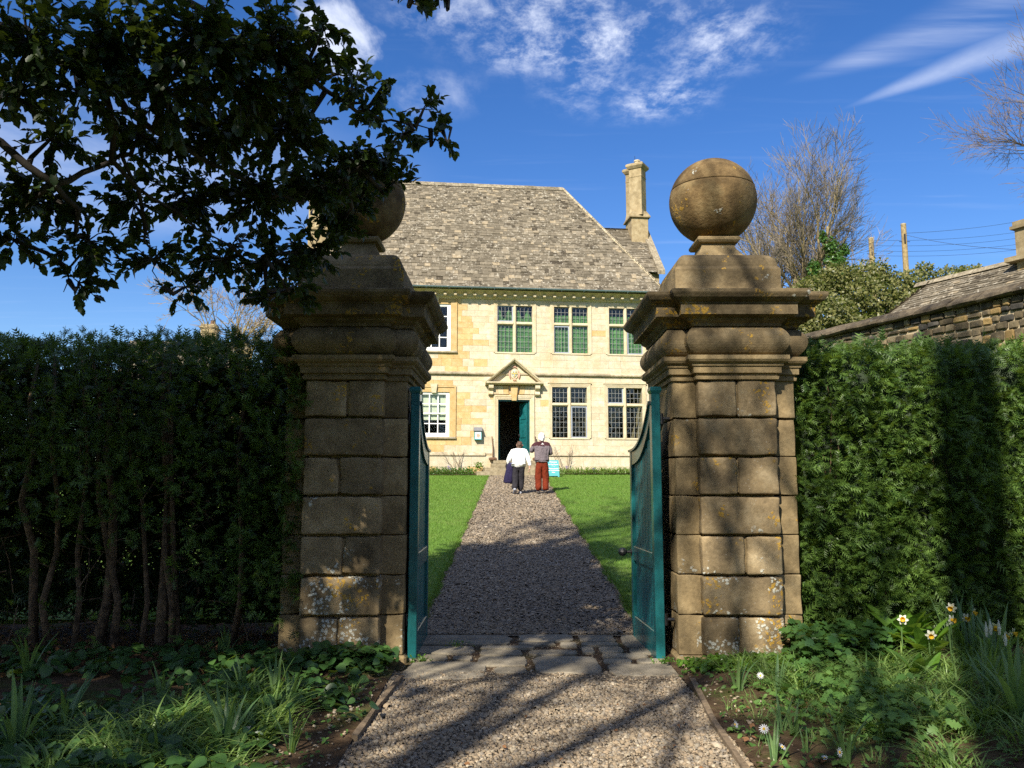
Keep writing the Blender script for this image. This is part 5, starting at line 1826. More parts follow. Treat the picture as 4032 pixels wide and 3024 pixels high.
# ================================================================== RIGHT: GARDEN WALL, BARN, POLES
WD = Vector((-0.385, 0.923, 0)).normalized()
WN = Vector((-WD.y, WD.x, 0))                    # faces the garden (camera side)
W0 = Vector((6.71, 15.66, 0))
WROT = math.atan2(WD.y, WD.x)
gw = tag(empty('garden_wall', (W0.x, W0.y, zg(15.66)), WROT), 'tall rubble stone garden wall with dark mossy coping behind the sunlit hedge', 'wall')
WT = 4.6                                    # underside of coping, world z
wt0 = WT - zg(15.66)
wl0, wl1 = -7.0, 4.2
mbw = MB(); mbw.box(wl0, wl1, -0.5, -0.03, -1.5, wt0); mbw.build('wall_core', M['mortar'], gw)
# local x runs away from the camera, local -y faces right; the garden face is +y
mbw = MB()
restW = {'rubble': MB(), 'rubble_gold': MB(), 'rubble_dark': MB()}
nst = 0
random.seed(21)
z = wt0
while z > -0.6:
    h = random.choice((.11, .14, .16, .19, .22))
    x = wl0
    while x < wl1:
        w = random.uniform(.13, .28)
        k = random.random()
        mt = 'rubble' if k < .68 else ('rubble_gold' if k < .84 else 'rubble_dark')
        a, b = x + .008, min(x + w, wl1) - .008
        zz0, zz1 = z - h + .008 + random.uniform(-.012, .022), z - .006 + random.uniform(-.02, .014)
        if b - a > .05:
            mb_ = MB().cbox(a, b, -0.1, random.uniform(.0, .03), zz0, zz1, min(.022, h * .18), jit=.014)
            if z > 1.5 and -6 < x < 3 and nst < 300:
                mb_.build('wall_stone', M[mt], gw); nst += 1
            else:
                R = restW[mt]; o = len(R.v); R.add(mb_.v, mb_.f, random.random())
        x += w
    z -= h
for k, v in restW.items():
    if v.f:
        tag(v.build('rubble_facing', M[k], gw), kind='stuff')
x = wl0
while x < wl1:
    w = random.uniform(.5, .9)
    e = min(x + w, wl1)
    pr = [(-.62, 0.0), (.10, 0.0), (.14, .03), (.12, .07), (.02, .13), (-.10, .20), (-.25, .24), (-.42, .20), (-.6, .08)]
    rings = []
    for xx in (x + .006, (x + e) / 2, e - .006):
        rings.append([(xx, yy + random.uniform(-.012, .012), wt0 + zz + random.uniform(-.012, .015)) for yy, zz in pr][::-1])
    MB().loft(rings).build('coping_stone', M['coping'], gw)
    x = e
BD = Vector((-.458, .889, 0)).normalized()
BROT = math.atan2(BD.y, BD.x)
barn_o = Vector((11.92, 23.33, 0)) + Vector((-BD.y, BD.x, 0)) * 2.5
barn = tag(empty('barn', (barn_o.x, barn_o.y, zg(20)), BROT), 'barn with grey stone-slate hipped roof and end chimney behind the garden wall', 'barn')
bz0 = zg(20)
bl0, bl1 = -14.0, 1.6
b_e, b_r = 5.0 - bz0, 7.4 - bz0
m_ = MB(); m_.box(bl0, bl1 - .2, -5.0, 0.0, -1, b_e); m_.add([(bl0, 0, b_e), (bl1 - .2, 0, b_e), (bl1 - .2, -5, b_e), (bl0, -5, b_e), (bl0, -2.5, b_r - .1), (bl1 - 1.6, -2.5, b_r - .1)], [(0, 1, 5, 4), (1, 2, 5), (2, 3, 4, 5), (3, 0, 4)])
m_.build('barn_wall', M['rubble'], barn)
bs = MB()
sl = Vector((0, -2.7, b_r - b_e)); L_ = sl.length; u = sl.normalized(); nn0 = Vector((0, -u.z * -1, -u.y * 1)); nn0 = Vector((0, u.z, -u.y))
d = 0
while d < L_:
    ex = .16 - .06 * d / L_
    x = bl0
    xe = bl1 - 1.6 * d / L_
    while x < xe:
        w = random.uniform(.16, .34)
        p = Vector((x, .2, b_e)) + u * d
        a, b = p, p + Vector((min(w, xe - x) - .006, 0, 0))
        u2 = u * ex * 1.35; nn = nn0 * random.uniform(.02, .04)
        bs.add([a, b, b + u2, a + u2, a + nn, b + nn, b + u2 + nn * .3, a + u2 + nn * .3], [(4, 5, 1, 0)[::-1], (4, 5, 6, 7)[::-1], (1, 2, 6, 5), (3, 0, 4, 7)], random.random())
        x += w
    d += ex
# hipped far end
sl = Vector((-1.75, 0, b_r - b_e)); L_ = sl.length; u = sl.normalized(); nn0 = Vector((u.z, 0, 1.0)).normalized()
d = 0
while d < L_:
    f = d / L_
    yy = .2 - 2.7 * f
    while yy > -5.2 + 2.7 * f:
        w = random.uniform(.2, .4)
        p = Vector((bl1 + .05, yy, b_e)) + u * d
        a, b = p, p - Vector((0, w - .005, 0)); u2 = u * .2; nn = nn0 * .03
        bs.add([a, b, b + u2, a + u2, a + nn, b + nn, b + u2 + nn * .3, a + u2 + nn * .3], [(0, 1, 5, 4), (4, 5, 6, 7)], random.random())
        yy -= w
    d += .14
tag(bs.build('barn_slates', M['slate'], barn), kind='stuff')
x = bl0
while x < bl1 - 1.6:
    MB().prism_x([(-2.36, b_r - .04), (-2.5, b_r + .1), (-2.64, b_r - .04)], x, x + .58).build('ridge_stone', M['ridge'], barn)
    x += .6
chb = MB(); cx_ = -3.15
chb.box(cx_ - .35, cx_ + .35, -2.9, -2.1, b_r - 1.0, b_r + .75); chb.box(cx_ - .43, cx_ + .43, -2.98, -2.02, b_r + .75, b_r + .83); chb.box(cx_ - .38, cx_ + .38, -2.93, -2.07, b_r + .83, b_r + .95); chb.box(cx_ - .55, cx_ + .55, -3.1, -1.9, b_r - .1, b_r + .02)
chb.build('chimney', M['chimney'], barn)

# telegraph poles and wires
def tpole(u, vtop, Y, label, w=.13):
    t = unp(u, vtop, Y)
    r = tag(empty('telegraph_pole', (t.x, t.y, zg(Y))), label, 'pole', 'telegraph poles')
    h = t.z - zg(Y)
    MB().tube([(0, 0, -.5), (0, 0, h * .5), (0, 0, h)], [w * 1.15, w, w * .85], 10).build('shaft', M['pole'], r)
    MB().lathe([(w * .9, h - .02), (w * .9, h + .06), (.01, h + .1)], 10).build('cap', M['weathered'], r)
    MB().tube([(-.3, -.02, h - 1.0), (.3, -.02, h - 1.0)], .02, 5).build('upper_spindle', M['iron'], r)
    MB().box(-.09, -.02, -w - .06, -w, h - 1.1, h - .6).build('junction_box', M['iron'], r)
    MB().tube([(-.25, 0, h - 3.0), (.25, 0, h - 3.0)], .015, 5).build('lower_spindle', M['iron'], r)
    return t


p1 = tpole(3557, 885, 46, 'taller timber telegraph pole above the evergreen, with crossing wires', .17)
p2 = tpole(3429, 940, 52, 'shorter timber telegraph pole close to the big bare tree', .18)


def wire(a, b, sag, label):
    pts = []
    for i in range(17):
        t = i / 16
        p = Vector(a).lerp(Vector(b), t)
        p.z -= sag * 4 * t * (1 - t)
        pts.append(p)
    o = MB().tube(pts, .011, 3, cap=False).build('overhead_wire', M['wire'])
    tag(o, label, 'wire', 'overhead wires')


wire(p1 + Vector((0, 0, -.5)), unp(4200, 830, 60), .3, 'topmost overhead wire running right from the taller pole')
wire(p1 + Vector((.1, 0, -.6)), unp(4200, 985, 30), .25, 'overhead wire falling right from the taller pole across the others')
wire(p2 + Vector((0, 0, -.1)), unp(4200, 880, 60), .4, 'upper of the near-level wires from the shorter pole')
wire(p2 + Vector((0, 0, -.45)), unp(4200, 905, 60), .4, 'second of the near-level wires from the shorter pole')
wire(p2 + Vector((0, 0, -.8)), unp(4200, 930, 60), .4, 'third of the near-level wires from the shorter pole')
wire(p2 + Vector((0, 0, -1.1)), unp(4200, 952, 60), .4, 'lowest of the near-level wires from the shorter pole')

# cottage far behind the dark hedge
ct_ = unp(826, 1300, 46)
cot = tag(empty('cottage', (ct_.x, ct_.y, zg(46)), .15), 'distant cottage of which only the brown chimney shows over the dark hedge', 'cottage')
chh = ct_.z - zg(46)
c_ = MB(); c_.box(-4, 2, -3, 3, -.5, chh - 4.0); c_.build('wall', M['chimney'], cot)
c_ = MB(); c_.prism_x([(-3.3, chh - 4.1), (3.3, chh - 4.1), (0, chh - .7)], -4.2, 2.2); c_.build('roof', M['slate'], cot)
c_ = MB(); c_.cbox(-.42, .42, -.4, .4, chh - 1.4, chh + .28, .02); c_.cbox(-.5, .5, -.48, .48, chh + .05, chh + .13, .01); c_.build('chimney', M['chimney'], cot)
MB().lathe([(.15, chh + .28), (.13, chh + .52), (.16, chh + .54)], 10, (.15, 0)).build('chimney_pot', M['wood_dark'], cot)


# ================================================================== BARE TREES
def bare_tree(name, base, label, H, seed, spread=0.35, fork=0.3, stems=5, r0=.28, levels=4, kids=(5, 6, 6, 5), twig='twig', bark='bark_pale', tw=.012, lenf=(.55, .5, .5, .5), up=.25, cat='tree', leanx=0.0, gnarl=.12):
    R = random.Random(seed)
    root = tag(empty(name, base), label, cat)
    T, B, W = MB(), MB(), MB()

    def rv(s):
        return Vector((R.gauss(0, s), R.gauss(0, s), R.gauss(0, s)))

    def limb(p, d, L, r, lv):
        seg = 5 if lv < 2 else (4 if lv < 3 else (3 if lv < 4 else 2))
        pts, rad = [p.copy()], [r]
        q = p.copy(); dd = d.copy()
        for i in range(seg):
            dd = (dd + rv(gnarl) + Vector((0, 0, up * (.25 if lv else .1)))).normalized()
            q = q + dd * L / seg
            pts.append(q.copy()); rad.append(r * (1 - .62 * (i + 1) / seg) if lv < levels else r * (1 - .5 * (i + 1) / seg))
        mb = T if lv == 0 else (B if lv < levels - 1 else W)
        mb.tube(pts, rad, 8 if lv == 0 else (5 if lv < levels - 1 else 3), cap=(lv == 0))
        if lv >= levels:
            return
        k = kids[min(lv, len(kids) - 1)]
        for j in range(k):
            t = R.uniform(.28, 1.0) if j < k - 1 else 1.0
            f = t * seg; i = min(int(f), seg - 1)
            b_ = pts[i].lerp(pts[i + 1], f - i)
            rr_ = rad[i] + (rad[i + 1] - rad[i]) * (f - i)
            ax = (pts[i + 1] - pts[i]).normalized()
            side = ax.cross(rv(1)).normalized()
            ang = R.uniform(.35, .8) * (1 if t < .97 else .35)
            nd_ = (ax * math.cos(ang) + side * math.sin(ang)).normalized()
            limb(b_, nd_, L * lenf[min(lv, len(lenf) - 1)] * R.uniform(.75, 1.2), max(rr_ * .62, tw), lv + 1)

    fh = H * fork
    T.tube([(0, 0, -.4), (leanx * .2, 0, fh * .5), (leanx * .4, 0, fh)], [r0 * 1.25, r0 * 1.02, r0 * .9], 10)
    for s in range(stems):
        a = 2 * math.pi * (s + R.random() * .6) / stems
        k = spread * (.35 + .8 * ((s * .618 + .3) % 1.0)) * (0.25 if s == 0 else 1)
        d = Vector((math.cos(a) * k + leanx * .1, math.sin(a) * k, 1)).normalized()
        limb(Vector((leanx * .4, 0, fh - .1)), d, (H - fh) * R.uniform(.62, .82), r0 * .62, 0)
    T.build('trunk', M[bark], root, smooth=True)
    B.build('branches', M[bark], root)
    tag(W.build('twigs', M[twig], root), kind='stuff')
    return root


b1 = unp(3165, 1300, 45)
bare_tree('bare_tree', (b1.x, 45, zg(45)), 'large bare fan-shaped tree rising behind the sunlit ball finial', 15.2, 12, spread=.48, fork=.40, stems=10, r0=.30, levels=4, kids=(7, 7, 7, 4), twig='twig_red', tw=.0095, lenf=(.48, .5, .52, .55), up=.16, gnarl=.11)
b2 = unp(3330, 1300, 41)
bare_tree('bare_tree', (b2.x, 41, zg(41)), 'smaller bare tree with ivy on its stem, right of the large bare tree', 9.5, 8, spread=.5, fork=.42, stems=5, r0=.17, levels=4, kids=(5, 5, 4, 3), twig='twig_pale', tw=.010, lenf=(.5, .5, .5, .55), up=.2)
b3 = unp(4560, 1300, 42)
bare_tree('bare_tree', (b3.x, 42, zg(42)), 'tall bare tree with fine dark twigs at the right edge of the sky', 22.5, 15, spread=.26, fork=.25, stems=8, r0=.4, levels=4, kids=(7, 7, 6, 4), twig='twig', bark='bark', tw=.011, lenf=(.42, .5, .5, .6), up=.1)
b4 = unp(960, 1300, 38)
bare_tree('bare_tree', (b4.x, 38, zg(38)), 'pale spreading bare tree just above the dark hedge beside the cottage chimney', 8.6, 23, spread=.85, fork=.35, stems=6, r0=.2, levels=4, kids=(5, 5, 5, 4), twig='twig_pale', tw=.011, lenf=(.5, .5, .5, .55), up=.05, gnarl=.2)
# trees behind the viewpoint: they stand in the place and throw the branch shadows
bare_tree('bare_tree', (-1.2, -3.9, 0), 'tall bare tree behind the viewpoint whose trunk shades the hedge', 20.0, 31, spread=.36, fork=.68, stems=5, r0=.30, levels=2, kids=(6, 5), twig='bark', bark='bark', tw=.035, lenf=(.5, .5), up=.15)
bare_tree('bare_tree', (-5.5, -6.0, 0), 'broad bare tree behind the viewpoint on the left', 19.0, 37, spread=.42, fork=.45, stems=5, r0=.15, levels=2, kids=(4, 4), twig='bark', bark='bark', tw=.03, lenf=(.5, .5), up=.15)
bare_tree('bare_tree', (-2.7, -4.8, 0), 'nearer bare tree behind the viewpoint beside the holly', 13.0, 41, spread=.5, fork=.36, stems=4, r0=.12, levels=2, kids=(5, 4), twig='bark', bark='bark', tw=.028, lenf=(.5, .5), up=.1)
bare_tree('bare_tree', (-5.4, -4.1, 0), 'slender bare tree behind the viewpoint between the evergreen and the tall tree', 12.5, 43, spread=.45, fork=.34, stems=5, r0=.09, levels=3, kids=(4, 4, 3), twig='bark', bark='bark', tw=.03, lenf=(.5, .5), up=.1)
bare_tree('bare_tree', (-7.6, -3.6, 0), 'tallest bare tree behind the viewpoint beyond the evergreen', 22.0, 47, spread=.42, fork=.58, stems=5, r0=.24, levels=3, kids=(5, 4, 4), twig='bark', bark='bark', tw=.034, lenf=(.5, .5, .5), up=.1)

# ================================================================== LEAF TEMPLATES
def leaf_tpl(stations, fold=.25, curl=.12):
    """stations: (x, halfwidth); two-sided strip with a folded midrib"""
    V, F = [], []
    for (x, w) in stations:
        zc_ = -curl * x * x
        V += [(x, w, zc_ + fold * w), (x, 0, zc_), (x, -w, zc_ + fold * w)]
    for i in range(len(stations) - 1):
        a, b = 3 * i, 3 * i + 3
        F += [(a, a + 1, b + 1), (a, b + 1, b), (a + 1, a + 2, b + 2), (a + 1, b + 2, b + 1)]
    return np.array(V), np.array(F)


HOLLY = leaf_tpl([(0, .0), (.16, .25), (.29, .235), (.43, .325), (.55, .26), (.68, .28), (.84, .13), (1.0, .0)], .35, .22)
OVAL = leaf_tpl([(0, 0), (.2, .2), (.5, .28), (.8, .16), (1, 0)], .3, .25)
KITE = (np.array([(0, 0, 0), (.5, .32, .06), (1, 0, -.1), (.5, -.32, .06), (.5, 0, -.02)]), np.array([(0, 4, 1), (1, 4, 2), (4, 0, 3), (4, 3, 2)]))
HEART = leaf_tpl([(-.16, .22), (0.0, .43), (.22, .5), (.5, .42), (.78, .2), (1.0, .0)], .12, .22)


def blade_tpl(n=5, w=.04, arch=.5):
    """strap leaf rising along z and arching toward +x, unit height"""
    V, F = [], []
    for i in range(n + 1):
        t = i / n
        ww = w * (1 - t ** 3) * (.7 + .6 * t * (1 - t) * 4 * .4)
        x = arch * t ** 2.2
        z = t * (1 - .35 * arch * t)
        V += [(x, ww, z), (x - .25 * w, 0, z), (x, -ww, z)]
    for i in range(n):
        a, b = 3 * i, 3 * i + 3
        F += [(a, a + 1, b + 1), (a, b + 1, b), (a + 1, a + 2, b + 2), (a + 1, b + 2, b + 1)]
    return np.array(V), np.array(F)


def yrot(n_, P, tiltmax, S, yaw=None):
    """upright blades: random yaw, some tilt"""
    yaw = rng.random(n_) * 2 * np.pi if yaw is None else yaw
    tl = np.abs(rng.normal(size=n_)) * tiltmax
    Z = np.stack([np.sin(tl) * np.cos(yaw), np.sin(tl) * np.sin(yaw), np.cos(tl)], 1)
    X = np.stack([np.cos(tl) * np.cos(yaw), np.cos(tl) * np.sin(yaw), -np.sin(tl)], 1)
    Y = np.cross(Z, X)
    S = np.asarray(S)
    if S.ndim == 1:
        S = np.stack([S, S, S], 1)
    return np.concatenate([np.stack([X * S[:, :1], Y * S[:, 1:2], Z * S[:, 2:3]], 2), P[:, :, None]], 2)


# ================================================================== HOLLY TREE
holly = tag(empty('holly_tree', (-4.5, 3.3, zg(3.3))), 'dark evergreen holly tree overhanging the shaded gate pier from the upper left', 'tree')
HB = Vector(holly.location)
limbs, twigs = MB(), MB()
HP = []   # leaf transforms
trunk_top = Vector((-4.3, 3.6, 5.2))
MB().tube([Vector((0, 0, -.3)), Vector((.05, .1, 1.6)), Vector((.15, .2, 3.2)), Vector((.2, .35, 5.2)), Vector((.5, .4, 7.6))], [.26, .2, .18, .14, .05], 10).build('trunk', M['bark'], holly, smooth=True)
R = random.Random(77)
# visible lower crown: (u, v, distance, radius, leaf density, leaf scale)
D2 = 4032 / 2212
BL = [(60, 90, 4.0, .34, 1.0), (250, 110, 4.3, .36, 1.1), (430, 90, 4.3, .34, 1.1), (590, 90, 4.6, .32, .95), (110, 300, 4.6, .30, .45), (300, 290, 4.9, .34, .75), (470, 270, 5.0, .36, 1.2), (620, 280, 5.2, .36, 1.1),
      (60, 430, 4.8, .30, .6), (190, 520, 5.0, .28, .55), (290, 440, 5.2, .30, .55), (420, 430, 5.4, .34, .8), (550, 430, 5.5, .34, 1.15), (680, 400, 5.8, .34, 1.1), (330, 560, 5.3, .26, .5), (480, 560, 5.6, .28, .65), (590, 560, 5.8, .30, .8), (680, 540, 6.1, .28, .8),
      (770, 350, 5.8, .26, .9), (800, 240, 5.4, .18, .5), (870, 290, 5.6, .16, .5), (730, 160, 5.0, .18, .45), (700, 60, 4.6, .16, .5), (640, 190, 4.8, .24, .8), (520, 180, 4.6, .30, 1.1), (360, 190, 4.4, .32, .9), (180, 200, 4.2, .28, .5), (20, 200, 4.2, .25, .45), (890, 5, 4.4, .14, .45), (960, -12, 4.5, .10, .3), (740, 480, 6.3, .22, .8), (830, 345, 5.9, .20, .8), (915, 235, 5.6, .13, .35), (940, 300, 5.7, .13, .4), (975, 275, 5.7, .09, .3), (760, 190, 5.2, .18, .5), (830, 180, 5.3, .12, .35), (700, 110, 4.8, .18, .5), (850, 395, 6.0, .14, .5), (400, 620, 5.6, .2, .45), (560, 640, 6.0, .2, .5), (170, 610, 5.1, .16, .5), (640, 620, 6.3, .2, .7), (30, 520, 4.9, .2, .5), (120, 430, 4.9, .26, .5), (775, 430, 6.4, .22, .9), (800, 385, 6.2, .2, .8), (720, 460, 6.3, .22, .8)]
blobs = []
for (du, dv, Y, r, dn) in BL:
    blobs.append((unp(du * D2, dv * D2, Y), r, dn, 1.0))
# the rest of the crown, above and to the left of the view
for (x, y_, z, r, dn) in [(-2.7, 3.6, 6.6, 1.1, .9), (-3.7, 2.8, 7.8, 1.2, .9), (-4.7, 4.6, 6.9, 1.2, 1.0), (-5.6, 4.0, 5.2, 1.1, .9), (-1.8, 2.9, 7.2, .9, .7), (-6.0, 5.2, 6.2, 1.1, .9), (-3.4, 4.6, 8.2, 1.1, .9), (-5.0, 2.4, 6.2, 1.2, .8), (-4.3, 5.6, 7.6, 1.0, .9), (-5.0, 5.0, 4.2, .8, .7), (-2.3, 4.4, 8.4, .9, .7), (-4.0, 1.8, 9.0, 1.1, .8), (-6.8, 4.2, 4.2, .9, .7), (-3.5, 2.9, 6.2, 1.0, .8), (-3.6, 5.4, 6.9, .9, .9), (-6.4, 4.6, 3.4, .8, .9), (-5.3, 3.4, 3.3, .6, .8), (-7.6, 5.0, 4.6, .9, .9), (-2.6, 5.8, 7.6, .8, .8), (-7.2, 5.2, 3.2, .8, .8)]:
    blobs.append((Vector((x, y_, z)), r, dn, 2.1))
knots = [Vector((-4.3, 3.6, 4.2)), Vector((-4.2, 3.7, 5.2)), Vector((-4.0, 3.7, 6.4))]
# main limbs reaching over the bed
main_limbs = [[Vector((-4.35, 3.5, 3.2)), unp(-250, 420, 4.3), unp(210, 730, 4.6), unp(330, 950, 5.0), unp(250, 1150, 5.1)],
              [Vector((-4.3, 3.6, 3.9)), unp(-100, 60, 4.2), unp(420, 330, 4.5), unp(800, 640, 5.0), unp(1150, 800, 5.6), unp(1420, 660, 5.8)],
              [Vector((-4.25, 3.7, 4.4)), unp(60, -300, 4.2), unp(600, -40, 4.5), unp(1100, 220, 4.8), unp(1350, 400, 5.2), unp(1560, 480, 5.5), unp(1740, 510, 5.7)],
              [unp(210, 730, 4.6), unp(480, 620, 4.9), unp(760, 900, 5.3), unp(1040, 1010, 5.7)],
              [unp(420, 330, 4.5), unp(560, 900, 5.2), unp(640, 1130, 5.4)],
              [Vector((-4.2, 3.7, 5.2)), Vector((-2.6, 3.2, 6.0)), unp(1500, -160, 4.4), unp(1760, -10, 4.5)]]
for L_ in main_limbs:
    P_ = []
    for a, b in zip(L_[:-1], L_[1:]):
        for k in range(4):
            P_.append(a.lerp(b, k / 4) + Vector((R.gauss(0, .025), R.gauss(0, .025), R.gauss(0, .025))))
    P_.append(L_[-1])
    r0_ = .036 if L_ in main_limbs[:3] or L_ is main_limbs[5] else .022
    limbs.tube([p - HB for p in P_], [r0_ * (1 - .93 * i / (len(P_) - 1)) for i in range(len(P_))], 6)
    knots += P_
near_leaves = []
for (c, r, dn, sc_) in blobs:
    kn_ = min(knots, key=lambda k: (k - c).length)
    # branch to the blob
    mid = kn_.lerp(c, .5) + Vector((R.gauss(0, .05), R.gauss(0, .05), -.05 + R.gauss(0, .05)))
    limbs.tube([kn_ - HB, mid - HB, c - HB], [.02 * sc_, .015 * sc_, .009 * sc_], 5)
    nt_ = int(dn * (r / .3) ** 2 * (37 if sc_ == 1.0 else 34) / (sc_ ** 1.1)) + 2
    for t in range(nt_):
        dv = Vector((R.gauss(0, 1), R.gauss(0, 1), R.gauss(0, .8)))
        dv = dv.normalized() * r * R.uniform(.35, 1.05) ** .6
        end = c + dv
        st_ = c + dv * R.uniform(.0, .45)
        ln = (end - st_).length
        if ln < .12:
            end = st_ + dv.normalized() * .14
        bend = Vector((0, 0, -.03))
        m1 = st_.lerp(end, .5) + bend * R.uniform(-1, 1)
        twigs.tube([c - HB, st_ - HB], [.006 * sc_, .004 * sc_], 3, cap=False)
        twigs.tube([st_ - HB, m1 - HB, end - HB], [.004 * sc_, .003 * sc_, .002 * sc_], 3, cap=False)
        td = (end - st_).normalized()
        nl = R.randint(8, 13)
        for k in range(nl):
            f = (k + .5) / nl
            p = st_.lerp(end, f) + bend * 0
            side = td.cross(Vector((R.gauss(0, 1), R.gauss(0, 1), R.gauss(0, 1)))).normalized()
            ang = R.uniform(.5, 1.25) if k < nl - 1 else .1
            ld_ = (td * math.cos(ang) + side * math.sin(ang) + Vector((0, 0, -.12))).normalized()
            nrm = Vector((R.gauss(0, .6), R.gauss(0, .6), 1.0))
            size = R.uniform(.05, .085) * sc_
            HP.append((p - HB, ld_, nrm, size, sc_ == 1.0 and (c.x > -1.15 or R.random() < .012)))
limbs.build('limbs', M['bark'], holly, smooth=True)
tag(twigs.build('twigs', M['bark'], holly), kind='stuff')
far_ = [h for h in HP if not h[4]]
near_ = [h for h in HP if h[4]]
R.shuffle(near_)
far_ += near_[300:]
near_ = near_[:300]
tf_ = frames(np.array([h[0] for h in far_]), np.array([h[1] for h in far_]), np.array([h[2] for h in far_]), np.array([h[3] for h in far_]))
big_ = np.array([h[3] for h in far_]) > .0855
tag(instances(HOLLY[0], HOLLY[1], tf_[~big_], 'foliage', M['holly'], holly), kind='stuff')
tag(instances(KITE[0], KITE[1], tf_[big_], 'upper_foliage', M['holly'], holly), kind='stuff')
lm = bpy.data.meshes.new('holly_leaf')
lm.from_pydata([tuple(v) for v in HOLLY[0]], [], [tuple(int(i) for i in f) for f in HOLLY[1]])
lm.materials.append(M['holly'])
for (p, ld_, nrm, size, _) in near_:
    X_ = ld_.normalized(); Y_ = nrm.cross(X_).normalized(); Z_ = X_.cross(Y_)
    o = bpy.data.objects.new('leaf', lm)
    o.parent = holly
    mt = Matrix((X_, Y_, Z_)).transposed().to_4x4()
    o.matrix_local = Matrix.Translation(p) @ mt @ Matrix.Scale(size, 4)
    col.objects.link(o)

# ================================================================== YEW HEDGES
def spray_tpl(n=4):
    """flat feathery yew spray: needle pairs along a shoot, unit length"""
    V, F = [], []
    for i in range(n):
        x = .12 + .85 * i / n
        ln = .36 * (1 - .5 * i / n)
        for sg in (-1, 1):
            k = len(V)
            V += [(x - .07, 0, 0), (x + .09, 0, 0), (x + .24, sg * ln, -.06)]
            F.append((k, k + 1, k + 2) if sg > 0 else (k + 1, k, k + 2))
    k = len(V)
    V += [(0, .012, 0), (0, -.012, 0), (1.0, 0, -.05)]
    F.append((k, k + 1, k + 2))
    return np.array(V), np.array(F)


SPRAY = spray_tpl()


def hedge(name, x0, x1, y0, y1, z1, label, n, dens, mat, thin=None, core=True, zlow=.15):
    r = tag(empty(name, ((x0 + x1) / 2, (y0 + y1) / 2, zg(7.6))), label, 'hedge')
    B0 = np.array(r.location)
    zz0 = zg(7.6)
    # surface sprays: front face, top, back
    def pts(n_, face):
        a, b, c = rng.random(n_), rng.random(n_), rng.random(n_)
        if face == 'front':
            P = np.stack([x0 + (x1 - x0) * a, y0 + .16 * (b - .5) + .05 * np.sin(a * 23) + .06 * np.sin(c * 9 + a * 11), zz0 + zlow + (z1 - zz0 - zlow) * c], 1)
            out = np.tile([0, -1.0, .15], (n_, 1))
        elif face == 'back':
            P = np.stack([x0 + (x1 - x0) * a, y1 + .16 * (b - .5), zz0 + zlow + (z1 - zz0 - zlow) * c], 1); out = np.tile([0, 1.0, .15], (n_, 1))
        elif face == 'in':
            P = np.stack([x0 + (x1 - x0) * a, y0 + .1 + (y1 - y0 - .2) * b, zz0 + zlow + (z1 - zz0 - zlow - .1) * c], 1); out = np.tile([0, -.3, .3], (n_, 1))
        else:
            P = np.stack([x0 + (x1 - x0) * a, y0 + (y1 - y0) * b, z1 + .05 * (c - .5) + .03 * np.sin(a * 31) + .015 * np.sin(a * 77)], 1); out = np.tile([0, -.15, 1.0], (n_, 1))
        return P, out
    allM, tn = [], []
    for face, k in (('front', n), ('top', n // 4), ('back', n // 12), ('in', n // 6)):
        P, out = pts(k, face)
        if thin is not None:
            keep = rng.random(k) < thin(P[:, 0], P[:, 2])
            if face == 'top':
                keep[:] = True
            P, out = P[keep], out[keep]
            k = len(P)
        # each sprig: a fan of sprays from one point, all of one tone
        P = P + out * (rng.normal(size=(k, 1)) * .04)
        sd = out + rng.normal(size=(k, 3)) * np.array([.55, .3, .5])
        if face == 'front':
            sd[:, 2] += -.05
        tone_k = np.clip(rng.beta(1.3, 1.6, size=k), 0, 1)
        per = 6
        P = np.repeat(P, per, 0); sd = np.repeat(sd / np.linalg.norm(sd, axis=1, keepdims=True), per, 0)
        k2 = len(P)
        d = sd + rng.normal(size=(k2, 3)) * .5
        nr = rng.normal(size=(k2, 3)) * .45 + np.array([0, -.7, 1.0])
        s = .072 * np.exp(rng.normal(size=k2) * .3)
        allM.append(frames(P + rng.normal(size=(k2, 3)) * .012 - B0, d, nr, s)); tn.append(np.clip(np.repeat(tone_k, per) + rng.normal(size=k2) * .07, 0, .999))
    # taller shoots breaking the top line
    k = int((x1 - x0) * 18)
    P = np.stack([x0 + (x1 - x0) * rng.random(k), y0 + (y1 - y0) * rng.random(k) * .7, np.full(k, z1 - .02)], 1)
    d = np.stack([rng.normal(size=k) * .35, rng.normal(size=k) * .3, np.ones(k)], 1)
    allM.append(frames(P - B0, d, rand_dirs(k),   .05 + .05 * rng.random(k))); tn.append(rng.random(k))
    tag(instances(SPRAY[0], SPRAY[1], np.concatenate(allM), 'foliage', M[mat], r, tone=np.concatenate(tn)), kind='stuff')
    return r, B0


hr, B0 = hedge('yew_hedge', 2.56, 5.5, 7.50, 8.65, 2.84, 'sunlit clipped yew hedge right of the lichened pier', 3900, 1, 'yew')
# dense inner twig mass
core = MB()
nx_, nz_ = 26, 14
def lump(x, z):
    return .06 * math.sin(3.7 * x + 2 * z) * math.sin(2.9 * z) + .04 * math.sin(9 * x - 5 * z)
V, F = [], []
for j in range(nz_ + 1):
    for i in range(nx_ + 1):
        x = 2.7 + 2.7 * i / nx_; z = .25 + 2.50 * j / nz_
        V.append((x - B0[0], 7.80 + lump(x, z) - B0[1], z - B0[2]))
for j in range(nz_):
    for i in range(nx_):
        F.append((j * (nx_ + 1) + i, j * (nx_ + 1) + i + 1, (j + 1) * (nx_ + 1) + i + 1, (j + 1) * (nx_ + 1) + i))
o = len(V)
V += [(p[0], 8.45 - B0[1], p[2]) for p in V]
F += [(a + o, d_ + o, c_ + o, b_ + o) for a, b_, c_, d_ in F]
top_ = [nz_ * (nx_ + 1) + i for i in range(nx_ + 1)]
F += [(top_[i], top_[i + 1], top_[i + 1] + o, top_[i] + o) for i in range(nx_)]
core.add(V, F)
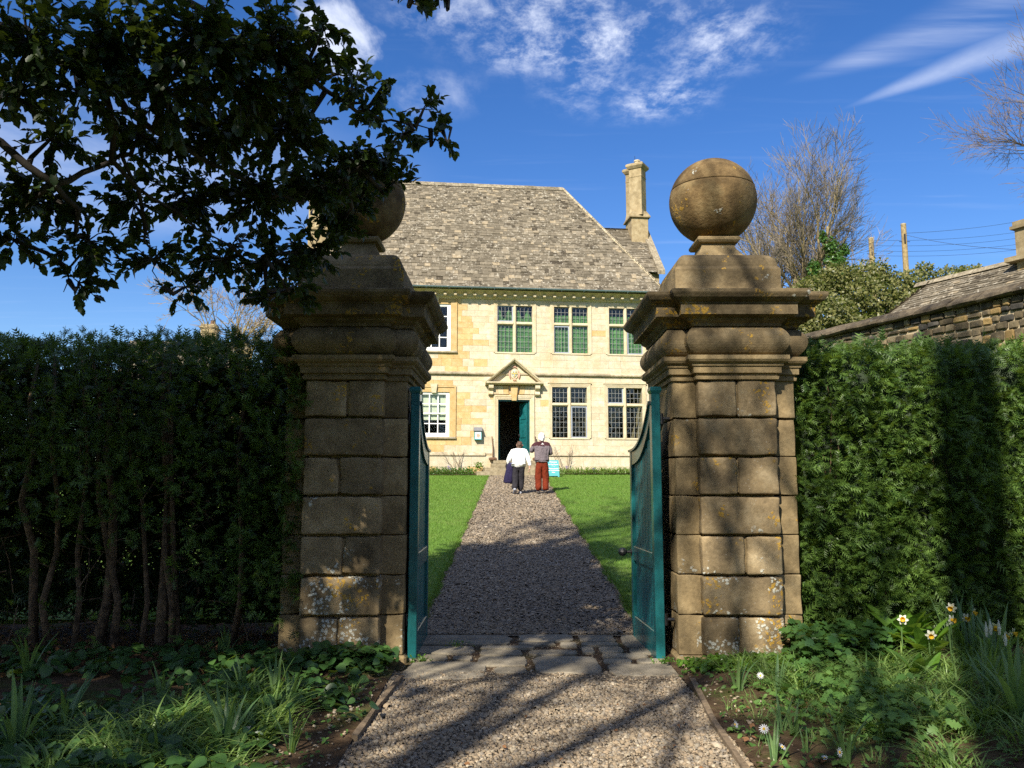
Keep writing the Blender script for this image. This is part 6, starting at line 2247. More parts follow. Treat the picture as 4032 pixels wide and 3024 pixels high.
core.build('twig_core', M['yew_shade'], hr)
for k in range(16):
    x = 2.75 + 2.6 * rng.random(); zz_ = .2 + 1.6 * rng.random()
    MB().tube([(x - B0[0], 7.66 - B0[1], zz_ - B0[2]), (x + .03 - B0[0], 7.63 - B0[1], zz_ + .25 - B0[2]), (x + rng.normal() * .05 - B0[0], 7.60 - B0[1], zz_ + .5 + .4 * rng.random() - B0[2])], [.008, .006, .003], 4).build('shoot', M['bark_yew'], hr)


def thinL(x, z):
    """open at the bottom left where the stems show"""
    z_ = (z - .2) / 2.8
    f = np.clip((z_ - .30) / .35, 0, 1) * .9 + .06
    near = np.clip((x + 3.0) / 0.7, 0, 1)
    return np.maximum(f * (.75 + .25 * np.sin(x * 3.1)), near * np.clip((z_ - .08) / .2, 0, 1))


hl, B1 = hedge('yew_hedge', -5.9, -1.84, 7.38, 8.8, 2.90, 'shaded yew hedge with bare stems showing left of the shaded pier', 4300, 1, 'yew', thin=thinL)
stems = []
random.seed(9)
for (u_, w_) in ((395, .05), (455, .035), (640, .055), (675, .03), (150, .04), (190, .03), (735, .03), (880, .03), (-200, .05), (-420, .04), (300, .025), (560, .025)):
    b_ = unp(u_, 2480, 7.95); x = b_.x
    pts_ = []
    xx = x
    for k in range(7):
        t = k / 6
        xx += random.gauss(0, .045) - (.03 if k > 2 else 0)
        pts_.append((xx - B1[0], 7.95 + random.gauss(0, .05) - B1[1], zg(8.1) - .05 + 2.8 * t - B1[2]))
    MB().tube(pts_, [w_ * (1.15 - .8 * k / 6) for k in range(7)], 8).build('stem', M['bark_yew'], hl, smooth=True)
tw_ = MB()
for k in range(300):
    x = -5.8 + 3.7 * rng.random(); z = .35 + 2.5 * rng.random(); y_ = 7.8 + .8 * rng.random()
    d = rng.normal(size=3) * np.array([.3, .25, .22])
    tw_.tube([(x - B1[0], y_ - B1[1], z - B1[2]), (x + d[0] * .5 + .02 - B1[0], y_ + d[1] * .5 - B1[1], z + d[2] * .5 + .03 - B1[2]), (x + d[0] - B1[0], y_ + d[1] - B1[1], z + d[2] - B1[2])], [.007, .005, .002], 3, cap=False)
tag(tw_.build('twigs', M['bark_yew'], hl), kind='stuff')
# dense upper and middle mass so that only pinholes of light come through
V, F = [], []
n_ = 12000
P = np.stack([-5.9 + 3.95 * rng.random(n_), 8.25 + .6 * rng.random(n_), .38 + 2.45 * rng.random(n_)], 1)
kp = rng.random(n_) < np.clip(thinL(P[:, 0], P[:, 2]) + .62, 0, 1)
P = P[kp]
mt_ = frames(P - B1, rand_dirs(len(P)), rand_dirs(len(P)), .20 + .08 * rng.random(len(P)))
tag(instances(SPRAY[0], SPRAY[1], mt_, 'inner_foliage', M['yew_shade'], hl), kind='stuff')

# ================================================================== EVERGREENS
def leaf_mass(parent, lobes, n, size, mat, B_, name='crown', tpl=KITE):
    P_, N_ = [], []
    tot = sum(r_[0] * r_[2] for _, r_ in lobes)
    for c, r_ in lobes:
        k = int(n * r_[0] * r_[2] / tot)
        d = rand_dirs(k)
        rad = rng.random(k) ** .22
        clump = .86 + .14 * np.sin(d[:, 0] * 9 + d[:, 2] * 7 + c[0]) + .08 * rng.normal(size=k)
        P_.append(np.array(c) + d * np.array(r_) * (rad * clump)[:, None]); N_.append(d)
    P_, N_ = np.concatenate(P_), np.concatenate(N_)
    k = len(P_)
    return tag(instances(tpl[0], tpl[1], frames(P_ - np.array(B_), rand_dirs(k) + N_ * .6 + np.array([0, 0, -.2]), N_ + rand_dirs(k) * .7 + np.array([0, 0, .4]), size * (.7 + .6 * rng.random(k))), name, M[mat], parent), kind='stuff')


eb_ = unp(3420, 1300, 27)
ev = tag(empty('evergreen_tree', (eb_.x, 27, zg(27))), 'broad olive-green evergreen tree behind the rubble garden wall', 'tree')
EBv = ev.location
lob = []
for (u_, v_, Y_, rx_, rz_) in [(3250, 1250, 26, 1.0, .8), (3200, 1150, 27, .7, .6), (3400, 1180, 27, 1.2, .9), (3300, 1090, 27, .7, .5), (3430, 1085, 27.5, .8, .55), (3560, 1130, 27.5, 1.0, .6), (3580, 1230, 27, 1.1, .8), (3740, 1090, 28, .8, .35), (3820, 1075, 28.5, .55, .3), (3680, 1160, 28, .8, .5), (3160, 1310, 26, .7, .5), (3400, 1330, 26, 1.4, .8), (3880, 1090, 28.5, .4, .25), (3640, 1060, 28, .35, .22)]:
    lob.append((tuple(unp(u_, v_, Y_)), (rx_, rx_ * .9, rz_)))
leaf_mass(ev, lob, 26000, .115, 'ever', EBv)
t_ = MB()
t_.tube([(0, 0, -.3), (.1, 0, 2.0), (0, 0, 4.0)], [.25, .2, .16], 8)
for c, r_ in lob:
    c = Vector(c) - EBv
    t_.tube([(0, 0, 3.2), tuple(Vector((0, 0, 3.6)).lerp(c, .5)), tuple(c)], [.1, .06, .02], 5)
t_.build('trunk', M['bark'], ev)
iv_ = tag(empty('ivy_column', (b2.x, 40.7, zg(41))), 'glossy green ivy climbing the stem of the smaller bare tree', 'ivy')
lob = [(tuple(unp(u_, v_, 40.7)), (a, a, b_)) for u_, v_, a, b_ in [(3310, 1100, .55, .7), (3290, 1030, .5, .55), (3275, 970, .32, .45), (3325, 985, .22, .35), (3240, 935, .14, .35), (3205, 1060, .3, .5)]]
leaf_mass(iv_, lob, 2600, .16, 'ivy', iv_.location, 'foliage')

# dense evergreen behind the viewpoint: keeps the holly, the dark pier and the left-hand bed in shade
yb = tag(empty('evergreen_tree', (-6.6, -3.2, 0)), 'dense evergreen tree behind the viewpoint on the left', 'tree')
lob = [((-5.0, -1.2, 9.8), (1.6, 1.6, 1.3)), ((-6.4, -2.0, 7.2), (2.0, 2.0, 1.8)), ((-5.6, -.4, 6.4), (1.2, 1.1, 1.0)), ((-7.4, -.8, 6.0), (1.8, 1.6, 1.6)), ((-6.6, -2.6, 10.6), (1.8, 1.8, 1.5)), ((-8.2, -2.0, 8.6), (1.7, 1.7, 1.6)), ((-5.6, -2.4, 5.0), (1.4, 1.3, 1.0)), ((-4.6, -2.6, 10.0), (1.3, 1.3, 1.0))]
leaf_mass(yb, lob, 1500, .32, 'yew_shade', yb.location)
t_ = MB(); t_.tube([(0, 0, -.3), (0, 0, 4.0), (.2, .3, 9.0)], [.3, .24, .1], 8)
for c, r_ in lob:
    c = Vector(c) - yb.location
    t_.tube([(0, 0, 3.8), tuple(Vector((0, 0, 4.2)).lerp(c, .5)), tuple(c)], [.1, .06, .02], 5)
t_.build('trunk', M['bark'], yb)

# unseen evergreen added left of the view to keep skylight off the hedge
ye = tag(empty('evergreen_tree', (-8.6, 4.4, zg(4))), 'dense unseen evergreen added over the shaded yew hedge to block skylight', 'tree')
lob = [((-5.2, 5.2, 5.2), (1.4, 1.2, .9)), ((-6.6, 4.4, 4.6), (1.5, 1.3, 1.1)), ((-4.7, 3.4, 5.6), (1.2, 1.2, .9)), ((-7.8, 5.6, 4.2), (1.3, 1.1, 1.2)), ((-6.0, 6.2, 5.6), (1.3, 1.0, .8)), ((-5.6, 3.2, 4.2), (1.1, 1.0, .8))]
leaf_mass(ye, lob, 6000, .26, 'yew_shade', ye.location)
t_ = MB(); t_.tube([(0, 0, -.3), (.1, 0, 3.0), (.3, .2, 5.5)], [.26, .2, .1], 8)
for c, r_ in lob:
    c = Vector(c) - ye.location
    t_.tube([(.1, 0, 2.6), tuple(Vector((0, 0, 3.2)).lerp(c, .5)), tuple(c)], [.09, .06, .02], 5)
t_.build('trunk', M['bark'], ye)

# unseen evergreen screen added behind the viewpoint to hold back low sky light
es = tag(empty('sky_block_evergreens', (0, -14, 0)), 'tall dark evergreen screen added unseen behind the viewpoint to block low sky light', 'trees', kind='stuff')
lob = [((-16 + 6.4 * k, -14 + (k % 2), 4.2), (4.6, 2.2, 4.4 + .5 * (k % 3))) for k in range(6)]
leaf_mass(es, lob, 12000, .62, 'yew_shade', es.location)
t_ = MB()
for c, r_ in lob:
    c = Vector(c) - es.location
    t_.tube([(c.x, c.y, -.3), (c.x, c.y, 3.0), (c.x, c.y, 7.0)], [.3, .22, .08], 7)
t_.build('trunks', M['bark'], es)


# ================================================================== BED PLANTS
def bed_z(x, y):
    z = zg(y) + 0.02
    if x > 1.33:
        return z + bump2(x, y) * min(1, (x - 1.33) * 4) + 0.10 * max(0, min(1, (x - 1.6) / 1.5))
    return z + bump2(x, y) * min(1, max(0, (-0.96 - x) * 4))


def on_bed(u, v):
    """where the bearing (u, v) meets the bed"""
    p = None
    Y = 3.5
    while Y < 9:
        q = unp(u, v, Y)
        if q.z <= bed_z(q.x, q.y):
            return Vector((q.x, q.y, bed_z(q.x, q.y)))
        Y += .02
    return Vector((q.x, q.y, bed_z(q.x, q.y)))


def bed_pts(n, x0, x1, y0, y1, f=None):
    x = x0 + (x1 - x0) * rng.random(n); y = y0 + (y1 - y0) * rng.random(n)
    if f is not None:
        k = rng.random(n) < f(x, y)
        x, y = x[k], y[k]
    z = np.array([bed_z(a, b) for a, b in zip(x, y)])
    return np.stack([x, y, z], 1)


BL_GRASS = blade_tpl(5, .016, .75)
BL_STRAP = [blade_tpl(5, .032, a) for a in (.12, .25, .42)]


def mounds(n_m, x0, x1, y0, y1, f, rad, per, h, name, label, seedv, w=1.0):
    C = bed_pts(n_m, x0, x1, y0, y1, f)
    P = np.repeat(C, per, 0)
    hc = np.repeat(.55 + .75 * rng.random(len(C)), per)
    off = rng.normal(size=(len(P), 2)) * rad
    P[:, :2] += off
    P[:, 2] -= .01
    S = h * hc * (.6 + .7 * rng.random(len(P)))
    yaw = np.arctan2(off[:, 1], off[:, 0]) + rng.normal(size=len(P)) * .6
    mt = yrot(len(P), P, .38, np.stack([S, S * w, S], 1), yaw)
    return tag(instances(BL_GRASS[0], BL_GRASS[1], mt, name, M['grassy'], tone=np.clip(np.repeat(rng.random(len(C)), per) * .5 + .5 * rng.random(len(P)), 0, 1)), label, 'foliage', kind='stuff')


fR = lambda x, y: np.clip((x - 1.62 - .28 * np.clip(6.4 - y, 0, 2)) / .35, 0, 1) * np.clip((7.15 - y) / .4, 0.0, 1)
mounds(400, 1.5, 4.4, 4.3, 7.1, fR, .04, 28, .20, 'grassy_foliage', 'thin arching bulb leaves covering the sunny right-hand bed', 1, 1.7)
mounds(60, 1.42, 2.2, 4.4, 6.6, None, .035, 12, .11, 'grassy_foliage', 'sparse short bulb leaves at the edge of the right-hand bed', 1)


def fL(x, y):
    a = np.exp(-((x + 1.95) / .35) ** 2 - ((y - 5.4) / .35) ** 2) + np.exp(-((x + 1.75) / .4) ** 2 - ((y - 4.9) / .3) ** 2) + .8 * np.exp(-((x + 2.6) / .5) ** 2 - ((y - 4.9) / .4) ** 2) + .6 * np.exp(-((x + 1.5) / .25) ** 2 - ((y - 5.9) / .25) ** 2)
    return np.clip(a, 0, 1)


mounds(420, -3.6, -1.1, 4.3, 6.6, fL, .055, 34, .23, 'grassy_foliage', 'thin arching bulb leaves in the shaded left-hand bed', 2, 1.5)


def leaves(name, C, per, rad, lo, hi, size, tpl, mat, label, flat=.35):
    P = np.repeat(C, per, 0)
    k = len(P)
    P[:, :2] += rng.normal(size=(k, 2)) * rad
    P[:, 2] += lo + (hi - lo) * rng.random(k)
    d = np.stack([rng.normal(size=k), rng.normal(size=k) - .35, rng.normal(size=k) * .25 - .15], 1)
    nr = np.stack([rng.normal(size=k) * flat, rng.normal(size=k) * flat - .25, np.ones(k)], 1)
    return tag(instances(tpl[0], tpl[1], frames(P, d, nr, size * (.6 + .7 * rng.random(k))), name, M[mat]), label, 'foliage', kind='stuff')


LOBED = leaf_tpl([(0, .02), (.10, .30), (.18, .42), (.28, .24), (.42, .52), (.52, .44), (.56, .22), (.74, .36), (.84, .14), (1.0, .05)], .1, .15)
fH = lambda x, y: np.clip(1.0 - np.abs(x + 1.9 + .5 * (y - 6.7)) / 1.1, 0, 1) * np.clip((y - 5.5) / .5, 0, 1) + .75 * np.clip((6.2 - y) / .5, 0, 1) * np.clip((-1.35 - x) / .3, 0, 1)
leaves('heart_leaves', bed_pts(760, -3.6, -1.02, 4.4, 7.2, fH), 5, .05, .02, .13, .072, HEART, 'heart', 'dark heart-shaped leaves carpeting the shaded left-hand bed')
leaves('heart_leaves', bed_pts(70, -1.75, -1.0, 6.95, 7.22), 5, .04, .03, .16, .08, HEART, 'heart', 'heart-shaped leaves clustered at the foot of the shaded pier')
leaves('lobed_leaves', bed_pts(240, 1.75, 3.2, 5.0, 6.6, lambda x, y: np.clip(1 - np.abs(x - 2.25) / .55, 0, 1)), 6, .06, .03, .17, .062, LOBED, 'gera', 'lobed cut leaves among the bulbs of the right-hand bed')
leaves('lobed_leaves', bed_pts(160, 2.35, 3.0, 6.75, 7.35), 6, .06, .05, .28, .085, LOBED, 'heart', 'dark clumped leaves in shade at the right foot of the sunny pier')
leaves('small_leaves', bed_pts(260, 1.42, 2.4, 6.85, 7.25), 5, .04, .01, .07, .05, OVAL, 'broad', 'small bright leaves at the foot of the sunlit pier')
leaves('small_leaves', bed_pts(420, 1.38, 4.2, 4.3, 6.9), 3, .05, .0, .05, .045, OVAL, 'gera', 'low small leaves between the bulbs of the right-hand bed')
leaves('small_leaves', bed_pts(60, -1.6, -1.0, 4.4, 6.8), 3, .04, .0, .04, .04, OVAL, 'gera', 'scattered seedlings on the bare soil of the left-hand bed')
leaves('dead_leaves', bed_pts(1100, -5.4, -1.9, 6.8, 9.0), 2, .08, .0, .03, .06, OVAL, 'litter', 'reddish brown fallen leaves under the shaded yew hedge')
leaves('dead_leaves', bed_pts(60, 1.4, 4.4, 4.3, 7.2), 2, .06, .0, .03, .05, OVAL, 'litter', 'a few dry fallen leaves in the right-hand bed')
leaves('ground_leaves', bed_pts(160, -4.6, -2.0, 6.6, 7.8), 3, .05, .02, .10, .08, HEART, 'heart', 'scattered dark leaves in front of the yew stems')

# ---- individual bulb clumps
strap_meshes = []
for V_, F_ in BL_STRAP:
    m = bpy.data.meshes.new('strap_leaf')
    m.from_pydata([tuple(v) for v in V_], [], [tuple(int(i) for i in f) for f in F_])
    m.materials.append(M['strap'])
    strap_meshes.append(m)


def blade_obj(parent, p, h, yaw, tilt, w=1.0, which=None, name='leaf'):
    o = bpy.data.objects.new(name, strap_meshes[random.randrange(3) if which is None else which])
    o.parent = parent
    o.location = p
    o.rotation_euler = (0, tilt, yaw)
    o.scale = (h, h * w, h)
    o.rotation_mode = 'XYZ'
    col.objects.link(o)
    return o


def bulb_clump(at, n, h, label, group='bulb leaf clumps', spread=.03, tilt=.22, w=1.2, name='bulb_clump'):
    r = tag(empty(name, tuple(at)), label, 'plant', group)
    for k in range(n):
        a = random.uniform(0, 6.28)
        blade_obj(r, (math.cos(a) * random.uniform(0, spread), math.sin(a) * random.uniform(0, spread), -.015), h * 1.25 * random.uniform(.65, 1.08), a, abs(random.gauss(0, tilt)), w * 1.15 * random.uniform(.8, 1.2))
    return r


random.seed(44)
for (u_, v_, n_, h_, lab) in [
    (2905, 2725, 9, .26, 'fan of blue-green bulb leaves nearest the flagstones in the right-hand bed'),
    (3060, 2740, 7, .27, 'upright bulb leaves just right of the topmost white daisy flower'),
    (3075, 2880, 7, .20, 'bulb leaves behind the large white daisy flower by the edging'),
    (3125, 2895, 8, .22, 'yellow-footed bulb leaves in the middle of the right-hand bed'),
    (3050, 3000, 6, .20, 'short yellow-based bulb leaves near the bottom of the right-hand bed'),
    (3175, 2960, 7, .15, 'stubby bulb leaf tuft left of the spreading fan'),
    (3335, 3005, 10, .29, 'spreading fan of broad bulb leaves at the bottom of the right-hand bed'),
    (3900, 2760, 14, .38, 'tall bulb clump with pale flower buds at the right edge'),
    (4010, 2850, 14, .44, 'tall bulb clump cut by the right edge of the picture'),
    (3590, 2530, 12, .33, 'tall blue-green daffodil leaves left of the daffodil flowers'),
    (1080, 2800, 10, .32, 'upright bulb leaves nearest the bare soil in the left-hand bed'),
    (1140, 2800, 9, .30, 'second upright bulb clump beside the bare soil, left-hand bed'),
    (960, 2760, 9, .30, 'bulb clump in front of the heart leaves in the left-hand bed'),
    (1145, 2960, 8, .24, 'short bulb clump beside the lower white daisy flowers, left-hand bed'),
    (885, 2985, 9, .36, 'dark bulb leaves just left of the two white daisy flowers'),
    (105, 2670, 9, .42, 'sword-shaped bulb leaves by the yew stems at the left edge'),
    (60, 2990, 12, .42, 'dark tall bulb leaves in the bottom left corner'),
    (250, 2900, 9, .34, 'bulb leaves standing in the shade left of the arching tuft'),
    (640, 2760, 8, .26, 'thin bulb leaves between the heart leaves and arching tuft'),
    (890, 2590, 5, .34, 'broad pale leaf shoot bending over the heart leaves')]:
    bulb_clump(on_bed(u_, v_), n_, h_, lab)
# buds on the tall clumps
for (u_, v_, hh) in ((3895, 2760, .50), (3912, 2765, .52), (3945, 2750, .50), (3968, 2770, .44)):
    p = on_bed(u_, v_)
    r = tag(empty('flower_bud', tuple(p)), {3895: 'leftmost pale pointed daffodil bud in the tall clump', 3912: 'second pale daffodil bud from the left in the tall clump', 3945: 'third pale daffodil bud from the left in the tall clump', 3968: 'rightmost pale daffodil bud in the tall clump'}[u_], 'bud', 'pale daffodil buds')
    MB().tube([(0, 0, 0), (.01, 0, hh * .5), (.012, 0, hh * .82)], .006, 5).build('stem', M['strap'], r)
    MB().tube([(.012, 0, hh * .8), (.014, 0, hh * .88), (.012, 0, hh)], [.006, .012, .002], 6).build('bud', M['yellow'] if False else M['petal_cream'], r)


# ---- daffodils in flower
pet = leaf_tpl([(0, .05), (.25, .22), (.55, .30), (.82, .20), (1, .0)], .2, .25)
pm_ = bpy.data.meshes.new('petal'); pm_.from_pydata([tuple(v) for v in pet[0]], [], [tuple(int(i) for i in f) for f in pet[1]]); pm_.materials.append(M['petal_cream'])
tr_ = MB().lathe([(.006, 0), (.011, .004), (.013, .02), (.015, .03), (.021, .036), (.019, .034), (.012, .022), (.004, .008)], 12, cap=False).mesh('trumpet'); tr_.materials.append(M['yellow'])


def daffodil(u_, v_, Y, face, label):
    c = unp(u_, v_, Y)
    base = Vector((c.x, c.y + .02, bed_z(c.x, c.y + .02)))
    r = tag(empty('daffodil', tuple(base)), label, 'daffodil', 'daffodils in flower by the hedge')
    h = c - base
    MB().tube([(0, 0, 0), (h.x * .3, h.y * .3 + .02, h.z * .6), (h.x, h.y + .03, h.z + .01), (h.x, h.y, h.z)], .005, 5).build('stem', M['strap'], r)
    fd = Vector(face).normalized()
    fl = empty('flower'); fl.parent = r; fl.location = tuple(h)
    fl.rotation_mode = 'QUATERNION'; fl.rotation_quaternion = fd.to_track_quat('Z', 'Y')
    for k in range(6):
        o = bpy.data.objects.new('petal', pm_); o.parent = fl
        o.rotation_euler = (0, -.18 - .1 * (k % 2), k * math.pi / 3); o.scale = (.042,) * 3; o.location = (0, 0, .002 * (k % 2))
        col.objects.link(o)
    o = bpy.data.objects.new('trumpet', tr_); o.parent = fl; o.scale = (.95,) * 3; col.objects.link(o)
    return r


daffodil(3555, 2440, 6.75, (-.4, -.8, .2), 'daffodil leaning alone left of the daffodil group')
daffodil(3748, 2392, 6.7, (-.6, -.5, -.2), 'highest daffodil of the group by the hedge')
daffodil(3744, 2440, 6.55, (.5, -.9, -.1), 'large daffodil facing front just below the highest one')
daffodil(3830, 2408, 6.8, (.6, -.5, -.5), 'daffodil nodding right of the highest one')
daffodil(3800, 2432, 6.9, (.3, -.8, -.2), 'daffodil half hidden between the front and the nodding flower')
daffodil(3920, 2465, 6.5, (-.3, -.6, -.6), 'drooping daffodil in shade toward the right edge')
daffodil(3960, 2500, 6.3, (.2, -.7, -.6), 'lower drooping daffodil in shade near the right edge')
daffodil(3985, 2490, 6.4, (.6, -.6, -.3), 'rightmost daffodil in the shaded group')
daffodil(3665, 2500, 6.6, (-.3, -.8, -.2), 'low daffodil opening behind the broad glossy leaves')
for (u_, v_, n_, lab) in ((3760, 2560, 16, 'daffodil leaves standing under the highest daffodils'), (3830, 2580, 16, 'dark daffodil leaves under the nodding daffodil'), (3930, 2610, 16, 'shaded daffodil leaves under the drooping daffodils')):
    bulb_clump(on_bed(u_, v_), n_, .40, lab, spread=.07, tilt=.2)

# ---- broad glossy plant
bm_ = leaf_tpl([(0, .03), (.2, .12), (.45, .17), (.7, .14), (.9, .06), (1, 0)], .35, .35)
bl_m = bpy.data.meshes.new('broad_leaf'); bl_m.from_pydata([tuple(v) for v in bm_[0]], [], [tuple(int(i) for i in f) for f in bm_[1]]); bl_m.materials.append(M['broad'])


def broad_plant(at, n, L_, label):
    r = tag(empty('broad_leaf_plant', tuple(at)), label, 'plant', 'glossy broad-leaved plants')
    for k in range(n):
        o = bpy.data.objects.new('leaf', bl_m); o.parent = r
        a = random.uniform(0, 6.28)
        o.location = (math.cos(a) * .03, math.sin(a) * .03, random.uniform(.0, .06))
        o.rotation_euler = (random.gauss(0, .25), -random.uniform(.6, 1.35), a)
        s = L_ * random.uniform(.75, 1.15)
        o.scale = (s, s, s)
        col.objects.link(o)


broad_plant(on_bed(3440, 2570), 16, .38, 'glossy bright broad-leaved plant nearest the sunny pier')
broad_plant(on_bed(3560, 2560), 17, .38, 'middle one of three glossy broad-leaved plants by the hedge')
broad_plant(on_bed(3640, 2600), 15, .36, 'glossy broad-leaved plant closest to the daffodils')
broad_plant(on_bed(3620, 2690), 8, .24, 'small low glossy plant in front of the daffodil leaves')

# ---- white daisy-like anemones
pw_m = leaf_tpl([(0, .03), (.3, .10), (.7, .12), (1, .04)], .15, .1)
pw_me = bpy.data.meshes.new('petal'); pw_me.from_pydata([tuple(v) for v in pw_m[0]], [], [tuple(int(i) for i in f) for f in pw_m[1]]); pw_me.materials.append(M['petal_white'])
ct_m = MB().lathe([(.001, 0), (.008, 0), (.007, .005), (.001, .007)], 9).mesh('flower_centre'); ct_m.materials.append(M['yellow'])
lo_m = bpy.data.meshes.new('cut_leaf'); lo_m.from_pydata([tuple(v) for v in LOBED[0]], [], [tuple(int(i) for i in f) for f in LOBED[1]]); lo_m.materials.append(M['gera'])


def anemone(u_, v_, hgt, face, label, s=1.0, closed=0.0):
    g_ = on_bed(u_, v_ + hgt * 600)
    c = unp(u_, v_, g_.y - .01)
    r = tag(empty('anemone', tuple(g_)), label, 'flower', 'white daisy-like anemones')
    h = c - g_
    MB().tube([(0, 0, 0), (h.x * .3 + .01, h.y * .4, h.z * .5), tuple(h)], .003, 4).build('stem', M['gera'], r)
    fl = empty('flower'); fl.parent = r; fl.location = tuple(h)
    fl.rotation_mode = 'QUATERNION'; fl.rotation_quaternion = Vector(face).normalized().to_track_quat('Z', 'Y')
    for k in range(13):
        o = bpy.data.objects.new('petal', pw_me); o.parent = fl
        o.rotation_euler = (0, -.12 - closed + .06 * (k % 2), k * 2 * math.pi / 13); o.scale = (.026 * s, .023 * s, .026 * s)
        col.objects.link(o)
    o = bpy.data.objects.new('flower_centre', ct_m); o.parent = fl; o.scale = (s, s, s); col.objects.link(o)
    for k in range(4):
        o = bpy.data.objects.new('leaf', lo_m); o.parent = r; o.location = (0, 0, .03); o.rotation_euler = (0, random.uniform(-.3, .2), k * 1.6 + random.random()); o.scale = (.06, .06, .06)
        col.objects.link(o)


anemone(2994, 2660, .10, (-.1, -.85, .5), 'white daisy flower highest up, at the foot of the sunny pier')
anemone(2893, 2853, .06, (.7, -.6, .4), 'pinkish white half-turned daisy flower nearest the right edging', 1.0, .4)
anemone(3008, 2870, .09, (-.2, -.8, .55), 'largest open white daisy flower in the right-hand bed', 1.15)
anemone(3080, 2942, .06, (.5, -.4, .8), 'white daisy flower tilted right below the largest one', 1.0, .15)
anemone(3247, 2985, .04, (-.2, -.5, .9), 'small creamy daisy flower low on the soil, right-hand bed', .75, .3)
anemone(3305, 2962, .10, (.6, -.7, .2), 'white daisy flower against the spreading fan of leaves', 1.05, .1)
anemone(3435, 2590, .03, (0, -.4, .9), 'tiny yellow-centred flower in shade before the glossy plants', .4)
anemone(975, 2876, .10, (.6, -.7, .2), 'upper white daisy flower of the pair in the left-hand bed', 1.0, .2)
anemone(967, 2940, .06, (-.3, -.8, .45), 'lower white daisy flower of the pair in the left-hand bed', 1.1)
anemone(1092, 2865, .04, (0, -.6, .8), 'small half-closed white flower among the upright bulb leaves', .6, .5)
anemone(1250, 2693, .05, (0, -.8, .4), 'tiny white flower on the bare soil by the shaded pier', .5, .6)

# ---- ivy stems and small weeds at the piers, planting by the house
def house_plants(s0, s1, n, h, label, mat):
    x = s0 + (s1 - s0) * rng.random(n); d = -.12 - .75 * rng.random(n)
    P = np.array([tuple(HM @ Vector((a, b, 0))) for a, b in zip(x, d)])
    P[:, 2] = np.array([zg(b) for b in P[:, 1]]) - .01
    S = h * (.5 + .8 * rng.random(n))
    return tag(instances(BL_GRASS[0], BL_GRASS[1], yrot(n, P, .45, np.stack([S, S * 2.2, S], 1)), 'border_plants', M[mat]), label, 'foliage', kind='stuff')


house_plants(1.6, 6.0, 1500, .40, 'strap-leaved green plants along the house wall behind the sign', 'grassy')
house_plants(-5.5, -1.9, 1300, .34, 'dark green low plants along the house wall left of the steps', 'gera')
lf = bed_pts(1, 0, 1, 5, 6)
for (s0, s1, n_, lab) in ((-5.5, -1.95, 1000, 'small leaved border plants under the left sash window'),):
    x = s0 + (s1 - s0) * rng.random(n_); d = -.15 - .7 * rng.random(n_)
    P = np.array([tuple(HM @ Vector((a, b, 0))) for a, b in zip(x, d)]); P[:, 2] = np.array([zg(b) for b in P[:, 1]]) + .3 * rng.random(n_)
    tag(instances(OVAL[0], OVAL[1], frames(P, rand_dirs(n_), rand_dirs(n_) + np.array([0, 0, .8]), .06 + .05 * rng.random(n_)), 'border_leaves', M['ivy']), lab, 'foliage', kind='stuff')
soil_b = MB()
pts_ = [HM @ Vector((a, b, 0)) for a, b in ((S0, -1.0), (-1.75, -1.0), (-1.75, 0), (S0, 0))]
soil_b.add([(p.x, p.y, zg(p.y) + .03) for p in pts_], [(0, 1, 2, 3)])
pts_ = [HM @ Vector((a, b, 0)) for a, b in ((1.5, -1.0), (S1, -1.0), (S1, 0), (1.5, 0))]
soil_b.add([(p.x, p.y, zg(p.y) + .035) for p in pts_], [(0, 1, 2, 3)])
tag(soil_b.build('house_border_soil', M['soil']), kind='structure')
# bare rose stems on the wall
for i, (s_, lab, hh) in enumerate(((2.0, 'bare thorny climber stems against the wall above the sign', 1.3), (-2.45, 'bare twiggy shrub against the wall left of the wall box', 1.05))):
    base = HM @ Vector((s_, -.25, 0)); base.z = zg(base.y)
    r = tag(empty('bare_shrub', tuple(base), HT), lab, 'shrub', 'bare shrubs on the house wall')
    for k in range(6):
        a = random.uniform(-.55, .55)
        st_ = MB(); pp = Vector((random.uniform(-.1, .1), 0, 0)); ps = [pp.copy()]
        for j in range(5):
            pp = pp + Vector((a * hh / 5 + random.gauss(0, .03), .03, hh / 5 * random.uniform(.7, 1.1))); ps.append(pp.copy())
        st_.tube(ps, [.014 * (1 - .7 * j / 5) for j in range(6)], 5)
        for j in range(3):
            q = ps[2 + j]; st_.tube([q, q + Vector((random.gauss(0, .12), -.02, random.uniform(.05, .18)))], [.006, .003], 4)
        st_.build('stem', M['twig'], r)
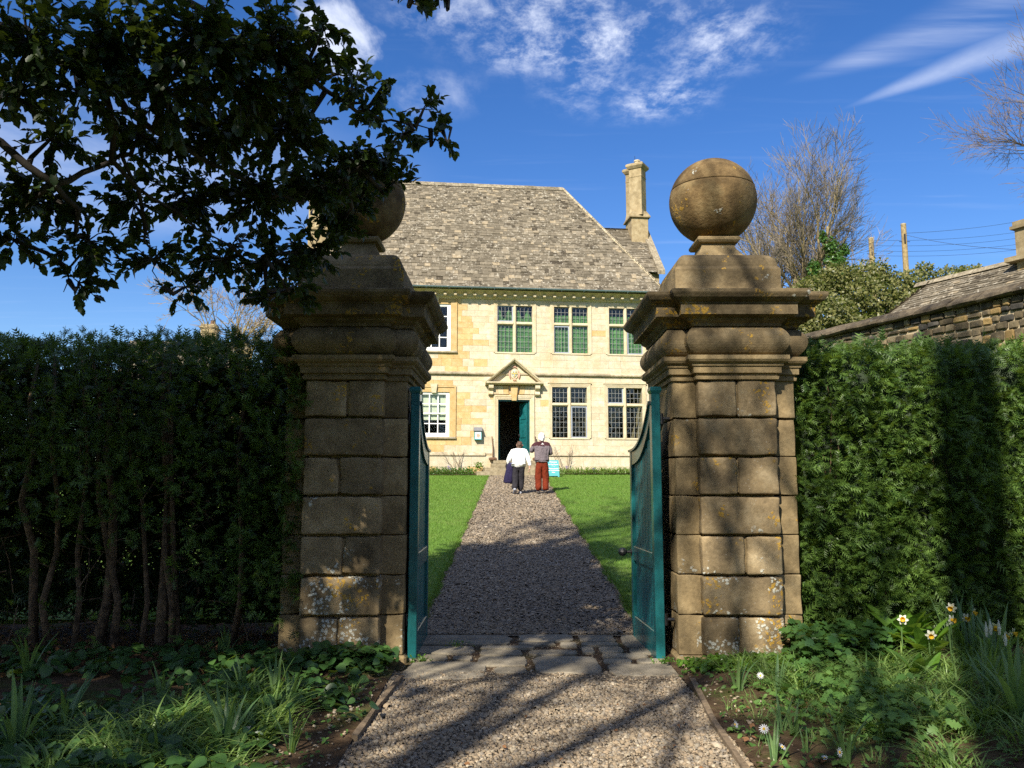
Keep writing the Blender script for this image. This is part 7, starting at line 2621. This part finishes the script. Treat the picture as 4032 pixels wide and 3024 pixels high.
for (x, y_, lab) in ((-1.9, -.55, 'green weed tuft on the lowest house step at its left end'), (-1.62, -.35, 'upper green weed tuft beside the left of the house steps')):
    p = HM @ Vector((x, y_, 0)); p.z = zg(p.y) + (.02 if x < -1.8 else .25)
    r = tag(empty('weed_tuft', tuple(p)), lab, 'weed', 'weeds by the house steps')
    k = 90
    Q = np.abs(rng.normal(size=(k, 3))) * np.array([1, 1, .15]) ; Q[:, :2] = rng.normal(size=(k, 2)) * .09; Q[:, 2] = rng.random(k) * .24
    instances(OVAL[0], OVAL[1], frames(Q, rand_dirs(k), rand_dirs(k) + np.array([0, -.3, .7]), .06 + .04 * rng.random(k)), 'foliage', M['broad'], r)
# purple flowers in the border
for (s_, zz, lab) in ((-2.85, .30, 'small purple flower head in the border left of the steps'), (1.98, .28, 'small purple flower beside the sandwich board'), (3.1, .2, 'second purple flower in the border, further right of the sign')):
    p = HM @ Vector((s_, -.7, 0)); p.z = zg(p.y)
    r = tag(empty('purple_flower', tuple(p)), lab, 'flower', 'purple border flowers')
    MB().tube([(0, 0, 0), (0, 0, zz)], .006, 4).build('stem', M['gera'], r)
    k = 24
    instances(OVAL[0], OVAL[1], frames(rand_dirs(k) * .05 + np.array([0, 0, zz]), rand_dirs(k), rand_dirs(k), np.full(k, .05)), 'petals', M['purple'], r)
# self-sown plants in the gate joints
n_ = 40
for (x, y_, lab) in ((-.78, 7.42, 'small moss and weed patch on the flagstones by the dark gate'), (-.52, 8.05, 'weed sprouting between the rear flagstones'), (1.33, 7.35, 'little weeds at the foot of the knobbed gate leaf')):
    k = 60
    Q = np.stack([rng.normal(size=k) * .06, rng.normal(size=k) * .04, .012 + rng.random(k) * .03], 1)
    r = tag(empty('joint_weed', (x, y_, zg(y_))), lab, 'weed', 'weeds in the paving joints')
    instances(OVAL[0], OVAL[1], frames(Q, rand_dirs(k), rand_dirs(k) * .5 + np.array([0, 0, 1]), .018 + .018 * rng.random(k)), 'foliage', M['broad'], r)

leaves('dead_leaves', np.stack([-.85 + 2.05 * rng.random(45), 4.5 + 2.3 * rng.random(45), np.full(45, .09)], 1), 1, .02, .012, .02, .035, OVAL, 'litter', 'a few brown leaf scraps lying on the foreground gravel')
